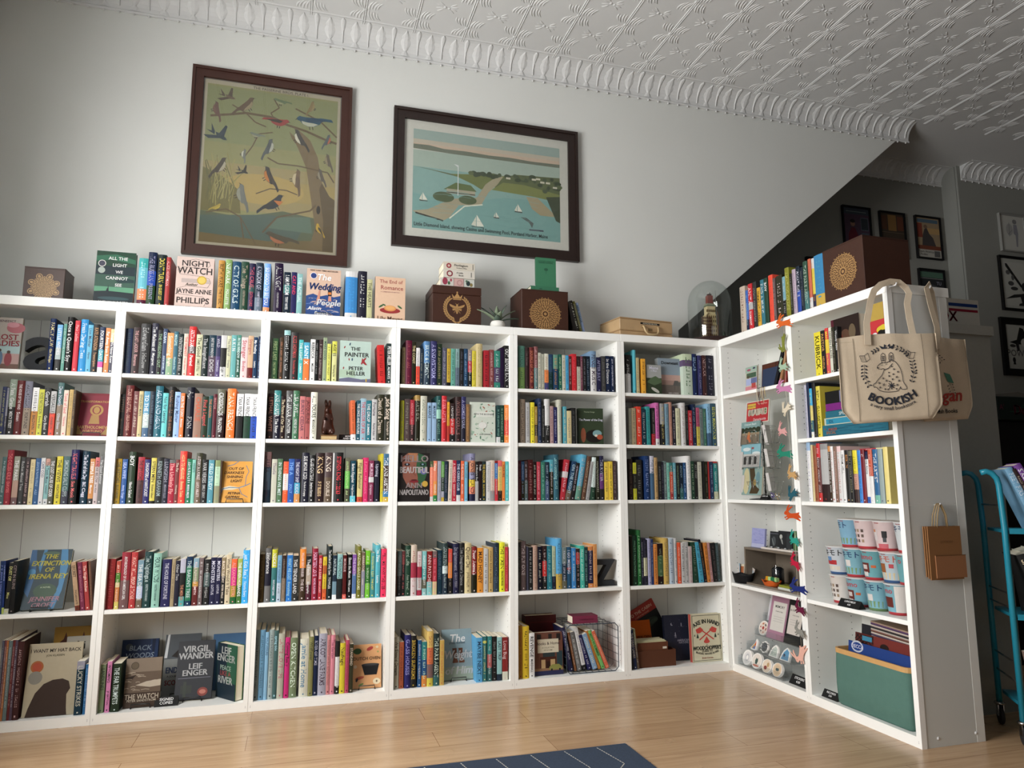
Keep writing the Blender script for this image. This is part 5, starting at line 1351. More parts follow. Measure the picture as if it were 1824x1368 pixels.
bs += swallow(.18, .905, .11, -.25, '4e4134', '63503e') + bird(.09, .815, .13, -1.1, -1, '5e4238', '6b4c40') + bird(.30, .865, .17, .55, 1, '5a4634', '8b7c5e') + bird(.55, .92, .11, .1, -1, '5d6a4c', '8d8c68') + bird(.78, .91, .11, .95, 1, '7d6844', '8a7850') + bird(.78, .82, .22, .3, -1, '23485c', 'a9a896', '1c3a52') + bird(.54, .79, .16, -.25, 1, '8c2f2c', '8c2f2c', '32261f') \
    + bird(.91, .71, .11, .9, 1, '4d5458', 'a4563a') + swallow(.13, .655, .14, -.5, '23313c', '28363c') + bird(.38, .69, .09, .1, -1, '6a7064', '8b8870') + bird(.48, .62, .15, .95, 1, '4b4f50', 'a3a194') + bird(.3, .56, .09, -1.3, -1, '6c6c66', 'b9b4a2') + bird(.7, .7, .16, -.75, -1, '37332e', 'c0b9a6') + bird(.92, .58, .12, -1.0, -1, '5c5142', '85775c') + bird(.14, .47, .16, .75, 1, '3f362c', 'a59a84') + swallow(.31, .455, .08, -.3, '2a2420', '2a2420') + bird(.49, .44, .17, -.85, -1, '2f2a26', 'b06a2c', '3a2f28') + bird(.69, .44, .17, -1.25, -1, '6b543c', 'b9a684', '5b4632') + bird(.87, .48, .12, -.95, -1, '554c42', '857c68') \
    + bird(.3, .31, .18, -1.05, -1, '686862', '8a887a') + bird(.53, .28, .19, .45, 1, '22262e', '22262e', '2a2624') + bird(.58, .07, .2, .02, -1, '4d4434', '9d5f40') + bird(.87, .15, .1, -.8, -1, 'b39034', 'b39034', '3c3424') + bird(.13, .225, .08, .3, 1, 'a8903c', 'b8a040') + [('p', [(.53, .3), (.6, .3), (.57, .27)], 'b56a34'), T('THE PASSERINE BIRDS. PLATE I.', .55, .985, .03, '5a5044')]
framed('tall framed chart of many birds on branches, dark reddish wood frame', -.505, 2.385, .908, 1.14, .062, '3a1d14', [('r', 0, 0, 1, 1, '7b6f66'), *[q for q in bs]], None, .006, '6a5e58')
mp = [('r', 0, .8, 1, 1, '9aaaa4'), ('r', 0, .8, 1, .9, 'c0b3a2'), ('r', 0, .8, 1, .86, 'c8b09c'), ('p', [(0, .8), (0, .845), (.1, .85), (.2, .83), (.35, .835), (.5, .825), (.65, .83), (.8, .82), (1, .825), (1, .78), (.5, .78)], '6d7263'), ('r', 0, .0, 1, .79, '86a7a2'), ('r', 0, .62, 1, .79, 'a5b3a8'), ('p', [(0, 0), (1, 0), (1, .42), (.6, .4), (.3, .3), (0, .35)], '7ba39f'),
      ('p', [(0, .62), (.12, .605), (.25, .585), (.4, .6), (.62, .63), (.7, .66), (1, .68), (1, .45), (.8, .5), (.52, .5), (.45, .5), (.3, .56), (.12, .6)], '5c6440'), ('p', [(.25, .585), (.42, .61), (.62, .63), (.56, .55), (.45, .46), (.4, .5)], '6c743f'), ('p', [(.52, .47), (.6, .56), (.75, .56), (1, .5), (1, .42), (.8, .45), (.65, .46)], '7b8148'),
      ('p', [(.0, .17), (.1, .2), (.25, .33), (.42, .37), (.48, .52), (.56, .62), (.6, .62), (.56, .53), (.5, .44), (.45, .3), (.3, .27), (.24, .14), (.2, .1), (.04, .14)], 'a59a80'), ('p', [(.76, .44), (.84, .44), (.98, .26), (.86, .26), (.8, .32)], 'a59778'), ('p', [(.9, .46), (1, .48), (1, .2), (.97, .22)], '3c4630'),
      ('e', .2, .34, .07, .035, '4c5a3a'), ('e', .36, .335, .06, .03, '4c5a3a'), ('p', [(.2, .42), (.28, .5), (.38, .49), (.42, .43)], '5c6a3c'), ('r', .22, .385, .41, .43, 'a9a08a'), ('r', .22, .39, .41, .4, '3c3c34'), ('l', [(.295, .37), (.295, .68)], .005, 'ddd'), ('p', [(.295, .68), (.265, .69), (.295, .66)], 'ddd'),
      ('l', [(.24, .13), (.34, .27), (.46, .305)], .008, 'e0dccb'), ('l', [(.02, .155), (.2, .1)], .01, '333028')]
for i in range(60):
    r = random.Random(100+i); x = .38+.62*r.random(); mp.append(('e', x, .60+.07*r.random()*(x) - (.1*r.random() if x > .85 else 0), .012+.012*r.random(), .014, r.choice(['38452e', '47543a', '5a6440'])))
for x, y in ((.62, .6), (.8, .62), (.83, .63), (.95, .56), (.9, .6), (.86, .6)): mp.append(('r', x, y, x+.03, y+.02, 'cfc8b4'))
for x, y, s in ((.065, .3, .7), (.7, .29, .7), (.55, .2, .5), (.42, .1, 1.1)): mp += [('p', [(x, y-.02*s), (x, y+.09*s), (x+.045*s, y-.015*s)], 'e4e0d2'), ('p', [(x-.004, y-.02*s), (x-.004, y+.07*s), (x-.032*s, y-.01*s)], 'd8d4c4'), ('l', [(x-.03*s, y-.025*s), (x+.045*s, y-.03*s)], .006, '3c342c')]
mp += [('p', [(.72, .22), (.78, .17), (.8, .12), (.81, .17), (.76, .22)], '5c6664'), ('l', [(.78, .1), (.88, .1)], .01, '445'), *waves(.02, .4, 26, '84aaa5', 8, .0015), *waves(.02, .3, 16, '769c98', 12, .0015)]
mp.append(T('Little Diamond Island, showing Casino and Swimming Pool, Portland Harbor, Maine', .46, .045, .034, '1c2a2c', {'maxw': .9}))
framed('wide framed harbour view with sailboats and white mat, dark brown frame', .662, 2.548, 1.230, .905, .068, '231511', mp, None, .058, 'cfcac2')
# pictures in the far room
def far(label, x0, x1, z0, z1, specs, mc, y=YF, fc='0c0c0d', bw=.014, mw=0): framed(label, x0, z0, x1-x0, z1-z0, bw, fc, specs, None, mw, mc, y, .018, 'framed prints on the far walls', False, 'matte')
far('framed poster of a seated figure in a red robe, leftmost on the dark far wall', 4.582, 4.878, 3.067, 3.488, [('r', 0, .86, 1, 1, '3c4450'), ('r', 0, 0, 1, .86, '4c3a4c'), ('p', [(.1, 0), (.16, .4), (.28, .55), (.42, .55), (.52, .4), (.6, 0)], '5c1c2a'), ('e', .34, .64, .09, .09, '8a6a5a'), ('e', .34, .7, .1, .06, '221a1c'), ('r', .66, .5, .96, .8, '56606c'), ('r', .68, .52, .94, .78, '2e343c'), ('r', .66, .1, .96, .45, '4c5662'), ('l', [(.1, .92), (.9, .92)], .02, '788')], '4c3a4c')
far('framed brown poster with three small pictures, second on the dark far wall', 4.975, 5.252, 3.060, 3.481, [('r', 0, 0, 1, 1, '3c3228'), ('r', 0, .62, .28, .95, '4a3020'), ('r', .32, .6, .68, .97, '7a5c34'), ('r', .72, .62, 1, .95, '5a3424'), ('l', [(0, .56), (1, .56)], .01, '765'), ('e', .5, .35, .3, .1, '4a4032')], '3c3228')
far('framed western poster with a seated horseman against an orange sky, on the far wall', 5.365, 5.653, 3.087, 3.483, [('r', 0, 0, 1, 1, '8f7c62'), ('r', .05, .88, .95, .97, '4c6070'), ('r', 0, .5, .25, .86, '7a3a2c'), ('r', .45, .6, 1, .75, 'a98a5c'), ('p', [(.2, .25), (.25, .55), (.35, .72), (.45, .75), (.55, .6), (.7, .5), (.8, .3), (.6, .22)], '3f3a3a'), ('e', .4, .78, .08, .07, '6b5648'), ('r', 0, .2, 1, .3, '6b3a28'), ('r', 0, 0, 1, .2, 'a4a29a'), ('r', .7, .03, .95, .18, '555'), T('Team America', .35, .15, .11, '333'), T('Rodeo', .25, .08, .11, '333')], '8f7c62')
far('framed black and green poster on the lower part of the far wall', 5.359, 5.648, 2.570, 2.993, [('r', 0, 0, 1, 1, '26292b'), ('r', 0, .84, 1, .97, '4c6a5a'), ('l', [(0, .82), (1, .82)], .02, '888'), ('e', .5, .55, .3, .2, '45484a'), ('e', .35, .5, .15, .12, '6c6660'), ('r', .2, .05, .6, .3, '5c4a3c'), T('TU', .8, .72, .16, '889')], '26292b')
far('small dark frame half hidden behind the books on the right wing', 4.178, 4.40, 2.75, 2.988, [('r', .1, .1, .9, .9, '999')], '444')
far('pencil sketch of a standing soldier in a thin pale frame', 6.142, 6.45, 3.171, 3.526, [('r', 0, 0, 1, 1, 'b4b4ae'), ('e', .62, .84, .09, .08, '777'), ('p', [(.56, .76), (.7, .76), (.74, .5), (.68, .12), (.62, .12), (.62, .45), (.54, .5)], '83838a'), ('e', .38, .6, .14, .2, '9a9a98'), ('l', [(.38, .8), (.36, .4)], .02, '777'), ('l', [(.5, .6), (.3, .45)], .015, '777')], 'b4b4ae', .78, '8a8a86')
far('black framed ink drawing of a figure swinging a bat', 6.091, 6.56, 2.625, 3.126, [('r', 0, 0, 1, 1, 'a5a6a0'), ('r', .05, .06, .95, .93, 'adaea8'), ('p', [(.12, .9), (.17, .9), (.52, .5), (.55, .42), (.5, .44), (.13, .84)], '1a1a1a'), ('p', [(.05, .18), (.3, .28), (.5, .3), (.7, .34), (.95, .4), (.9, .34), (.6, .26), (.35, .22)], '222'), ('p', [(.45, .3), (.5, .12), (.42, .1), (.4, .06), (.56, .06), (.6, .26)], '222'), ('e', .24, .5, .08, .05, '444'), ('e', .32, .4, .1, .04, '333'), ('e', .18, .72, .06, .05, '555'), ('e', .6, .44, .08, .1, '2a2a2a'), ('e', .3, .62, .04, .06, '555')], 'a5a6a0', .78, '080808', .022)
far('thick black framed comic print with a witch hat and a spade', 6.032, 6.50, 2.039, 2.556, [('r', 0, 0, 1, 1, 'a5a6a0'), ('p', [(.1, .6), (.35, .66), (.48, .95), (.6, .92), (.7, .68), (.85, .62), (.6, .56), (.3, .56)], '121212'), ('e', .62, .6, .14, .12, 'b8b8b2'), ('p', [(.3, .56), (.4, .6), (.42, .42), (.34, .4)], '222'), ('p', [(.8, .62), (.9, .6), (.86, .34), (.78, .4)], '222'), ('e', .2, .52, .1, .04, '333'), T('POW!', .3, .36, .24, '555'), ('e', .2, .2, .05, .07, '111'), ('p', [(.19, .2), (.16, .1), (.25, .1), (.22, .2)], '111'), ('r', .7, .1, .78, .3, '333')], 'a5a6a0', .78, '050505', .06)

# ---------------------------------------------------------------- engraved boxes
GOLD = 'a07c4e'
def mandala(cx, cy, R, A, col=GOLD, base='3a1f14', seed=1):
    """ring ornament; A = width / height of the panel"""
    o = []; P = lambda r, a: (cx+r*cos(a), cy+r*sin(a)*A)
    o.append(('e', cx, cy, R*.86, R*.86, col))
    for k in range(24):
        a = 2*pi*k/24; o.append(('e', *P(R*.9, a), R*.10, R*.07, col, a)); 
    for k in range(24):
        a = 2*pi*(k+.5)/24; o.append(('e', *P(R*.93, a), R*.05, R*.04, col, a)); o.append(('e', *P(R*.9, a-pi/24), R*.045, R*.02, base, a))
    for k in range(16):
        a = 2*pi*k/16; o.append(('e', *P(R*.66, a), R*.10, R*.022, base, a)); o.append(('e', *P(R*.66, a+pi/16), R*.045, R*.03, base, a))
    for k in range(16): a = 2*pi*(k+.5)/16; o.append(('e', *P(R*.50, a), R*.06, R*.02, base, a))
    for k in range(12): a = 2*pi*k/12; o.append(('e', *P(R*.34, a), R*.06, R*.018, base, a))
    for rr in (.80, .53, .36): o.append(('l', [P(R*rr, 2*pi*k/36) for k in range(37)], R*.018, base))
    for rr, n_ in ((.84, 34), (.75, 30), (.58, 26), (.42, 20), (.29, 14)):
        for k in range(n_): a = 2*pi*(k+.5)/n_; o.append(('e', *P(R*rr, a), R*.036, R*.026, base, a))
    for k in range(32): a = 2*pi*k/32; o.append(('e', *P(R*(.98+.05*(k % 2)), a), R*.035, R*.028, col, a))
    o += [('e', cx, cy, R*.22, R*.22, col), ('e', cx, cy, R*.17, R*.17, base), ('e', cx, cy, R*.1, R*.1, col)]
    return o
def petal(cx, cy, R, A, col='a8875a', base='3a1f14'):
    o = []; P = lambda r, a: (cx+r*cos(a), cy+r*sin(a)*A)
    for rr, n, L, W in ((.86, 8, .22, .2), (.62, 16, .2, .1), (.36, 12, .18, .08), (.16, 8, .12, .05)):
        for k in range(n): a = 2*pi*k/n+pi/8; o.append(('e', *P(R*rr*.9, a), R*L, R*W, col, a)); o.append(('e', *P(R*rr*.9, a), R*L*.78, R*W*.72, base, a)); o.append(('e', *P(R*rr*.9, a), R*L*.6, R*W*.45, col, a))
    return o
def beecrest(cx, cy, R, A):
    o = []; P = lambda r, a: (cx+r*cos(a), cy+r*sin(a)*A)
    for s in (-1, 1):
        for k in range(13):
            a = -pi/2+s*(.3+k*.185)
            o.append(('e', *P(R*.92, a), R*.10, R*.05, GOLD, a+s*1.1)); o.append(('e', *P(R*.76, a+s*.05), R*.09, R*.045, GOLD, a+s*2.0))
        o.append(('l', [P(R*.84, -pi/2+s*(.2+j*.23)) for j in range(11)], R*.03, GOLD))
        o += [('e', cx+s*R*.17, cy-R*.98*A, R*.16, R*.06, GOLD, s*.5), ('l', [(cx, cy-R*.98*A), (cx+s*R*.25, cy-R*1.22*A), (cx+s*R*.32, cy-R*1.18*A)], R*.05, GOLD)]
        o.append(('p', [(cx+s*x*R, cy+y*R*A) for x, y in ((.06, .1), (.55, .28), (.5, .12), (.3, .0), (.1, -.02))], GOLD)); o.append(('p', [(cx+s*x*R, cy+y*R*A) for x, y in ((.08, -.02), (.34, -.06), (.3, -.2), (.08, -.12))], GOLD))
        o += [('l', [(cx+s*.1*R, cy-.15*R*A), (cx+s*.22*R, cy-.36*R*A)], R*.03, GOLD), ('l', [(cx, cy+.2*R*A), (cx+s*.12*R, cy+.34*R*A)], R*.02, GOLD)]
    o += [('e', cx, cy-.2*R*A, R*.1, R*.22, GOLD), ('e', cx, cy+.08*R*A, R*.1, R*.12, GOLD), ('e', cx, cy+.22*R*A, R*.07, R*.06, GOLD)]
    for j in range(3): o.append(('l', [(cx-.1*R, cy+(-.12-.1*j)*R*A), (cx+.1*R, cy+(-.12-.1*j)*R*A)], R*.02, '3a1f14'))
    o.append(('p', [(cx+x*R, cy+y*R*A) for x, y in ((-.28, .58), (.28, .58), (.38, 1.0), (.2, .78), (.0, 1.1), (-.2, .78), (-.38, 1.0))], GOLD)); o.append(('l', [(cx-.3*R, cy+.66*R*A), (cx+.3*R, cy+.66*R*A)], R*.03, '3a1f14')); o.append(('e', cx, cy+1.12*R*A, R*.06, R*.06, GOLD))
    return o
def chest(label, loc, yaw, w, d, h, art_fn, R, cyf=.47, lid=.18, art_c=None):
    r = empty('wooden_box', loc, yaw, label, 'box')
    W = '3a1f14'
    m = MB(); m.bev(0, w, 0, d, 0, h*(1-lid)-.0008, W, .003); m.art((V(0, 0, 0), V(1, 0, 0), V(0, 0, 1), V(0, -1, 0)), w, h, [q for q in art_fn(.5, cyf, R, w/h)], .0006)
    m.build('body', 'wood', r)
    m = MB(); m.bev(-.0005, w+.0005, -.0004, d+.0005, h*(1-lid), h, W, .003); m.build('lid', 'wood', r)
    return r
chest('small dark wooden box with petal ornament at the left end of the top', (-1.165, .065, ZT), 0, .178, .15, .165, petal, .42, .40, .001)
chest('dark wooden box with golden bee crest and crown on top of the bookcases', (.877, .085, ZT), 0, .290, .24, .244, beecrest, .29, .46, .2)
chest('dark wooden box with round lace ornament beside the small potted plant', (1.417, .085, ZT), 0, .298, .24, .259, mandala, .33, .44, .001)
chest('large brown wooden box with round lace ornament on top of the right wing', (XR+.035, -.930, ZT), -pi/2, .276, .28, .282, mandala, .33, .5, .001)
# white floral books on the bee box
def lying(label, x, y, z, L, h, d, col, marks, group=None, yaw=0, spinetxt=None, pages='left', hardc=None):
    o = MB(); t = .002
    o.box(0, L, 0, t, 0, h, col); o.box(0, L, t, d, 0, t, col); o.box(0, L, t, d, h-t, h, col)
    o.art((V(0, 0, 0), V(1, 0, 0), V(0, 0, 1), V(0, -1, 0)), L, h, marks)
    q = o.build('book', 'print', None, label, 'book', group, None, (x, y, z), (0, 0, yaw))
    p = MB(); p.box(.003, L-.003, t+.0002, d-.004, t+.0002, h-t-.0002, 'e2d9c4'); p.build('page_block', 'paper', q)
    return q
zb = ZT+.2445
lying('white floral notebook lying under the white books on the bee box, left end', .925, .10, zb, .078, .050, .16, 'd5d0c8', [('e', .35, .6, .2, .28, '9c3a50'), ('e', .65, .4, .1, .14, '4a6a4a'), ('e', .8, .75, .09, .12, 'a84a58')])
lying('pale pink notebook in the middle under the white books on the bee box', 1.005, .10, zb, .058, .050, .16, 'd0a9a4', [('e', .6, .5, .3, .3, 'b98a88'), ('e', .6, .5, .2, .2, 'd0a9a4')])
lying('white notebook with dark floral print under the white books on the bee box', 1.066, .10, zb, .062, .050, .16, 'cdd0c8', [('e', .4, .5, .2, .25, '2c3a3c'), ('e', .7, .35, .15, .18, '8a7a4a'), ('e', .25, .75, .12, .12, '55705c')])
lying('white book with flower wreath spine, lower of two lying on the bee box', .940, .09, zb+.0505, .188, .048, .16, 'd8d3c8', [('e', .2, .5, .10, .1, '8c3a44'), ('e', .2, .5, .06, .06, 'd8d3c8'), T('A Little', .52, .66, .07, '333'), T('Book', .56, .34, .07, '333'), ('r', .88, .2, .9, .8, '555')])
lying('white book lettered FLORILEGIUM, topmost of the pile on the bee box', .940, .09, zb+.099, .188, .046, .16, 'd8d0c0', [('e', .17, .5, .08, .08, '9c3440'), ('e', .17, .5, .04, .04, 'd8c0b0'), T('Florilegium', .56, .62, .1, '333'), T('The Book of Plants', .58, .26, .045, '444'), ('r', .93, .15, .945, .85, '444')])
zc = ZT+.2596
lying('green cloth book lying flat on the round lace ornament box', 1.480, .10, zc, .182, .030, .12, '3d7a5c', [('r', .12, 0, .13, 1, '2f624a'), ('r', .3, .42, .4, .55, '2a4a3c')])
cover('green cloth book standing upright on the round lace ornament box', 1.520, .115, zc+.0305, .130, .186, [T('A POCKET GUIDE TO', .5, .88, .08, '28523e'), T('GARDEN FLOWERS', .5, .83, .08, '28523e'), ('e', .5, .6, .1, .07, '2f624a'), ('l', [(.5, .45), (.5, .6)], .02, '2f624a')], '418260', .022, .02, spine='356c50', stand=False)
# three guide books leaning against the lace box
for i, (x, c, w, h, lab, tx) in enumerate(((1.762, '1d1a18', .018, .205, 'black book leaning nearest the lace ornament box', '~'), (1.783, '6c6a34', .018, .205, 'olive book leaning between black and pale ones by the lace box', '~'), (1.806, '7f9c98', .020, .200, 'pale blue book, rightmost of three leaning by the lace ornament box', 'NEW YORKER'))):
    cv, pg = MB(), MB(); book_geo(cv, pg, w, h, c if i < 2 else '89b', 'ccb' if i < 2 else '243', tx, i+3, .14)
    o = cv.build('book', 'print', None, lab, 'book'); o.matrix_world = Matrix.Translation((x, .06+.01*i, ZT+.001)) @ Matrix.Rotation(-.24, 4, 'Y'); pg.build('page_block', 'paper', o)
# potted plant
r = empty('potted_plant', (1.272, .10, ZT), 0, 'small agave in a white round pot between two wooden boxes', 'plant')
m = MB(); m.lathe([(.026, 0), (.036, .004), (.043, .02), (.045, .034), (.040, .048), (.036, .052), (.032, .050), (.030, .042)], 'd8d6d0', 24); m.build('pot', 'matte', r)
m = MB(); m.lathe([(.0315, .040), (.0001, .043)], '3a3028', 16); m.build('soil', 'matte', r)
for k, (an, el, L) in enumerate([(2.9, .95, .135), (3.3, .7, .14), (2.5, 1.2, .12), (1.6, 1.45, .12), (.3, 1.2, .14), (-.1, .85, .13), (.1, .5, .125), (-1.5, 1.0, .09), (3.0, 1.2, .09), (.9, .9, .09), (4.4, .7, .08)]):
    m = MB(); n = 7; vs = []; fs = []
    for i in range(n+1):
        u = i/n; wv = .0195*sin(pi*min(1, .12+u*.88)**.8)*(1 if u < 1 else 0)+.0005
        rr = L*u*cos(el)*(1+.25*u); zz = .045+L*u*sin(el)-.028*u*u*(1.2-el*.5)
        c_, s_ = cos(an), sin(an)
        for q, dz in ((-1, .004), (0, 0), (1, .004)): vs.append((rr*c_-q*wv*s_, rr*s_+q*wv*c_, zz+dz*abs(q)))
        for q in (1, 0, -1): vs.append((rr*c_-q*wv*s_*.9, rr*s_+q*wv*c_*.9, zz-.0025+.004*abs(q)))
    for i in range(n):
        for q in range(6): fs.append((i*6+q, i*6+(q+1) % 6, (i+1)*6+(q+1) % 6, (i+1)*6+q))
    m.add(vs, fs, '76836c' if k % 2 else '56675a', True); m.build('leaf', 'leaf', r)
# suitcase
r = empty('suitcase', (2.030, .028, ZT), .11, 'small old tan suitcase lying on its side with handle to the front', 'suitcase')
Lw, Ld, Lh = .388, .245, .118
m = MB(); m.bev(0, Lw, 0, Ld, .002, Lh*.30, 'b0926c', .006); m.bev(0, Lw, 0, Ld, Lh*.31, Lh*.93, 'b39670', .005); m.build('body', 'wood', r)
m = MB(); m.bev(-.001, Lw+.001, -.001, Ld+.001, Lh*.935, Lh, 'b0926c', .005); m.build('lid', 'wood', r)
m = MB(); m.box(.15, .29, -.0012, 0, Lh*.70, Lh*.80, '151312'); m.text((V(.15, -.0012, Lh*.75), V(1, 0, 0), V(0, 0, 1), V(0, -1, 0)), 'ALPHONSE MUCHA', .07, 0, .012, 'c8c0b0', .0003, .13); m.build('label_strip', 'matte', r)
m = MB(); m.tube([(.165, -.002, Lh*.6), (.167, -.012, Lh*.55), (.172, -.02, Lh*.32), (.185, -.023, Lh*.17), (.22, -.025, Lh*.13), (.255, -.023, Lh*.17), (.268, -.02, Lh*.32), (.273, -.012, Lh*.55), (.275, -.002, Lh*.6)], .0062, 'b8a078', 8)
m.build('handle', 'wood', r)
for x in (.158, .268):
    m = MB(); m.box(x, x+.014, -.004, 0, Lh*.5, Lh*.64, '8a7450'); m.build('handle_plate', 'metal', r)
m = MB(); m.box(.205, .235, -.003, 0, Lh*.36, Lh*.5, '7a6848'); m.lathe([(.003, 0), (.003, .003)], '333', 8); m.build('latch', 'metal', r)
# glass dome
r = empty('glass_dome', (2.745, .155, ZT), 0, 'glass dome on a dark round wooden base covering a model tower', 'dome')
m = MB(); m.lathe([(.180, 0), (.184, .006), (.180, .014), (.168, .018), (.166, .026), (.158, .032), (.0001, .033)], '2a1512', 48); m.build('base', 'gloss', r)
m = MB(); pr = [(.142, 0.0), (.1435, .003), (.143, .10), (.142, .25)]+[(.142*cos(a), .25+.150*sin(a)) for a in [i*pi/2/9 for i in range(1, 10)]]
pr[-1] = (.0005, .40); m.lathe(pr, 'fff', 48, 0, 0, .0335, caps=False)
pi_ = [(max(.0005, q[0]-.0025), q[1]-.002 if q[1] > .2 else q[1]) for q in pr][::-1]; m.lathe(pi_, 'fff', 48, 0, 0, .0335, caps=False); m.build('glass_bell', 'glass', r)
t = empty('model_tower', (2.745, .155, ZT+.0335), -.1, 'model of a cream tower with red top and scaffolding inside the glass dome', 'model')
m = MB(); m.box(-.040, .035, -.030, .035, 0, .10, 'b09a70'); m.box(-.034, .032, -.026, .03, .10, .17, 'c8b488'); m.box(-.028, .028, -.022, .025, .17, .225, 'cdbb92')
for i in range(5):
    for zz in (.02, .05, .08, .115, .145, .185): m.box(-.034+.014*i, -.028+.014*i, -.0315 if zz < .1 else -.0272, -.02, zz, zz+.016, '6b5638')
m.box(-.030, .030, -.024, .027, .225, .232, '5c6a54'); m.box(-.027, .027, -.021, .024, .232, .244, '8a9078'); m.build('tower', 'matte', t)
m = MB(); m.box(-.018, .018, -.015, .018, .244, .30, '7a2c1c')
for zz in (.250, .262, .274, .286): m.box(-.0182, .0182, -.0154, -.015, zz, zz+.002, '4a1810')
m.box(-.012, .012, -.010, .012, .30, .312, '3a1a14'); m.box(-.008, -.004, -.002, .002, .312, .322, 'ddd'); m.box(.003, .007, -.002, .002, .312, .322, '222'); m.build('red_turret', 'matte', t)
m = MB()
for i in range(6):
    for yy in (-.045, -.033): m.box(-.075+.013*i-.0012, -.075+.013*i+.0012, yy-.0012, yy+.0012, 0, .15, '5a3a2c')
for j in range(7):
    for yy in (-.045, -.033): m.box(-.076, -.009, yy-.0012, yy+.0012, .012+.021*j, .0144+.021*j, '5a3a2c')
    m.box(-.076, -.0736, -.045, -.033, .012+.021*j, .0144+.021*j, '5a3a2c')
m.add([(-.05, -.04, .152), (-.02, -.03, .178), (-.02, -.02, .178), (-.05, -.03, .152)], [(0, 1, 2, 3)], '7a3424'); m.build('scaffold', 'matte', t)
m = MB(); m.tube([(.03, -.03, 0), (.030, -.03, .33)], .0012, '777', 6); m.tube([(.0385, -.03, .02), (.044, -.028, .17), (.036, -.03, .19)], .002, '6a4434', 5); m.build('flag_pole', 'metal', t)
m = MB(); m.tube([(.085, -.02, 0), (.085, -.02, .02)], .002, '3a2a1c', 6)
for k in range(4): m.lathe([(.020-.004*k, 0), (.0002, .020)], '2c3a2c', 9, .085, -.02, .010+.011*k)
m.build('pine_tree', 'leaf', t)

# ---------------------------------------------------------------- letter bookends, rabbit, basket
def letter3d(c, H, D, wd=1.25, bold=.05):
    cu = bpy.data.curves.new('g', 'FONT'); cu.body = c; cu.resolution_u = 4; cu.offset = bold; cu.extrude = .5
    o = bpy.data.objects.new('g', cu); me = bpy.data.meshes.new_from_object(o); m = MB()
    xs = [v.co.x for v in me.vertices]; ys = [v.co.y for v in me.vertices]; S = H/(max(ys)-min(ys))
    m.add([((v.co.x-min(xs))*S*wd, (.5-v.co.z)*D, (v.co.y-min(ys))*S) for v in me.vertices], [tuple(q.vertices) for q in me.polygons], '26282b')
    bpy.data.objects.remove(o); return m
m = letter3d('a', .168, .055, 1.18, .018); m.build('letter_bookend', 'matte', None, 'black letter a bookend beside the blossom cover, far left bookcase', 'bookend', None, None, (-1.128, .045, Z1+.001))
m = letter3d('Z', .150, .045, .9, .03); m.box(0, .14, .0, .09, -.0, .003, '1a1b1d'); m.build('letter_bookend', 'matte', None, 'black letter Z bookend at right of the fourth shelf, fifth bookcase', 'bookend', None, None, (1.846, .06, Z4+.0005))
# bronze rabbit bookend, standing on its little book plinth
r = empty('rabbit_figurine', (.315, .06, Z2), 0, 'bronze rabbit standing upright on a tan book plinth, second shelf, third bookcase', 'figurine')
me = bpy.data.meshes.new('sk'); pts = [(0, 0, .060, .030), (0, .002, .095, .026), (0, 0, .125, .020), (-.002, -.002, .150, .018), (-.004, -.012, .162, .019), (-.008, -.034, .158, .010), (-.010, .004, .185, .008), (-.014, .012, .205, .010), (-.016, .018, .222, .004), (.006, .004, .185, .008), (.006, .012, .205, .010), (.006, .018, .220, .004), (-.018, -.02, .12, .009), (-.022, -.042, .108, .006), (.018, -.02, .12, .009), (.02, -.042, .108, .006), (-.022, -.02, .045, .018), (-.022, -.045, .036, .009), (.024, -.02, .045, .018), (.024, -.045, .036, .009), (0, .034, .048, .012)]
ed = [(0, 1), (1, 2), (2, 3), (3, 4), (4, 5), (4, 6), (6, 7), (7, 8), (4, 9), (9, 10), (10, 11), (2, 12), (12, 13), (2, 14), (14, 15), (0, 16), (16, 17), (0, 18), (18, 19), (0, 20)]
def skinned(name, pts, ed, col, mat, parent, sub=2):
    me = bpy.data.meshes.new(name); me.from_pydata([p[:3] for p in pts], ed, []); o = bpy.data.objects.new(name, me); COL.objects.link(o)
    sk = o.modifiers.new('skin', 'SKIN'); 
    if not me.skin_vertices: me.attributes.new  # layer is made by the modifier
    bpy.context.view_layer.update()
    if me.skin_vertices:
        for v, p in zip(me.skin_vertices[0].data, pts): v.radius = (p[3], p[3])
        me.skin_vertices[0].data[0].use_root = True
    s = o.modifiers.new('s', 'SUBSURF'); s.levels = sub; s.render_levels = sub
    dg = bpy.context.evaluated_depsgraph_get(); nm = bpy.data.meshes.new_from_object(o.evaluated_get(dg))
    m = MB(); m.add([tuple(v.co) for v in nm.vertices], [tuple(p.vertices) for p in nm.polygons], col, True)
    bpy.data.objects.remove(o); q = m.build(name, mat, parent); return q
M['bronze'] = attr_mat('dark_bronze', .35, metal=.35, noise=.35, nscale=40)
skinned('rabbit', pts, ed, '35190f', 'bronze', r)
m = MB(); m.box(-.035, .045, -.03, .05, 0, .026, 'b39a70'); m.box(-.037, .047, -.032, .052, 0, .004, '6a4a2c'); m.box(-.037, .047, -.032, .052, .022, .028, '6a4a2c'); m.build('plinth', 'matte', r)
tent('black card lettered in white beside the bronze rabbit, third bookcase', .375, .06, Z2, .115, .034, 0, [('MYSTERY', .012), ('AND CRIME', .014)])
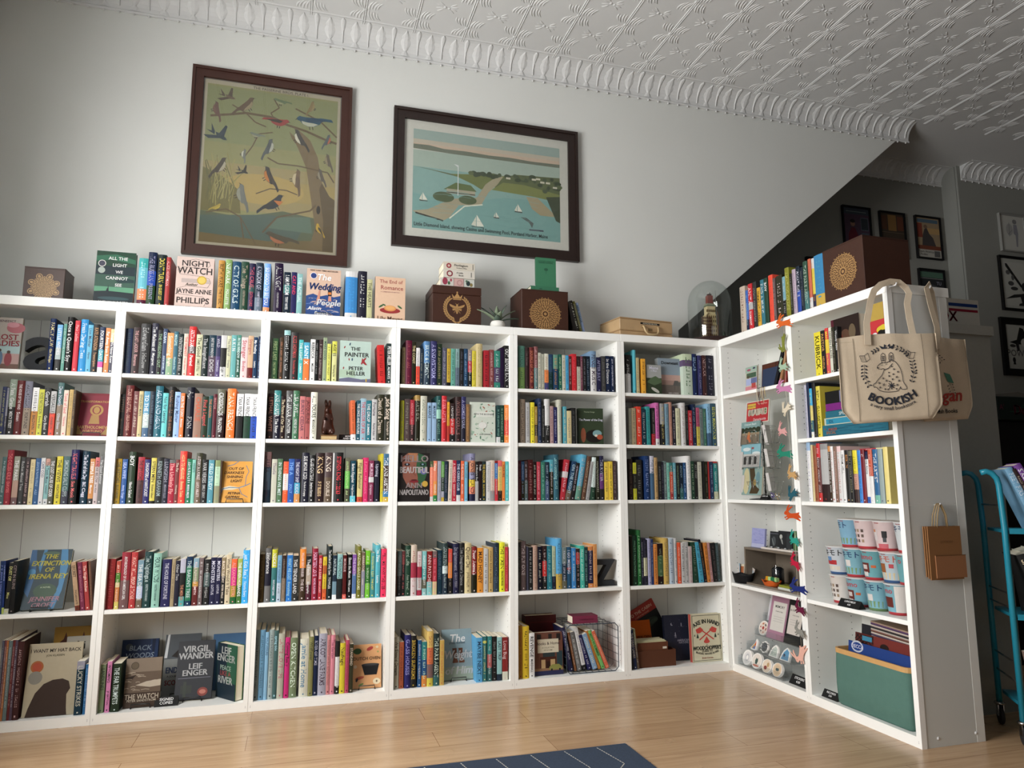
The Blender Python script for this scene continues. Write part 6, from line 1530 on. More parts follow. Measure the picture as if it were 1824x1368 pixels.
# wire basket lying on its side with books
bx, by, bz, bw, bd, bh = 1.655, .028, Zb+.003, .318, .275, .262
m = MB(); R_ = .0028; c_ = '2c3844'
def rr(x0, x1, z0, z1, y, q=.02): return [(x0+q, y, z0), (x1-q, y, z0), (x1, y, z0+q), (x1, y, z1-q), (x1-q, y, z1), (x0+q, y, z1), (x0, y, z1-q), (x0, y, z0+q)]
m.tube(rr(0, bw, 0, bh, 0), R_, c_, 6, True); m.tube(rr(.008, bw-.008, .008, bh-.006, bd), R_*.7, c_, 6, True)
for k in range(1, 8):
    x = bw*k/8; m.tube([(x, 0, bh-.001), (x, bd, bh-.006)], .0013, c_, 4); m.tube([(x, 0, .001), (x, bd, .007)], .0013, c_, 4); m.tube([(x, bd, .008), (x, bd, bh-.006)], .0013, c_, 4)
for k in range(1, 6):
    z = bh*k/6; m.tube([(0, 0, z), (.008, bd, z)], .0013, c_, 4); m.tube([(bw, 0, z), (bw-.008, bd, z)], .0013, c_, 4); m.tube([(.008, bd, z), (bw-.008, bd, z)], .0013, c_, 4)
for y in (.07, .14, .21):
    m.tube(rr(.003, bw-.003, .003, bh-.003, y), .0013, c_, 4, True)
m.build('wire_basket', 'metal', None, 'black wire basket lying on its side with leaning books, fifth bookcase', 'basket', None, None, (bx, by, bz))
for i, (x, w, h, lean, c, tc, tx, lab) in enumerate(((.008, .021, .245, -.05, '224', 'ccd', 'LOST WONDERS|ATLAS', 'navy book, leftmost of those leaning inside the wire basket'), (.036, .012, .215, -.040, '853', 'dcb', '~', 'thin brown book leaning inside the wire basket beside the navy one'), (.054, .024, .215, -.045, '777', 'ddd', '~', 'grey book leaning inside the wire basket'), (.084, .022, .238, -.05, 'ddd/222:.88', '889', '~', 'white book with twisted ribbon spine inside the wire basket'),
        (.116, .024, .200, -.06, '225', 'ccd', '~', 'dark blue book leaning mid basket beside a cream one'), (.148, .028, .205, -.065, '8ac', 'eec', '~', 'pale blue book with cream border leaning inside the wire basket'), (.182, .014, .225, -.075, 'b72', '643', '~', 'ochre book leaning inside the wire basket'), (.202, .020, .228, -.085, '7b6', '243', 'BOYS IN SUMMER', 'green book leaning inside the wire basket'), (.228, .021, .225, -.088, 'd64', 'fca', '~', 'coral book, rightmost of those leaning inside the wire basket'))):
    cv, pg = MB(), MB(); book_geo(cv, pg, w, h, c, tc, tx, 60+i, .15)
    o = cv.build('book', 'print', None, lab, 'book', 'books inside the wire basket'); o.matrix_world = Matrix.Translation((bx+x+.02, by+.02, bz+.0085)) @ Matrix.Rotation(math.asin(lean/h), 4, 'Y'); pg.build('page_block', 'paper', o)
lying('magenta book lying on top of the wire basket, fifth bookcase', 1.700, .045, bz+bh+.0035, .155, .042, .09, '7e2a48', [T('CONVERSATIONS', .55, .5, .07, '4c1428')])
o = bpy.context.scene.objects[-1] if False else None
# brown card files and leaning guides in the corner bookcase
r = empty('card_file_box', (2.095, .04, Zb+.0005), 0, 'open brown cardboard file box with cards, bottom shelf, corner bookcase', 'box')
m = MB(); W = '53301f'; w_, d_, h_ = .252, .17, .092
m.box(0, w_, 0, .003, 0, h_, W); m.box(0, .003, .003, d_, 0, h_, W); m.box(w_-.003, w_, .003, d_, 0, h_*1.0, W); m.box(.003, w_-.003, d_-.003, d_, 0, h_, W); m.box(.003, w_-.003, .003, d_-.003, 0, .003, W); m.build('outer_box', 'matte', r)
m = MB(); m.box(.010, .206, .008, .011, .004, .137, '5c3522'); m.box(.010, .013, .011, .12, .004, .137, 'd5d0c4'); m.box(.203, .206, .011, .12, .004, .137, '5c3522'); m.box(.172, .198, .0072, .008, .098, .110, 'cfc9ba'); m.build('inner_box', 'matte', r)
m = MB()
for i in range(9): m.box(.016, .200, .018+.010*i, .0235+.010*i, .006, .140+.002*(i % 3), ['c9c09a', 'b8b890', 'd5cdb0'][i % 3])
m.build('cards', 'paper', r)
m = MB(); m.add([(.03, .11, .05), (.165, .11, .05), (.150, .125, .245), (.012, .125, .240), (.03, .112, .05), (.165, .112, .05), (.150, .127, .245), (.012, .127, .240)], [(0, 1, 2, 3), (7, 6, 5, 4), (0, 4, 5, 1), (1, 5, 6, 2), (2, 6, 7, 3), (3, 7, 4, 0)], 'a4501c'); m.text((V(.03, .11, .06), V(1, 0, 0), V(0, .08, 1).normalized(), V(0, -1, .08).normalized()), 'WALDEN', .075, .088, .022, '3a1a0c', .0008); m.build('orange_card', 'paper', r)
for i, (x, w, h, c, tx, lab) in enumerate(((2.052, .014, .215, '111', 'LEAST HEAT', 'black book leaning left, bottom shelf, corner bookcase'), (2.068, .020, .22, '1c2c52', 'THE DEAD LADIES|', 'dark blue book leaning left of the brown file box'), (2.092, .012, .225, '8a8c6c/654:.4', '~', 'mottled green thin book leaning against the brown file box'))):
    cv, pg = MB(), MB(); book_geo(cv, pg, w, h, c, 'ccc', tx, 90+i, .15)
    o = cv.build('book', 'print', None, lab, 'book'); o.matrix_world = Matrix.Translation((x-.002*i+(0 if i else .0), .022, Zb+.0008)) @ Matrix.Rotation(-.10, 4, 'Y'); pg.build('page_block', 'paper', o)
    if i == 0: o.matrix_world = Matrix.Translation((2.045+.022, .022, Zb+.0008)) @ Matrix.Rotation(-.08, 4, 'Y') @ Matrix.Translation((-.016, 0, 0))
# ---------------------------------------------------------------- things on the right wing (local x runs from the corner towards the room)
WM = lambda a, dep, z, yaw=0: Matrix.Translation((XR+dep, -a, z)) @ Matrix.Rotation(-pi/2+yaw, 4, 'Z')
def wput(o, a, dep, z, yaw=0): o.matrix_world = WM(a, dep, z, yaw); return o
# first corner bay, top shelf
cover('floral bookshop-print notebook with pink base, top shelf of the corner wing', .115, .10, Z1, .115, .165, [('r', 0, .78, 1, 1, '9fb8a8'), ('e', .3, .88, .18, .06, 'a84a6a'), ('e', .75, .92, .12, .05, '39405a'), ('r', .1, .58, .95, .76, '5c7a64'), ('r', .5, .36, 1, .56, '7a86b8'), ('r', .05, .3, .5, .55, 'a9b4dc'), ('e', .25, .62, .14, .08, '6a4638'), ('r', 0, 0, 1, .26, 'd2848e'), ('r', .55, .18, .9, .36, 'b8433c'), *[('r', .52+.07*i, .36, .55+.07*i, .56, '4a5078') for i in range(6)], *[('r', .12+.1*i, .58, .17+.1*i, .76, '39583f') for i in range(8)]], 'c9c4b4', .014, .06, wing=True, stand=False, name='notebook')
cover('brown leather journal behind the blue one, top shelf of the corner wing', .235, .13, Z1, .205, .165, [('r', .62, .0, .66, 1, '3c1e12')], '552a1a', .018, .08, wing=True, stand='brown leather journal', name='notebook')
cover('blue cloth journal in front of the brown leather one, corner wing', .300, .085, Z1, .165, .125, [], '2f3d5a', .014, .12, wing=True, stand=False, name='notebook')
for i, (c, lab) in enumerate((('1a1c22', 'black slim journal leaning at the right end of the top shelf, corner wing'), ('a5764e', 'tan journal leaning behind the black slim one, corner wing'), ('8a2f28', 'red journal leaning behind the tan one, corner wing'))):
    m = MB(); m.bev(0, .019, 0, .15, 0, .205, c, .002)
    o = m.build('notebook', 'print', None, lab, 'notebook'); o.matrix_world = WM(.455+.030*i, .05+.01*i, Z1+.0068) @ Matrix.Rotation(.42-.03*i, 4, 'Y') @ Matrix.Translation((0, 0, 0))
    pg = MB(); pg.box(.004, .015, .002, .1506, .2045, .2055, 'd8c8a4'); pg.build('page_block', 'paper', o)
m = MB()
for i in range(9):
    x = .375+.009*i; r = random.Random(i); L = .05+.05*r.random()
    m.tube([(x, .0, .002), (x, -.006, -.004), (x+.004, -.007, -L*.5), (x+.012*r.random(), -.006, -L)], .0016, r.choice(['4a3020', 'b09a5c', '2a2420', 'c9bda0', '8a6a3c']), 5)
o = m.build('bookmark_tassels', 'felt', None, 'bunch of cord tassels hanging over the edge of the top shelf, corner wing', 'tassels', None, 'stuff'); wput(o, 0, 0, Z1)
# postcard rack
r = empty('postcard_rack', (XR+.12, -.225, Z3+.0008), -pi/2, 'wire countertop rack holding vintage postcards on the corner wing', 'rack')
m = MB(); m.lathe([(.085, 0), (.085, .004), (.02, .008), (.005, .012)], '1a1a1a', 24); m.build('base', 'metal', r)
m = MB(); m.tube([(0, .01, .01), (0, .01, .50)], .004, '8a8a88', 8)
for k in range(3):
    z = .03+.15*k
    m.tube([(.095*cos(2*pi*i/16), .01+.06*sin(2*pi*i/16), z+.10) for i in range(16)], .0013, '9a9a98', 5, True)
    for an in range(4):
        ca, sa = cos(an*pi/2-pi/2), sin(an*pi/2-pi/2)
        P = lambda u, v, w_: (v*ca-u*sa, .01+v*sa+u*ca, z+w_)
        for u in (-.05, 0, .05): m.tube([P(u, .055, .0), P(u, .075, .004), P(u, .09, .075)], .0012, '9a9a98', 5)
        m.tube([P(-.055, .09, .075), P(.055, .09, .075)], .0012, '9a9a98', 5); m.tube([P(-.055, .075, .004), P(.055, .075, .004)], .0012, '9a9a98', 5)
m.build('wire_frame', 'chrome', r)
def card(label, a, dep, z, w, h, specs, base, tilt=.12, yaw=0, th=.006, group='postcards in the wire rack', name='postcard', mat='print'):
    m = MB(); m.box(0, w, 0, th, 0, h, base); m.art((V(0, 0, 0), V(1, 0, 0), V(0, 0, 1), V(0, -1, 0)), w, h, specs)
    o = m.build(name, mat, None, label, name.replace('_', ' '), group); o.matrix_world = WM(a, dep, z, yaw) @ Matrix.Rotation(-tilt, 4, 'X'); return o
card('red postcard with small photos at the top of the wire rack', .115, .09, 1.462, .225, .135, [('r', .03, .04, .97, .96, 'b81f28'), ('r', .06, .68, .42, .9, 'd9b03c'), T('Christmas Cove', .24, .79, .06, '433'), T('Greetings from', .72, .85, .06, 'eba'), *[('r', .1+.17*i, .38, .24+.17*i, .62, 'd8d0bc') for i in range(5)], *[('r', .12+.17*i, .4, .22+.17*i, .6, c) for i, c in enumerate(['4a6450', '55605c', '8a7060', '9a9080', '6a8050'])], T('MAINE', .5, .49, .26, 'd8d0bc', {'bold': .05}), T('Damariscotta', .62, .16, .1, 'ecc')], 'd9d2c4')
card('postcard of a swimmer in orange on a sandy shore, upper front of the wire rack', .103, .055, 1.337, .185, .136, [('r', 0, .62, 1, 1, '7fa09e'), ('r', 0, .0, 1, .4, '7a6f5f'), ('r', 0, .4, 1, .5, '9c8a70'), *[('e', x, .62, .12, .09, '2f3a28') for x in (.08, .3, .5, .7, .92)], ('e', .45, .45, .07, .07, 'b8824a'), ('p', [(.38, .4), (.52, .4), (.5, .25), (.58, .1), (.5, .05), (.42, .2), (.34, .2)], 'c46a3c'), T('Crescent Beach', .5, .88, .1, 'dee')], '7fa09e')
card('postcard of a white arcade under a blue sky, middle front of the wire rack', .098, .05, 1.199, .19, .138, [('r', 0, .5, 1, 1, '86b8c4'), ('e', .3, .78, .2, .06, 'd5e0e0'), ('e', .8, .6, .2, .05, 'd5e0e0'), ('r', 0, 0, 1, .55, 'a9a8a4'), ('r', 0, .5, 1, .57, 'c4c4be'), *[('r', x, .12, x+.14, .38, '3a3a38') for x in (.17, .43, .7)], *[('e', x+.07, .38, .07, .06, '3a3a38') for x in (.17, .43, .7)], ('l', [(.56, .55), (.56, .88)], .012, '555'), ('r', .56, .78, .68, .86, 'a04a4a')], '86b8c4')
card('large postcard of a rocky cliff and sea, lower front of the wire rack', .104, .045, 1.035, .195, .165, [('r', 0, .0, 1, 1, '8aa6a0'), ('e', .22, .5, .16, .4, 'c8bf94'), ('p', [(.35, .95), (.6, .98), (.66, .7), (.58, .5), (.75, .3), (.9, .2), (.8, .05), (.4, .05), (.5, .3), (.42, .6)], '4a3c26'), ('e', .65, .45, .08, .1, 'a08a54'), ('e', .8, .6, .1, .2, '6a8f96')], 'd5cdb8', th=.01)
for i, (a, z) in enumerate(((.012, 1.33), (.018, 1.19), (.022, 1.05), (.345, 1.34), (.352, 1.20), (.356, 1.06), (.300, 1.33), (.305, 1.20), (.31, 1.06))):
    s = i < 3; yaw = (-1.15 if s else 2.15 if i < 6 else 2.4)
    hh = .105
    card(('stack of pale postcards in the %s left pocket of the wire rack' if s else 'stack of pale postcards in the %s right pocket of the wire rack' if i < 6 else 'pale stack of cards behind the front card in the %s row of the rack') % ['upper', 'middle', 'lower'][i % 3], a+(.05 if s else -.02), .11 if s else (.09 if i < 6 else .13), z, .075, hh, [('r', .05, .03, .95, .97, 'b8b4b0')], 'c4c0bc', .14, yaw, .018)
tent('small black price card on the shelf under the wire rack', .30, .03, Z3, .07, .03, .0, [('CARDS 1.00', .010)], wing=True)
for i, (a, c, lab) in enumerate(((.385, 'b8bcc0', 'little glass jar of purple charms beside the postcard rack'), (.43, 'c8b49a', 'little glass jar of beige charms beside the postcard rack'))):
    r = empty('charm_jar', (XR+.06, -a, Z3+.0008), 0, lab, 'jar'); m = MB(); m.lathe([(0.0125, 0), (.0175, .003), (.0175, .045), (0.0125, .048)], 'fff', 16, caps=True); m.build('jar_glass', 'acrylic', r)
    m = MB(); rr_ = random.Random(i)
    for k in range(14): m.ball((rr_.random()-.5)*.02, (rr_.random()-.5)*.02, .006+.034*rr_.random(), .004, '6a5a94' if i == 0 else 'a08a6a', 6)
    m.build('charms', 'gloss', r)
# fourth level: grey wooden box stand
r = empty('wooden_riser', (XR+.045, -.105, Z4+.0006), -pi/2, 'weathered grey open wooden box turned on its side as a riser, corner wing', 'riser')
G_ = '6c6256'; w_, d_, h_ = .535, .22, .215
for nm, (xa, xb, ya, yb, za, zb) in dict(top_board=(0, w_, 0, d_, h_-.012, h_), bottom_board=(0, w_, 0, d_, 0, .012), left_board=(0, .012, 0, d_, .0122, h_-.0122), right_board=(w_-.03, w_-.0, 0, d_, .0122, h_-.0122), back_board=(.0122, w_-.032, d_-.01, d_, .0122, h_-.0122)).items():
    m = MB(); m.box(xa, xb, ya, yb, za, zb, G_); m.build(nm, 'wood', r)
zr = Z4+h_+.001
card('lavender foil notebook standing on the grey riser', .115, .09, zr, .125, .112, [*waves(.05, .95, 36, '8088c4', 31, .012), ('r', 0, 0, 1, .2, 'b9bcdc')], 'a0a4d4', .10, 0, .012, None, 'notebook')
card('dark photograph of a vase, left of two black frames on the grey riser', .262, .11, zr, .09, .10, [('r', 0, 0, 1, 1, '2c2f31'), ('e', .4, .45, .2, .3, '4c5254'), ('l', [(.2, .6), (.45, .2)], .02, 'b8c0c0'), ('l', [(.0, .88), (1, .88)], .015, '99a')], '222', .1, 0, .01, None, 'photo_card')
card('dark photograph with a white flower, right black frame on the grey riser', .350, .10, zr, .125, .108, [('r', 0, 0, 1, 1, '26282a'), ('e', .2, .7, .1, .1, 'b8bab4'), ('p', [(.16, .6), (.3, .55), (.36, .3), (.28, .35)], '9ca09c'), ('r', .6, .1, .9, .9, '34373a')], '1c1d1f', .1, 0, .012, None, 'photo_card')
m = MB(); m.bev(0, .28, 0, .085, 0, .012, 'cfc8c0', .004); 
for i in range(12): m.ball(.03+.02*i, .02+.02*(i % 3), .014, .006, ['333a3c', 'a8acb0', '55605c'][i % 3], 6, 1.2, 1, .6)
wput(m.build('trinket_tray', 'gloss', None, 'long white tray of small enamel pins at the front of the grey riser', 'tray'), .262, .048, zr)
m = MB(); m.lathe([(.014, 0), (.017, .004), (.015, .07), (.010, .09), (.010, .10), (.012, .115)], '4a6a44', 14); wput(m.build('green_bottle', 'gloss', None, 'slim green bottle at the right end of the grey riser', 'bottle'), .525, .09, zr)
def basket(label, a, dep, z, R, h, col, mat='matte'):
    m = MB(); n = 40; prof = [(.0001, .002), (R*.72, 0), (R*.80, h*.3), (R*.9, h*.7), (R, h)]
    v = []; f = []
    pr = prof+[(R*.94, h*.97), (R*.84, h*.6), (R*.7, .008), (.0001, .008)]
    for j, (rr, zz) in enumerate(pr):
        for k in range(n): an = 2*pi*k/n; q = rr*(1+.05*sin(k*pi+j*pi/1) if j in (2, 3) else rr and 1)*(1+(.04*sin(an*7) if j in (4, 5) else 0)) if rr > .001 else rr; v.append((q*cos(an)*1.25, q*sin(an)*.85, zz+(.006*sin(an*5) if j in (4, 5) else 0)))
    for j in range(len(pr)-1):
        for k in range(n): q = (k+1) % n; f.append((j*n+k, j*n+q, (j+1)*n+q, (j+1)*n+k))
    m.add(v, f, col, True); return wput(m.build('basket', mat, None, label, 'basket'), a, dep, z)
basket('black woven basket of printed cards, left end of fourth shelf, corner wing', .055, .065, Z4+.001, .072, .062, '0e0e10')
for i, (dx, c, yaw, c2) in enumerate(((-.045, '7c98a8', .1, 'c8b8b0'), (-.02, 'd8ccb4', .05, 'b0673c'), (.01, 'c8c4bc', -.1, '6a7a84'), (.035, 'd0c4bc', -.3, 'a9b4bc'), (.02, 'cdbfa8', -.15, '88949c'))):
    o = card('small printed card standing in the black basket, %s' % ['pale blue one at left', 'cream one with orange edge', 'grey one in the middle', 'tilted one at right', 'buff one behind the others'][i], .03+dx, .05+.012*i, Z4+.022, .055, .085, [('r', .1, .3, .9, .85, c2)], c, .12, yaw*.3, .002, 'cards in the black basket', 'printed_card')
    o.matrix_world = o.matrix_world @ Matrix.Rotation(-yaw, 4, 'Y')
basket('orange and black patterned bowl of erasers on the grey riser floor', .315, .075, Z4+.0135, .055, .030, 'b8541c')
for i, (dx, dy, c, lab) in enumerate(((-.035, 0, 'c98f1c', 'yellow eraser'), (-.012, .0, '9fc07a', 'pale green eraser'), (.01, .0, '1f6a44', 'dark green eraser'), (.015, .01, 'd0a080', 'peach eraser'), (.045, 0, '9ac07c', 'light green cube eraser'))):
    m = MB(); m.bev(-.012, .012, -.008, .008, -.01, .014, c, .003); o = wput(m.build('eraser', 'matte', None, lab+' in the orange patterned bowl', 'eraser', 'erasers in the patterned bowl'), .315+dx, .075+dy, Z4+.0135+.036, .4*i)
r = empty('glass_jar', (XR+.14, -.285, Z4+.0135), 0, 'dark filled glass jar standing inside the grey riser', 'jar'); m = MB(); m.lathe([(.034, 0), (.036, .004), (.036, .095), (.030, .105), (.030, .115)], 'fff', 20, caps=False); m.build('jar_glass', 'glass', r)
m = MB(); m.lathe([(.033, .002), (.034, .09), (.02, .1), (.0001, .102)], '15181c', 16); m.build('jar_filling', 'gloss', r)
m = MB(); m.box(0, .105, 0, .055, 0, .012, 'c8ccc4'); m.box(.005, .095, .003, .052, .0122, .024, '8a8f2c'); wput(m.build('note_pads', 'print', None, 'yellow green note pads lying at the right end of the grey riser', 'notepads'), .428, .03, Z4+.0135)
# lowest level: clear stepped display of stickers
r = empty('acrylic_display', (XR+.022, -.022, Zb+.0006), -pi/2, 'clear stepped acrylic sticker display on the lowest shelf, corner wing', 'display')
steps = [(.008, .42, 0, 0), (.008, .42, .062, 0), (.008, .42, .124, 0), (.008, .30, .186, 0)]
for i, (xa, xb, ya, zz) in enumerate(steps):
    m = MB(); ph = .055
    zz0 = [0.0, .078, .160, .235][i]
    m.box(xa, xb, ya, ya+.060, zz0, zz0+.003, 'fff'); m.box(xa, xb, ya-.003, ya, zz0, zz0+ph*.7, 'fff')
    m.box(xa, xb, ya+.0602, ya+.0617, zz0, zz0+.078+.0, 'fff')
    for x in (xa, xb-.003): m.box(x, x+.003, ya, ya+.060, zz0+.003, zz0+ph*.9, 'fff')
    m.build('tier', 'acrylic', r)
    m = MB(); m.box(xa, xb, ya-.0036, ya-.0030, zz0, zz0+.003, '8a8a88'); m.build('edge_strip', 'metal', r)
m = MB(); m.box(.4205, .4235, .0, .245, 0, .235, 'fff'); m.build('end_wall', 'acrylic', r)
def sticker(label, a, dep, z, w, h, kind, i, n=3):
    m = MB(); N = 22; rr_ = random.Random(i)
    out = [((.5+.5*cos(2*pi*k/N))*w, (.5+.5*sin(2*pi*k/N))*h) for k in range(N)]
    if kind == 'tri': out = [(0, h*.1), (w*.45, h*.6), (w*.55, h), (w*.8, h*.8), (w*.85, h*.1), (w*.6, 0), (w*.2, 0)]
    if kind == 'blob': out = [((.5+(.4+.1*sin(k*3))*cos(2*pi*k/N))*w, (.5+(.42+.08*cos(k*2.3))*sin(2*pi*k/N))*h) for k in range(N)]
    if kind == 'arch': out = [(0, 0), (w, 0), (w, h*.5), (w*.85, h*.85), (w*.55, h), (w*.25, h*.75), (w*.1, h*.4)]
    for q in range(n): m.prism([(x+.003*q, y) for x, y in out], .0022*q*2, .0022*q*2+.0015, 'e8e6e2', 'c8c4c0')
    S = {'oval': [('e', .5, .5, .38, .38, 'd8d6d4'), ('e', .5, .5, .2, .25, 'b8b8bc'), ('e', .5, .5, .12, .14, 'e8e6e2')], 'cat': [('e', .5, .52, .4, .38, 'ddd6cc'), ('p', [(.4, .3), (.35, .5), (.42, .7), (.5, .62), (.58, .7), (.62, .5), (.56, .3)], '3c5450'), ('e', .5, .2, .3, .06, 'c4705c')],
         'red': [('e', .5, .5, .4, .4, 'dcccb8'), ('e', .4, .35, .15, .12, '8a3a38'), ('e', .6, .6, .12, .15, 'b89a70')], 'heart': [('e', .5, .5, .42, .42, 'd8c0a4'), ('e', .5, .5, .3, .3, 'c9b498'), ('e', .45, .52, .1, .1, '4a5a5c'), ('e', .58, .52, .1, .1, '4a5a5c')],
         'tri': [('p', [(.15, .15), (.5, .62), (.56, .85), (.62, .5), (.6, .12)], 'c9542c'), ('p', [(.3, .12), (.5, .45), (.62, .12)], '3c6ab0'), ('p', [(.22, .14), (.5, .55), (.5, .42), (.3, .14)], 'd8b838')], 'blob': [('e', .5, .5, .3, .3, '555a5e'), *waves(.2, .8, 12, '2a2c30', 4, .03)], 'arch': [('p', [(.12, .08), (.85, .08), (.8, .7), (.55, .88), (.3, .6)], '5f9ac0'), ('e', .4, .4, .1, .1, '333a50')],
         'arch2': [('p', [(.12, .08), (.85, .08), (.8, .7), (.55, .88), (.3, .6)], 'b9c4bc'), *waves(.2, .7, 8, '556', 14, .02)], 'donut': [('e', .5, .5, .45, .45, 'd8c8bc'), *[('e', .5+.3*cos(k), .5+.3*sin(k), .06, .06, ['8a3a3c', '3c4048', 'b06a50'][k % 3]) for k in range(9)], ('e', .5, .5, .12, .12, 'a0403c')]}[i if isinstance(i, str) else kind]
    m.art((V(0, 0, 0), V(1, 0, 0), V(0, 0, 1), V(0, -1, 0)), w, h, S)
    o = m.build('sticker_pile', 'gloss', None, label, 'stickers', 'die-cut stickers on the clear display'); o.matrix_world = WM(a, dep, z) @ Matrix.Rotation(-.35, 4, 'X'); return o
zs = Zb+.0045
sticker('pile of pale oval stickers, leftmost on the lowest clear step', .040, .032, zs, .09, .088, 'oval', 'oval')
sticker('pile of round stickers with a dark cat shape on the lowest clear step', .128, .032, zs, .095, .088, 'cat', 'cat')
sticker('pile of tan stickers with red marks on the lowest clear step', .226, .032, zs, .09, .075, 'red', 'red')
sticker('pile of round tan heart stickers, rightmost on the lowest clear step', .320, .032, zs, .085, .075, 'heart', 'heart')
sticker('rainbow peak sticker on the second clear step', .045, .094, zs+.078, .075, .07, 'tri', 'tri', 2)
sticker('black scribble sticker on the second clear step', .125, .094, zs+.078, .09, .075, 'blob', 'blob', 2)
sticker('pale arch-shaped sticker on the second clear step', .222, .094, zs+.078, .08, .07, 'arch', 'arch2', 2)
sticker('sky blue arch-shaped sticker on the second clear step', .318, .094, zs+.078, .085, .075, 'arch', 'arch', 2)
sticker('round speckled sticker on the third clear step beside the pink notebook', .036, .156, zs+.160, .085, .085, 'donut', 'donut', 2)
card('white sheet standing at the back of the clear display', .045, .222, zs+.237, .13, .20, [], 'd8d6dc', .25, 0, .004, None, 'paper_sheet')
NS = lambda: [('r', .14, .18, .9, .80, 'e0ddd6'), T('MEMORY', .52, .70, .13, '333'), T('a book of days', .52, .6, .07, '555'), *[('l', [(.25, .48-.05*k), (.8, .48-.05*k)], .008, '999') for k in range(3)]]
card('pink notebook with a cream label on the clear display', .125, .152, zs+.160, .16, .265, NS(), 'b08098', .26, 0, .012, None, 'notebook')
card('black notebook with a cream label on the clear display', .280, .152, zs+.160, .155, .265, [('r', .12, .2, .84, .80, 'ddd6ce'), T('SILVER LININGS', .48, .70, .1, '333'), T('a book of days', .48, .6, .06, '555'), *[('l', [(.22, .5-.05*k), (.75, .5-.05*k)], .008, '999') for k in range(3)]], '1c1c1f', .26, 0, .012, None, 'notebook')
tent('black price card at the right end of the lowest shelf, corner wing', .470, .035, Zb, .13, .045, 0, [('STICKERS', .018), ('4.00', .018)], wing=True)
r = empty('pompom_pouch', (XR+.06, -.625, Zb+.001), 0, 'black pouch with a maroon pompom on the lowest shelf, corner wing', 'pouch')
m = MB(); m.ball(0, 0, .04, .04, '151518', 12, .8, .7, 1); m.build('pouch', 'felt', r); m = MB(); m.ball(-.018, -.01, .06, .018, '6a1c34', 12); m.build('pompom', 'felt', r)
# second wing bay
tent('black price card beside the green basket, lowest shelf of the end bookcase', .728, .03, Zb, .11, .035, 0, [('RECORDS', .014), ('5.00', .012)], wing=True)
tent('black price card in front of the paper cups', .915, .004, Z4, .135, .036, .0, [('LUNCHBOX', .013), ('4.00', .012)], wing=True)
# green fabric basket
r = empty('fabric_basket', (XR+.02, -.845, Zb+.0008), -pi/2, 'green fabric basket with wooden rim holding records, end bookcase', 'basket')
w_, d_, h_ = .455, .30, .262
def rrect(x0, x1, y0, y1, q, z, n=5):
    o = []
    for cx, cy, a0 in ((x1-q, y0+q, -pi/2), (x1-q, y1-q, 0), (x0+q, y1-q, pi/2), (x0+q, y0+q, pi)):
        for k in range(n): a = a0+pi/2*k/(n-1); o.append((cx+q*cos(a), cy+q*sin(a), z))
    return o
m = MB(); rings = []; rd = random.Random(2)
for z, e in ((0, .006), (.01, 0), (h_*.35, -.003), (h_*.7, -.001), (h_-.022, 0)): rings.append([(x+.0016*sin(i*1.3+z*40), y+.0016*cos(i*1.7+z*60), zz) for i, (x, y, zz) in enumerate(rrect(e, w_-e, e, d_-e, .03, z))])
n = len(rings[0]); vs = sum(rings, []); fs = [(j*n+k, j*n+(k+1) % n, (j+1)*n+(k+1) % n, (j+1)*n+k) for j in range(len(rings)-1) for k in range(n)]+[tuple(range(n-1, -1, -1))]
m.add(vs, fs, '54756c', True)
ins_ = [(x*.985+w_*.0075, y*.98+d_*.01, z) for x, y, z in rings[-1]]; ins2 = [(x, y, .01) for x, y, z in ins_]
m.add(ins2+ins_, [(k, n+k, n+(k+1) % n, (k+1) % n) for k in range(n)]+[tuple(range(n))], '3c6658', True); m.build('fabric_body', 'canvas', r)
m = MB(); a_, b_ = rrect(-.002, w_+.002, -.002, d_+.002, .032, h_-.022), rrect(.008, w_-.008, .008, d_-.008, .026, h_-.022)
vs = a_+[(x, y, z+.022) for x, y, z in a_]+[(x, y, z+.022) for x, y, z in b_]+b_
m.add(vs, [(k, (k+1) % n, n+(k+1) % n, n+k) for k in range(n)]+[(n+k, n+(k+1) % n, 2*n+(k+1) % n, 2*n+k) for k in range(n)]+[(2*n+k, 2*n+(k+1) % n, 3*n+(k+1) % n, 3*n+k) for k in range(n)]+[(3*n+k, 3*n+(k+1) % n, (k+1) % n, k) for k in range(n)], 'c09660'); m.build('wooden_rim', 'wood', r)
recs = [('1d3f86', 'blue record sleeve with a white oval badge, frontmost in the green basket', [('e', .15, .93, .1, .07, 'c8ccd8'), ('e', .15, .93, .08, .05, '1d3f86'), T('DECCA', .15, .93, .06, 'dde'), ('e', .5, .72, .08, .04, 'b8c4dc')], .012), ('7a2f28', 'red record sleeve with a lattice at left, second in the green basket', [('r', 0, 0, .3, 1, '5a2420'), *[('l', [(.02+.06*k, .98), (.3, .7+.06*k)], .012, '1c1614') for k in range(5)], *[('l', [(.3-.06*k, .98), (.0, .7+.05*k)], .012, '1c1614') for k in range(5)], ('r', .12, .9, .28, .97, '3c8aa8'), ('e', .48, .8, .09, .09, '8a5a44'), ('e', .48, .86, .07, .05, '2a1c18')], .05), ('22232a', 'dark record sleeve behind the red one', [], .085)]
for i, (c, lab, sp, dep) in enumerate(recs):
    card(lab, .880+.004*i, .045+dep, Zb+.014+.012*i, .385, .285+.025*i, sp, c, .10, 0, .004, 'records in the green basket', 'record_sleeve')
cols_ = ['d8d0c4', '4a3c34', 'c8beb0', '5c4a6a', 'e0d8c8', '8a5a4a', 'c8c0b4', '3a3a3c', 'd8cfc0', '6a4a7a', 'b8a088']
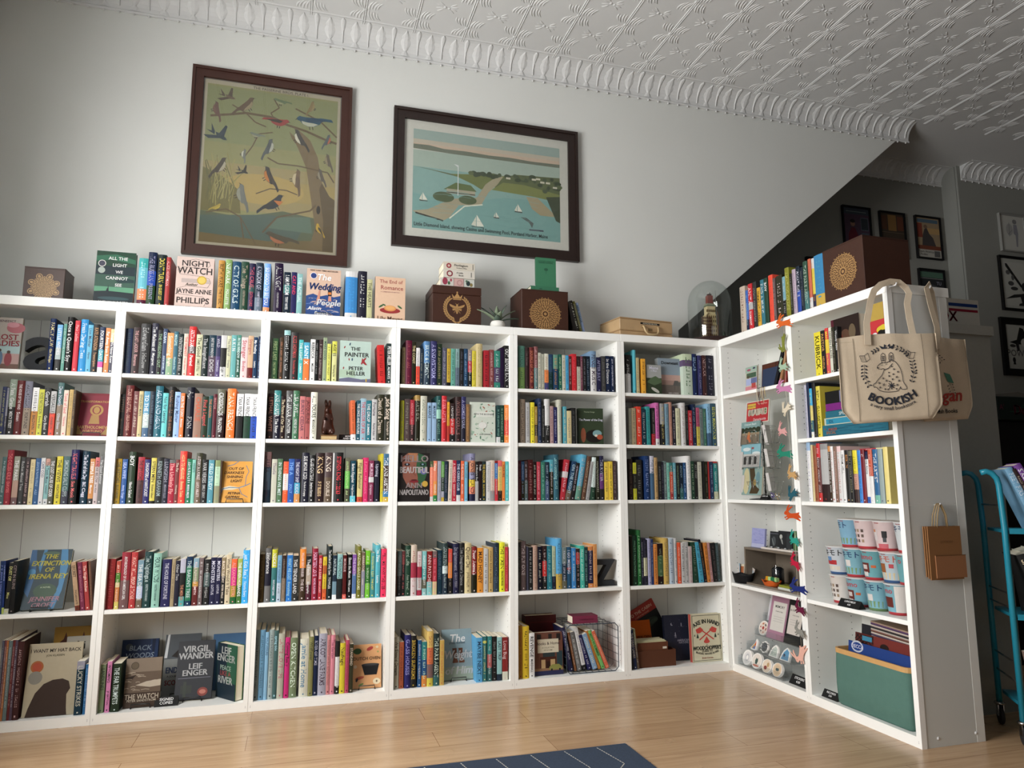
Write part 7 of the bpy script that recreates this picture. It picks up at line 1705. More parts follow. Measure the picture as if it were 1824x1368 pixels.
for i, c in enumerate(cols_):
    m = MB(); m.box(0, .31, 0, .31*.55, 0, .007, c)
    # sleeves lying flat in a leaning heap at the back of the basket
    m.box(.002, .308, -.0004, .0, .001, .003, '222' if i % 2 else 'a88')
    o = m.build('record_sleeve', 'print', None, ('%s record sleeve, %s from the top of the heap behind the basket' % (['cream', 'dark', 'buff', 'purple', 'white', 'rust', 'grey', 'black', 'ivory', 'violet', 'tan'][i], ORD[10-i])), 'record sleeve', 'heap of record sleeves')
    o.matrix_world = WM(.955, .155, Zb+.305+.0085*i) @ Matrix.Rotation(.05, 4, 'Y')
m = MB(); m.box(0, .3, 0, .17, 0, .285, '6a5a50'); wput(m.build('record_sleeves', 'print', None, 'upright record sleeves packed at the back of the green basket', 'record sleeves', None, 'stuff'), .955, .152, Zb+.012)
# paper cups
def cup(label, a, dep, z, col, band, word, wc, extra=()):
    r = empty('paper_cup', (XR+dep, -a, z), -pi/2, label, 'cup', 'stacked printed paper cups')
    R0, R1, H = .046, .062, .135
    m = MB(); n = 32; pr = [(R0, 0), (R0+.0018, .012), (R1-.001, H-.004), (R1+.0012, H-.002), (R1+.0012, H+.001), (R1-.0015, H+.001), (R0, H*.55), (R0-.004, .010), (.0001, .010)]
    m.lathe(pr, col, n, cols=[band, col, 'ddd', 'ddd', 'ddd', 'e4e0da', 'e4e0da', 'e4e0da'], caps=True)
    def wrap(x, y):   # x metres along the surface, y height
        rr = R0+(R1-R0)*y/H+.0006; a_ = x/((R0+R1)/2); return (rr*sin(a_), -rr*cos(a_), y)
    def wtext(s, x, y, size, c_, sx=1):
        L = text_len(s)*size*sx; p = x-L/2
        for ch in s:
            v, f, adv = glyph(ch)
            if f: m.add([wrap(p+q[0]*size*sx, y+(q[1]-.35)*size) for q in v], f, c_)
            p += adv*size*sx
    def wpoly(pts, c_): m.add([wrap(x, y) for x, y in pts], [tuple(range(len(pts)))], c_)
    for k, (x, y, w_, h_, c_) in enumerate(extra):
        nn = 6; v = [wrap(x-w_/2+w_*q/nn, y+dy) for q in range(nn+1) for dy in (-h_/2, h_/2)]
        m.add(v, [(2*q, 2*q+2, 2*q+3, 2*q+1) for q in range(nn)], c_)
    if word: wtext(word, -.004, H*.78, .034, wc, .95)
    wtext('furuta', 0, H*.94, .009, 'b03a3c')
    m.build('cup_body', 'print', r)
    m = MB(); m.lathe([(R1+.001, H+.0012), (R1*.5, H+.004), (.0001, H+.0045)], 'd8c0bc' if band == 'a' else 'd8cfc8', 24, caps=False); m.build('foil_lid', 'gloss', r)
    return r
RED, BLU, LB, WH = 'b8313a', '3c6090', '7fb4c4', 'ded8d2'
JP = 'ロキモト'
grn = [(0, .030, .12, .028, '7a9a68')]
box_ = [(-.01, .055, .05, .045, '6a2c26'), (-.01, .058, .03, .02, 'd8d0cc'), (.035, .062, .022, .012, 'c4602c'), (-.012, .026, .035, .02, 'd8d4d0')]
tbl = lambda: [(-.025+.022*i, .085-.024*j, .012, .014, ['6a5a50', 'a08a70', '5a4a44'][(i+j) % 3]) for i in range(3) for j in range(3)]
base_z = Z4+.0008; dz = .1385
rows = [
 (0, [(.845, 'white cup printed with tiny tables, bottom row left', WH, RED, None, '333', tbl()), (.960, 'light blue cup with round red letters, bottom row second from left', LB, RED, 'domo', 'b8404a', box_), (1.078, 'light blue cup with blue Japanese lettering above green, bottom row', LB, '6a8a5c', JP, '1f3f6a', grn+[(.0, .06, .03, .03, 'dedad6')]), (1.197, 'light blue and cream cup with cut-off red letters, bottom row right', LB, RED, 'mo', 'b8404a', [(.05, .07, .05, .115, WH)]+box_[:1])]),
 (1, [(.835, 'white cup with black Japanese lettering over a red car, middle row left', 'c8d0d8', BLU, JP, '222', [(0, .058, .06, .022, 'b0242c'), (-.0, .03, .09, .02, 'd8d0c0'), (-.01, .075, .03, .02, '5c88b8')]), (.950, 'light blue cup with navy Japanese lettering, middle row second', LB, RED, JP, '1f3a6a', grn+[(.0, .065, .03, .03, 'dedad6')]), (1.068, 'teal blue cup with round red letters, middle row centre', '6aa8b0', RED, 'domo', 'b8404a', box_), (1.182, 'pale cup with orange Japanese lettering and blue base, middle row', 'b8c8d0', BLU, JP, 'c4502c', [(0, .03, .12, .03, 'd8c49a'), (-.015, .065, .035, .04, '9a5a2c'), (.03, .075, .02, .018, 'b8404a')]), (1.275, 'teal cup half hidden at the right end of the middle row', '6aa8b0', RED, 'o', 'b8404a', ())]),
 (2, [(.915, 'sky blue cup with a white curve, top row left', '7fb0cc', RED, 'モト', '1f3a6a', grn), (1.022, 'pinkish white cup with a grid of little pictures, top row', 'dcc8c8', RED, None, '333', tbl()), (1.142, 'pinkish white cup with a black haired doll-like shape, top row', 'd8c4c4', RED, None, '333', [(-.02, .07, .03, .05, 'd8d0d0'), (-.02, .09, .018, .012, 'c4702c'), (.03, .075, .022, .03, '26282a'), (.03, .05, .016, .02, '4a4c50'), (.02, .022, .05, .02, 'c8606a')]), (1.268, 'white cup with navy lettering at the right end of the top row', 'd0d8dc', RED, JP, '1f3a6a', ())])]
for lv, L in rows:
    for a, lab, c, bnd, wd_, wc, ex in L: cup(lab, a, .104+(.012 if lv == 2 else 0), base_z+dz*lv, c, bnd, wd_, wc, ex)
# end bookcase second shelf: lying books and a box of books
def wly(label, a, dep, z, L, h, d, col, marks, name='book'):
    o = MB(); t = .002
    o.box(0, L, 0, t, 0, h, col); o.box(0, L, t, d, 0, t, col); o.box(0, L, t, d, h-t, h, col); o.art((V(0, 0, 0), V(1, 0, 0), V(0, 0, 1), V(0, -1, 0)), L, h, marks)
    q = o.build(name, 'print', None, label, 'book'); wput(q, a, dep, z); p = MB(); p.box(.003, L-.003, t+.0002, d-.004, t+.0002, h-t-.0002, 'd9d2c0'); p.build('page_block', 'paper', q); return q
wly('wide teal book lying flat at the bottom, second shelf, end bookcase', .868, .022, Z2+.001, .425, .055, .24, '1f6a80', [('r', 0, .0, 1, .08, '184a60'), *waves(.1, .9, 20, '184f66', 3, .004), T('* .. MAKER', .14, .6, .045, 'a8503c'), T('SPECIAL', .14, .3, .045, 'a8704c')])
wly('light blue book with cream border lying on the wide teal one', .874, .03, Z2+.0568, .40, .036, .22, 'c8c8b0', [('r', .03, .12, .97, .88, '2a90b0'), T('SDL', .12, .5, .05, '124')])
wly('teal book with white lettering in the middle of the lying pile', .880, .035, Z2+.0936, .32, .034, .2, '1f6a80', [T('SPORT', .4, .5, .07, 'cdd')])
wly('purple book lettered LITERARY REVIEW lying on the teal one', .890, .03, Z2+.1283, .30, .036, .2, '7a1f7c', [T('LITERARY', .5, .68, .06, 'fff'), T('REVIEW', .5, .3, .06, 'fff')])
wly('black slipcase of books lying topmost in the pile, second shelf, end bookcase', .884, .035, Z2+.165, .30, .062, .2, '151517', [('r', .34, .05, .36, .95, '88a'), T('THE CHRONICLES', .7, .6, .05, 'ccc')])
cv, pg = MB(), MB(); book_geo(cv, pg, .030, .262, 'dc4/dc3:.3', '221', 'RETAIL GANGSTER', 5, .2)
o = cv.build('book', 'print', None, 'thick yellow book lettered RETAIL GANGSTER, second shelf, end bookcase', 'book'); wput(o, .834, .022, Z2+.0006); pg.build('page_block', 'paper', o)
cover('large box set with a dark brown and red drawing, top shelf, end bookcase', .942, .05, Z1, .19, .275, [('r', .0, 0, .1, 1, '5a1c2c'), ('e', .5, .6, .2, .25, '5c4030'), ('e', .75, .7, .12, .2, '6a5a44'), ('p', [(.2, .5), (.4, .7), (.35, .4), (.6, .1), (.3, .2)], '7a2c1c'), ('e', .6, .3, .2, .1, '3c2a20')], '2a1c18', .08, 0, wing=True, stand=False, spine='5a1c2c')
cover('bright red and yellow comic volume with a black swirl, top shelf, end bookcase', 1.222, .03, Z1, .085, .285, [('r', 0, .72, 1, 1, 'b89a40'), ('r', 0, 0, 1, .12, 'b5242c'), ('r', 0, .12, 1, .22, 'c4b040'), ('r', 0, .22, 1, .30, '7a2438'), ('e', .85, .55, .42, .22, 'd8c020'), ('e', .8, .5, .3, .16, '141414'), ('e', .92, .58, .25, .15, 'd8c020'), ('e', .35, .62, .25, .12, 'c4242c'), ('e', .3, .5, .15, .06, 'e4e0e4')], 'c4242c', .03, 0, wing=True, stand=False)
m = MB(); m.box(0, .20, 0, .006, 0, .005, 'b5242c'); o = None
wly('thin red book lying across the tops of the spines, middle shelf, end bookcase', 1.100, .03, Z3+.2455, .165, .009, .13, 'b0303a', [('r', .62, 0, 1, 1, 'd8d0a0'), T('STEVE SULLIVAN', .35, .5, .03, 'ecc')])

# ---------------------------------------------------------------- felt rabbits on the string
m = MB(); m.tube([(XR-.010, -.655, 2.01), (XR-.011, -.64, 1.6), (XR-.011, -.655, 1.1), (XR-.011, -.645, .6), (XR-.011, -.65, .22)], .0006, 'd8d0c0', 5); m.build('garland_string', 'felt', None, 'thin pale string carrying the felt rabbits down the white upright', 'string')
leap = [(-.50, -.10), (-.46, -.17), (-.36, -.10), (-.28, -.14), (-.44, -.22), (-.38, -.26), (-.20, -.16), (.05, -.15), (.20, -.20), (.42, -.30), (.48, -.27), (.30, -.13), (.40, -.12), (.52, -.18), (.55, -.13), (.42, -.02), (.34, .08), (.40, .12), (.38, .17), (.30, .14), (.15, .12), (-.05, .10), (-.18, .12), (-.24, .20), (-.12, .34), (.02, .44), (.0, .48), (-.14, .44), (-.26, .32), (-.30, .24), (-.22, .42), (-.14, .56), (-.18, .58), (-.30, .44), (-.36, .26), (-.46, .18), (-.50, .08), (-.44, .02), (-.34, .0), (-.36, -.06)]
rabs = [(1.971, -.664, 'c8602c', 0, 'bright orange'), (1.86, -.645, '7a8038', 1.5, 'olive green'), (1.733, -.634, '9fb8a0', 0, 'pale mint'), (1.613, -.633, 'b878a0', 0, 'orchid pink'), (1.501, -.642, 'd5cab4', .5, 'cream'), (1.384, -.598, 'd09a98', 0, 'dusty pink'), (1.261, -.610, '2a7a64', 0, 'emerald green'), (1.149, -.657, 'c09a68', 0, 'tan'), (1.045, -.653, '2c5a68', .4, 'dark teal'), (.934, -.643, 'b84a24', 0, 'rust red'), (.805, -.645, '2f9484', 0, 'sea green'), (.687, -.640, 'b82440', -.2, 'crimson'), (.56, -.655, '26306a', 0, 'navy'), (.456, -.659, '64203c', 0, 'wine red'), (.342, -.645, '8a8a84', 0, 'grey'), (.231, -.648, 'd8a898', 1.3, 'peach')]
for i, (z, y, c, ro, nm) in enumerate(rabs):
    s = .098; ca, sa = cos(ro), sin(ro); m = MB()
    m.prism([(s*(x*ca-q*sa), s*(x*sa+q*ca)) for x, q in leap], -.002, .0012, c)
    m.ball(-.36*s*ca-.14*s*sa, -.0026, -.36*s*sa+.14*s*ca, .0014, '222', 6)
    o = m.build('felt_rabbit', 'felt', None, '%s felt rabbit on the string down the white upright' % nm, 'ornament', 'felt rabbits on a string')
    o.matrix_world = Matrix.Translation((XR-.0145, y, z)) @ Matrix.Rotation(-pi/2+(.35 if i % 3 == 0 else -.2), 4, 'Z')

# ---------------------------------------------------------------- tote bags and paper bags on the end panel
def tote(label, P0, P1, zt, zbm, gus, specs, handle, txt=None, hang=None):
    P0, P1 = V(*P0), V(*P1); ux = (P1-P0); w = ux.length; ux.normalize(); nn = V(ux.y, -ux.x, 0).normalized()
    r = empty('tote_bag', P0, 0, label, 'bag')
    h = zt-zbm; W = lambda x, y, z: tuple(ux*x+V(0, 0, z-P0.z)+nn*y)
    m = MB(); nx, nz = 24, 20; vs = []; fs = []
    def edge(t):   # side outline: straight, then cut corners below
        return 0 if t > .16 else (.16-t)/.16*.12
    for side in (0, 1):
        b0 = len(vs)
        for j in range(nz+1):
            t = j/nz; e = edge(t)*w*.9
            for i in range(nx+1):
                u = i/nx; x = e+(w-2*e)*u
                bulge = gus*(.35+.65*(1-t)**.7)*math.sin(pi*min(1, max(0, u)))**.35*.5
                fold = .004*sin(u*21+3*t)*(.3+t)*.5+.0035*sin(u*7+t*4)
                z = zt-h*(1-t)+(.006*sin(u*5) if j == nz else 0)-(0 if t > 0 else 0)
                vs.append(W(x, (bulge+fold) if side == 0 else -(bulge*.5)-.004, z))
        for j in range(nz):
            for i in range(nx):
                a = b0+j*(nx+1)+i; q = (a, a+1, a+nx+2, a+nx+1); fs.append(q if side == 0 else q[::-1])
    n1 = (nx+1)*(nz+1)
    for j in range(nz):
        for i in (0, nx):
            a, b = j*(nx+1)+i, (j+1)*(nx+1)+i; q = (a, b, n1+b, n1+a); fs.append(q if i == nx else q[::-1])
    for i in range(nx): fs.append((i, n1+i, n1+i+1, i+1))
    CV = 'c6b59e'
    m.add(vs, fs, CV, True)
    m.build('bag_body', 'canvas', r)
    # hem, seams and print follow the cloth
    def surf(x, y):
        u = min(1, max(0, x/w)); t = min(1, max(0, y/h)); e = edge(t)*w*.9; uu = min(1, max(0, (x-e)/(w-2*e)))
        bulge = gus*(.35+.65*(1-t)**.7)*math.sin(pi*uu)**.35*.5; fold = .004*sin(uu*21+3*t)*(.3+t)*.5+.0035*sin(uu*7+t*4)
        return bulge+fold
    p = MB(); p.art((V(0, 0, 0), V(1, 0, 0), V(0, 1, 0), V(0, 0, 1)), w, h, specs, .0012)
    p.v = [W(x, surf(x, y)+max(.001, d)+.0012, zbm+y) for x, y, d in p.v]
    p.build('printed_emblem', 'matte', r)
    for k, hp in enumerate(handle):
        q = MB(); wd = .028; n = len(hp); vs = []; fs = []
        pts = [V(*a) for a in hp]
        for i, c in enumerate(pts):
            t = (pts[min(i+1, n-1)]-pts[max(i-1, 0)]).normalized(); sd = t.cross(nn).normalized() if abs(t.dot(nn)) < .95 else ux
            nn2 = sd.cross(t).normalized()
            for a, b in ((-1, -1), (1, -1), (1, 1), (-1, 1)): vs.append(tuple(c-P0+sd*(wd/2*a)+nn2*(.0016*b)))
        for i in range(n-1):
            for a in range(4): fs.append((i*4+a, i*4+(a+1) % 4, (i+1)*4+(a+1) % 4, (i+1)*4+a))
        fs += [(3, 2, 1, 0), tuple((n-1)*4+a for a in range(4))]
        q.add(vs, fs, 'c2b29c', False); q.build('handle', 'canvas', r)
    return r
def sprig(cx, cy, L, ang, A, n=5, col='2a2d36', s=.013):
    o = []; ca, sa = cos(ang), sin(ang); P = lambda x, y: (cx+(x*ca-y*sa)*L, cy+(x*sa+y*ca)*L*A)
    o.append(('l', [P(-.5, 0), P(0, .04), P(.5, 0)], .003, col))
    for k in range(n):
        x = -.4+.8*k/(n-1)
        for sg in (-1, 1): q = P(x+.06, sg*.16); o += [('l', [P(x, 0), q], .0025, col), ('e', *q, s, s*.5, col, ang+sg*.8)]
    return o
A_ = .412/.366*1.0
IN = '2a2d36'; CB = 'c6b59e'
def ring(cx, cy, R, n, A): return [(cx+R*cos(2*pi*k/n), cy+R*sin(2*pi*k/n)*A) for k in range(n+1)]
cx, cy, R = .475, .575, .245; Aw = .415/.365
em = []
for an, L, nn_ in ((1.15, .12, 5), (.75, .09, 4), (.1, .15, 6), (-.35, .13, 5), (2.05, .09, 4), (3.05, .15, 6), (-2.75, .13, 5)):
    em += sprig(cx+R*cos(an), cy+R*sin(an)*Aw, L*.85, an+pi/2, Aw, max(3, nn_-2))
em += [('p', [(cx-.05, cy+R*Aw*.93), (cx-.075, cy+R*Aw*1.08), (cx-.03, cy+R*Aw*1.0), (cx-.025, cy+R*Aw*1.13), (cx, cy+R*Aw*1.02), (cx+.025, cy+R*Aw*1.13), (cx+.03, cy+R*Aw*1.0), (cx+.075, cy+R*Aw*1.08), (cx+.05, cy+R*Aw*.93)], IN), ('e', cx, cy+R*Aw*.98, .02, .01, CB)]
for bx_, by_, ro in ((cx-R*.92, cy+R*.62*Aw, .25), (cx+R*.92, cy+R*.62*Aw, -.35)):
    q = lambda x, y: (bx_+(x*cos(ro)-y*sin(ro)), by_+(x*sin(ro)+y*cos(ro))*Aw)
    em += [('l', [q(-.042, -.03), q(-.042, .035), q(0, .02), q(.042, .035), q(.042, -.03), q(0, -.045), q(-.042, -.03)], .004, IN), ('l', [q(0, .02), q(0, -.045)], .004, IN)]+[('l', [q(-.035, -.015+.014*k), q(-.006, -.022+.014*k)], .0025, IN) for k in range(4)]
# the rabbit drawn in outline
body_ = [(-.02, .10), (.03, .12), (.07, .10), (.11, .03), (.125, -.04), (.13, -.10), (.155, -.15), (.16, -.175), (.125, -.18), (.10, -.17), (.10, -.15), (.07, -.19), (-.02, -.195), (-.10, -.18), (-.14, -.14), (-.16, -.14), (-.165, -.11), (-.14, -.095), (-.12, -.07), (-.07, -.02), (-.045, .03), (-.05, .045), (-.085, .04), (-.11, .055), (-.10, .08), (-.06, .105), (-.02, .10)]
def smooth(P, k=4):
    o = []; n = len(P)
    for i in range(n-1):
        a, b, c, d = P[max(i-1, 0)], P[i], P[i+1], P[min(i+2, n-1)]
        for j in range(k):
            t = j/k; o.append(tuple(.5*((2*b[q])+(-a[q]+c[q])*t+(2*a[q]-5*b[q]+4*c[q]-d[q])*t*t+(-a[q]+3*b[q]-3*c[q]+d[q])*t**3) for q in (0, 1)))
    return o+[P[-1]]
cy -= .02
em += [('l', [(cx+x*1.0, cy+y*Aw) for x, y in smooth(body_)], .0055, IN)]
for ex in (-.045, .03):
    em += [('l', [(cx+ex+a, cy+b*Aw) for a, b in ((-.012, .10), (-.022, .14), (-.018, .185), (0, .205), (.02, .185), (.024, .14), (.014, .105))], .005, IN), ('l', [(cx+ex, cy+.12*Aw), (cx+ex, cy+.18*Aw)], .003, IN)]+[('e', cx+ex+s_*.008, cy+(.13+.018*k)*Aw, .008, .004, IN, s_*.8) for k in range(3) for s_ in (-1, 1)]
em += [('e', cx-.105, cy+.058*Aw, .008, .006, IN), ('l', [(cx-.07, cy+.085*Aw), (cx-.062, cy+.078*Aw), (cx-.054, cy+.086*Aw)], .003, IN), ('l', [(cx-.03, cy+.088*Aw), (cx-.02, cy+.082*Aw), (cx-.012, cy+.09*Aw)], .003, IN), ('l', [(cx-.045, cy+.03*Aw), (cx+.0, cy+.045*Aw), (cx+.04, cy+.09*Aw)], .006, IN)]
def star(x, y, s_, n=6, t=.0035): return [('l', [(x-s_*cos(pi*k/(n/2)), y-s_*sin(pi*k/(n/2))*Aw), (x+s_*cos(pi*k/(n/2)), y+s_*sin(pi*k/(n/2))*Aw)], t, IN) for k in range(n//2)]
em += star(cx+.015, cy-.135*Aw, .036, 8, .008)
for (x, y, s_) in ((-.06, -.12, .02), (-.105, -.10, .014), (-.10, -.145, .014), (.07, -.13, .014), (.09, -.09, .014), (-.03, -.08, .014), (.03, -.07, .012), (.07, -.05, .014), (-.06, -.055, .012), (0, -.035, .012), (.04, -.02, .011), (.085, 0, .012), (.05, .03, .011), (.0, .0, .009), (.03, .06, .009), (-.02, -.17, .012), (.06, -.17, .010), (-.05, -.165, .012), (.0, -.09, .009)): em += star(cx+x, cy+y*Aw, s_)
em += [('t', 'BOOKISH', cx+.01, .225, .115, IN, {'bold': .06, 'arc': -.17, 'maxw': .9}), ('t', 'a very small bookstore', cx+.01, .145, .05, IN, {'arc': -.19, 'maxw': .9})]
em += [*[('l', [(x_+.002*sin(k), .02+.096*k), (x_+.002*sin(k+1), .116+.096*k)], .005, '6e6252') for x_ in (.15, .83) for k in range(10)], ('l', [(0.01, .945), (.99, .945)], .002, 'a5967f')]
Pa, Pb = (2.437, -1.335, 1.713), (2.845, -1.475, 1.74)
def arch(xa, ya, za, xb, yb, zb, xm, ym, zm, n=9):
    o = [(xa, ya, za-.03)]
    for k in range(n+1):
        t = k/n; x = xa+(xb-xa)*t; y = ya+(yb-ya)*t; s_ = sin(pi*t)
        # straps run straight up, then over the corner
        a_ = min(1, t*2.2) if t < .5 else min(1, (1-t)*2.2); top = zm
        z = (za if t < .5 else zb)+(top-(za if t < .5 else zb))*(a_**.75)
        mx = xm-.045+.09*t; q = min(1, a_)**1.5; o.append((x+(mx-x)*q, y+(ym-y)*q, z))
    o.append((xb, yb, zb-.03)); return o
tote('cream tote bag printed with a seated rabbit hanging on the bookcase end', Pa, Pb, 1.735, 1.352, .05, em,
     [[(2.545, -1.395, 1.70), (2.552, -1.39, 1.80), (2.585, -1.385, 1.90), (2.615, -1.38, 1.955), (2.65, -1.385, 1.985), (2.70, -1.39, 2.002), (2.745, -1.395, 2.00), (2.775, -1.40, 1.975), (2.785, -1.405, 1.95), (2.765, -1.41, 1.90), (2.76, -1.42, 1.83), (2.755, -1.435, 1.76), (2.76, -1.445, 1.70)]])
em2 = [('p', [(.18, .35), (.2, .55), (.1, .72), (.14, .78), (.24, .62), (.3, .45), (.34, .3), (.36, .1), (.3, .1), (.28, .25), (.24, .1), (.18, .1), (.2, .25)], '2c2a28'), ('p', [(.02, .78), (.1, .76), (.16, .88), (.1, .85), (.06, .92), (.03, .85)], 'b8482c'), ('e', .15, .66, .06, .10, '2f5a48', .3), *sprig(.42, .78, .25, -.9, .7, 5, '2a2d30'), *sprig(.62, .36, .25, -1.3, .7, 5, '2a2d30'), ('p', [(.5, .58), (.6, .55), (.66, .44), (.56, .46)], '4a7a68'), ('t', 'Michegan', .30, .30, .26, 'a03c34', {'slant': .15, 'maxw': 1.2, 'bold': .03}), ('t', 'Bookish Books', .42, .11, .09, '2a2a2a', {'maxw': 1.2})]
tote('second cream tote bag with a red crown print, hanging behind the rabbit tote', (2.800, -1.385, 1.72), (3.105, -1.395, 1.742), 1.742, 1.368, .018, em2,
     [[(2.92, -1.405, 1.70), (2.935, -1.40, 1.80), (2.915, -1.395, 1.90), (2.905, -1.390, 1.985), (2.925, -1.385, 2.01), (2.945, -1.380, 1.97), (2.955, -1.378, 1.88), (2.965, -1.376, 1.76)]])
m = MB(); m.tube([(2.72, -1.362, 1.985), (2.72, -1.40, 1.985), (2.72, -1.405, 1.995)], .004, 'ccc', 8); m.build('bag_hook', 'metal', None, 'pale hook carrying the rabbit tote on the bookcase end panel', 'hook')
m = MB(); m.tube([(2.925, -1.362, 1.99), (2.925, -1.39, 1.99), (2.925, -1.395, 2.0)], .004, 'ccc', 8); m.build('bag_hook', 'metal', None, 'pale hook carrying the second tote on the bookcase end panel', 'hook')
# brown paper bags
r = empty('paper_bag', (2.792, -1.366, .68), 0, 'bundle of brown paper bags with twisted cord handles on the end panel', 'bags')
for k in range(3):
    m = MB(); d0 = -.006-.0075*k; x_ = -.004*(2-k)
    m.box(x_+.002, x_+.182, d0-.005, d0, .005+.006*(2-k), .232, '8a6240'); m.box(x_+.03, x_+.196, d0-.009, d0-.005, .012, .108, '96694a' if k == 2 else '8a6240')
    if k == 2: m.box(x_+.0295, x_+.1965, d0-.0095, d0-.009, .106, .109, '6a4a30'); m.text((V(.1, d0-.0052, .165), V(1, 0, 0), V(0, 0, 1), V(0, -1, 0)), 'BOOKISH', 0, 0, .016, '7a5638', .0004)
    m.build('bag', 'paper', r)
    m = MB(); m.tube([(.045+.006*k, d0-.003, .225), (.05+.006*k, d0-.006, .28), (.07+.003*k, d0-.006, .322), (.082, d0-.004, .330), (.096-.003*k, d0-.006, .322), (.118-.004*k, d0-.006, .28), (.125-.004*k, d0-.003, .225)], .0026, '9a8462', 6); m.build('cord_handle', 'felt', r)
m = MB(); m.tube([(2.873, -1.362, 1.003), (2.873, -1.392, 1.003), (2.873, -1.395, 1.012)], .003, 'ccc', 6); m.build('bag_hook', 'metal', None, 'small hook carrying the brown paper bags', 'hook')

# ---------------------------------------------------------------- right edge: cart, box, cabinet
r = empty('book_cart', (3.148, -1.46, 0), -.60, 'turquoise metal book cart at the right edge of the photo', 'cart')
TQ = '1c7f96'
for (x, y) in ((0, 0), (0, .30)):
    m = MB(); m.tube([(x-.072, y, 1.145), (x-.05, y, 1.150), (x-.03, y, 1.143), (x-.012, y, 1.12), (x-.006, y, 1.09), (x, y, .90), (x, y, .10)], 0.0125, TQ, 14); m.build('post', 'metal', r)
    m = MB(); m.tube([(x+.75, y, 1.12), (x+.75, y, .10)], 0.0125, TQ, 14); m.build('post', 'metal', r)
for z in (.892, .528):
    m = MB(); m.box(.016, .74, .0, .30, z-.014, z, TQ); m.box(.016, .74, -.004, .0, z-.014, z+.010, TQ); m.build('shelf', 'metal', r)
m = MB(); m.box(.016, .74, .0, .30, .14, .155, TQ); m.build('shelf', 'metal', r)
for z in (1.0, .62, .56, .33, .25):
    m = MB(); m.tube([(-.0, .0, z), (-.0, .30, z)], .004, 'aaa', 6); m.build('side_rod', 'chrome', r)
for (x, y) in ((0, 0), (.75, 0), (0, .30), (.75, .30)):
    c = empty('caster', (x, y, 0)); c.parent = r
    m = MB(); m.lathe([(.020, .100), (.024, .094), (.020, .088), (.012, .084)], 'aaa', 14); m.box(-.012, -.009, -.016, .016, .04, .09, 'aaa'); m.box(.009, .012, -.016, .016, .04, .09, 'aaa'); m.build('fork', 'chrome', c)
    m = MB(); m.lathe([(.012, -.008), (.036, -.008), (.040, -.004), (.040, .004), (.036, .008), (.012, .008)], '2a2a2c', 20); m.v = [(q[2], q[0], q[1]+.0405) for q in m.v]; m.build('wheel', 'matte', c)
for i, (x, w, h, lean, z, c, tc, tx, lab) in enumerate(((.095, .030, .285, -.10, .866, '7ac', 'cde', 'FEET FIRST', 'pale blue book leaning at the left of the turquoise cart'), (.130, .024, .285, -.11, .866, '322', 'a98', '~', 'dark brown book leaning on the top shelf of the cart'), (.160, .030, .31, -.13, .866, '749', 'eee', 'SIKE|FRED', 'purple book lettered SIKE on the top shelf of the cart'), (.215, .034, .27, -.12, .866, '35b', '112', 'AMERICA', 'bright blue book at the right on the top shelf of the cart'),
        (.060, .022, .26, -.03, .468, '222', 'cba', 'ly', 'thin black book leaning on the second shelf of the cart'), (.092, .045, .27, -.085, .468, '222', 'dca', "SALEM'S LOT", "black book lettered SALEM'S LOT on the second shelf of the cart"), (.145, .042, .29, -.10, .468, 'ccb', '333', 'ALMOST', 'cream book on the second shelf of the cart'), (.075, .03, .2, -.03, .155, 'b98', '543', '~', 'tan book on the lowest shelf of the cart'))):
    cv, pg = MB(), MB(); book_geo(cv, pg, w, h, c, tc, tx, 120+i, .18)
    o = cv.build('book', 'print', None, lab, 'book', 'books on the turquoise cart'); o.matrix_world = Matrix.Translation((3.148, -1.46, 0)) @ Matrix.Rotation(-.60, 4, 'Z') @ Matrix.Translation((x+.03, .012, (.892 if z > .8 else .528 if z > .4 else z)+.0008)) @ Matrix.Rotation(math.asin(lean/h), 4, 'Y'); pg.build('page_block', 'paper', o)
# flat-rate box on the grey bookcase
m = MB(); m.box(3.40, 3.700, -.98, -.80, 1.9155, 2.09, 'b0aca4'); fr = (V(3.40, -.98, 1.9155), V(1, 0, 0), V(0, 0, 1), V(0, -1, 0))
m.art(fr, .30, .1745, [('r', .30, .76, .97, .86, '1c3468'), ('r', .30, .60, .97, .68, '7a1f30'), ('p', [(.18, .74), (.26, .78), (.18, .82)], '2c4a4c'), ('t', 'BOX', .20, .44, .26, '7a1f30', {'bold': .03})], .0006)
m.build('shipping_box', 'paper', None, 'white cardboard box with blue and red stripes on the grey bookcase', 'box')
r = empty('game_cabinet', (4.44, -.42, 0), 0, 'black cabinet with a dim pink and green sign panel at the right edge', 'cabinet')
m = MB(); m.bev(0, .8, 0, .6, 0, 1.50, '0a0a0b', .01); m.build('body', 'matte', r)
m = MB(); m.bev(-.005, .805, -.02, .6, 1.502, 1.655, '14201c', .006); fr = (V(0, -.02, 1.502), V(1, 0, 0), V(0, 0, 1), V(0, -1, 0)); m.art(fr, .8, .153, [*waves(.1, .9, 16, '1c4434', 2, .006), ('t', "Do!", .235, .45, .11, '6a2038', {'bold': .04}), ('t', "A'", .03, .55, .06, '5a2038')], .0008); m.build('sign_panel', 'matte', r)
m = MB(); m.add([(0, 0, 1.657), (.7, 0, 1.657), (.72, .3, 1.657), (0, .3, 1.657), (.0, 0, 1.668), (.2, .0, 1.69), (.28, .0, 1.678), (.26, .3, 1.68), (.2, .3, 1.69), (0, .3, 1.668)], [(0, 1, 2, 3), (4, 5, 8, 9), (5, 6, 7, 8), (0, 4, 9, 3), (0, 1, 6, 5, 4), (1, 2, 7, 6), (3, 9, 8, 7, 2)], '6f6c66'); m.build('papers', 'paper', None, 'loose pale papers lying on top of the black sign cabinet', 'papers', None, 'stuff', (4.44, -.42, 0))

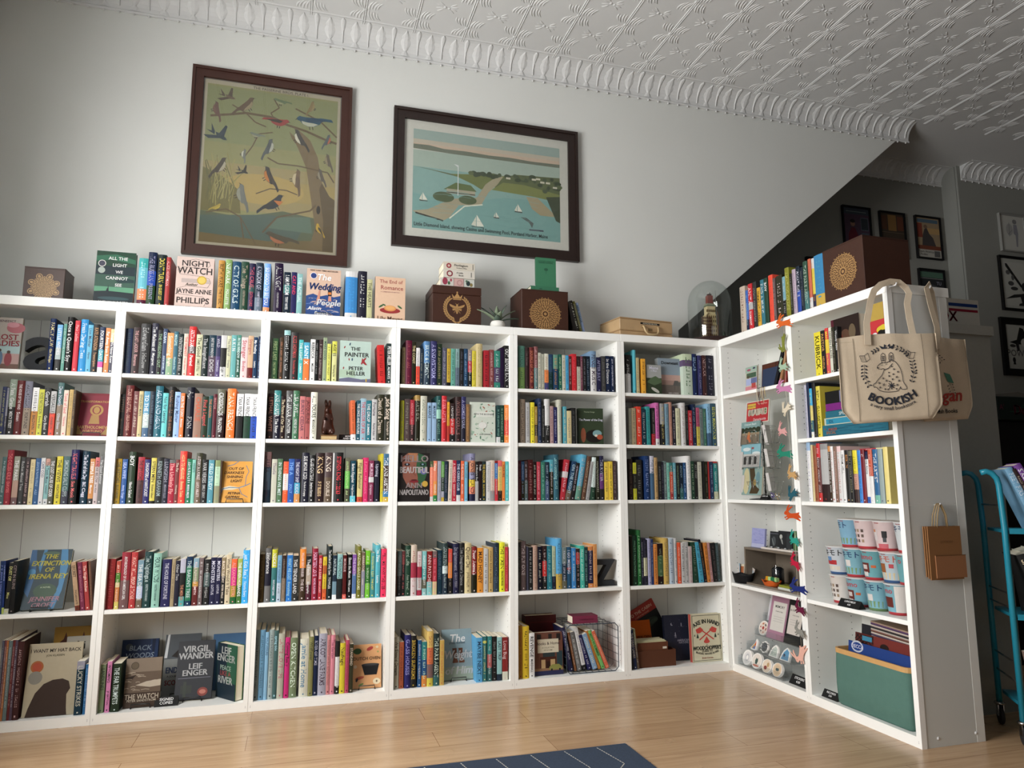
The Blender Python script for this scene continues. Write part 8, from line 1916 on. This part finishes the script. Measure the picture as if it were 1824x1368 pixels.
# ---------------------------------------------------------------- rug
def rug_mat():
    m, n, l, p = newmat('woven_wool')
    t = n.new('ShaderNodeTexCoord'); a = n.new('ShaderNodeVertexColor'); a.layer_name = 'Col'
    w = n.new('ShaderNodeTexWave'); w.inputs['Scale'].default_value = 95; w.inputs['Distortion'].default_value = 1.5; l.new(t.outputs['Object'], w.inputs['Vector'])
    z = n.new('ShaderNodeTexNoise'); z.inputs['Scale'].default_value = 140; l.new(t.outputs['Object'], z.inputs['Vector'])
    mx = n.new('ShaderNodeMixRGB'); mx.blend_type = 'MULTIPLY'; mx.inputs[0].default_value = .6; l.new(a.outputs[0], mx.inputs[1]); l.new(z.outputs['Fac'], mx.inputs[2])
    h = n.new('ShaderNodeHueSaturation'); h.inputs['Value'].default_value = 1.5; l.new(mx.outputs[0], h.inputs['Color']); l.new(h.outputs[0], p.inputs['Base Color'])
    b = n.new('ShaderNodeBump'); b.inputs['Strength'].default_value = .6; b.inputs['Distance'].default_value = .004; l.new(w.outputs['Fac'], b.inputs['Height']); l.new(b.outputs[0], p.inputs['Normal']); p.inputs['Roughness'].default_value = .95
    return m
m = MB(); rx0, rx1, ry1, ry0 = -.35, 1.545, -.953, -4.2
m.bev(rx0, rx1, ry0, ry1, .0005, .009, '2c3a4e', .003)
fr = (V(0, 0, .009), V(1, 0, 0), V(0, 1, 0), V(0, 0, 1))
for i in range(13):
    x = rx1-.14-.145*i
    for j in range(7):
        y = ry1-.02-.46*j; st = 'c8c4b8'
        for k in range(12):
            t0, t1 = k/12, (k+.72)/12
            pts = [(x+.035*t0, y-.19*t0), (x+.035*t1, y-.19*t1)] if True else None
            m.art(fr, 1, 1, [('l', pts, .0042, st)], .0006)
        for k in range(6):
            t0, t1 = k/6, (k+.72)/6
            m.art(fr, 1, 1, [('l', [(x+.035-.035*t0, y-.19-.04*t0), (x+.035-.035*t1, y-.19-.04*t1)], .0042, st)], .0006)
o = m.build('rug', rug_mat(), None, 'dark blue woven rug with pale dashed pattern on the wooden floor', 'rug')
m = MB(); rr_ = random.Random(3)
for k in range(150):
    x = rx0+(rx1-rx0)*rr_.random(); m.tube([(x, ry1-.004, .005), (x+.004*(rr_.random()-.5), ry1+.006*rr_.random()+.001, .003)], .0016, '26334a', 4)
for k in range(120):
    y = ry1-1.2*rr_.random(); m.tube([(rx1-.004, y, .005), (rx1+.005*rr_.random()+.001, y, .003)], .0016, '26334a', 4)
m.build('frayed_edge', 'felt', o, kind='stuff')
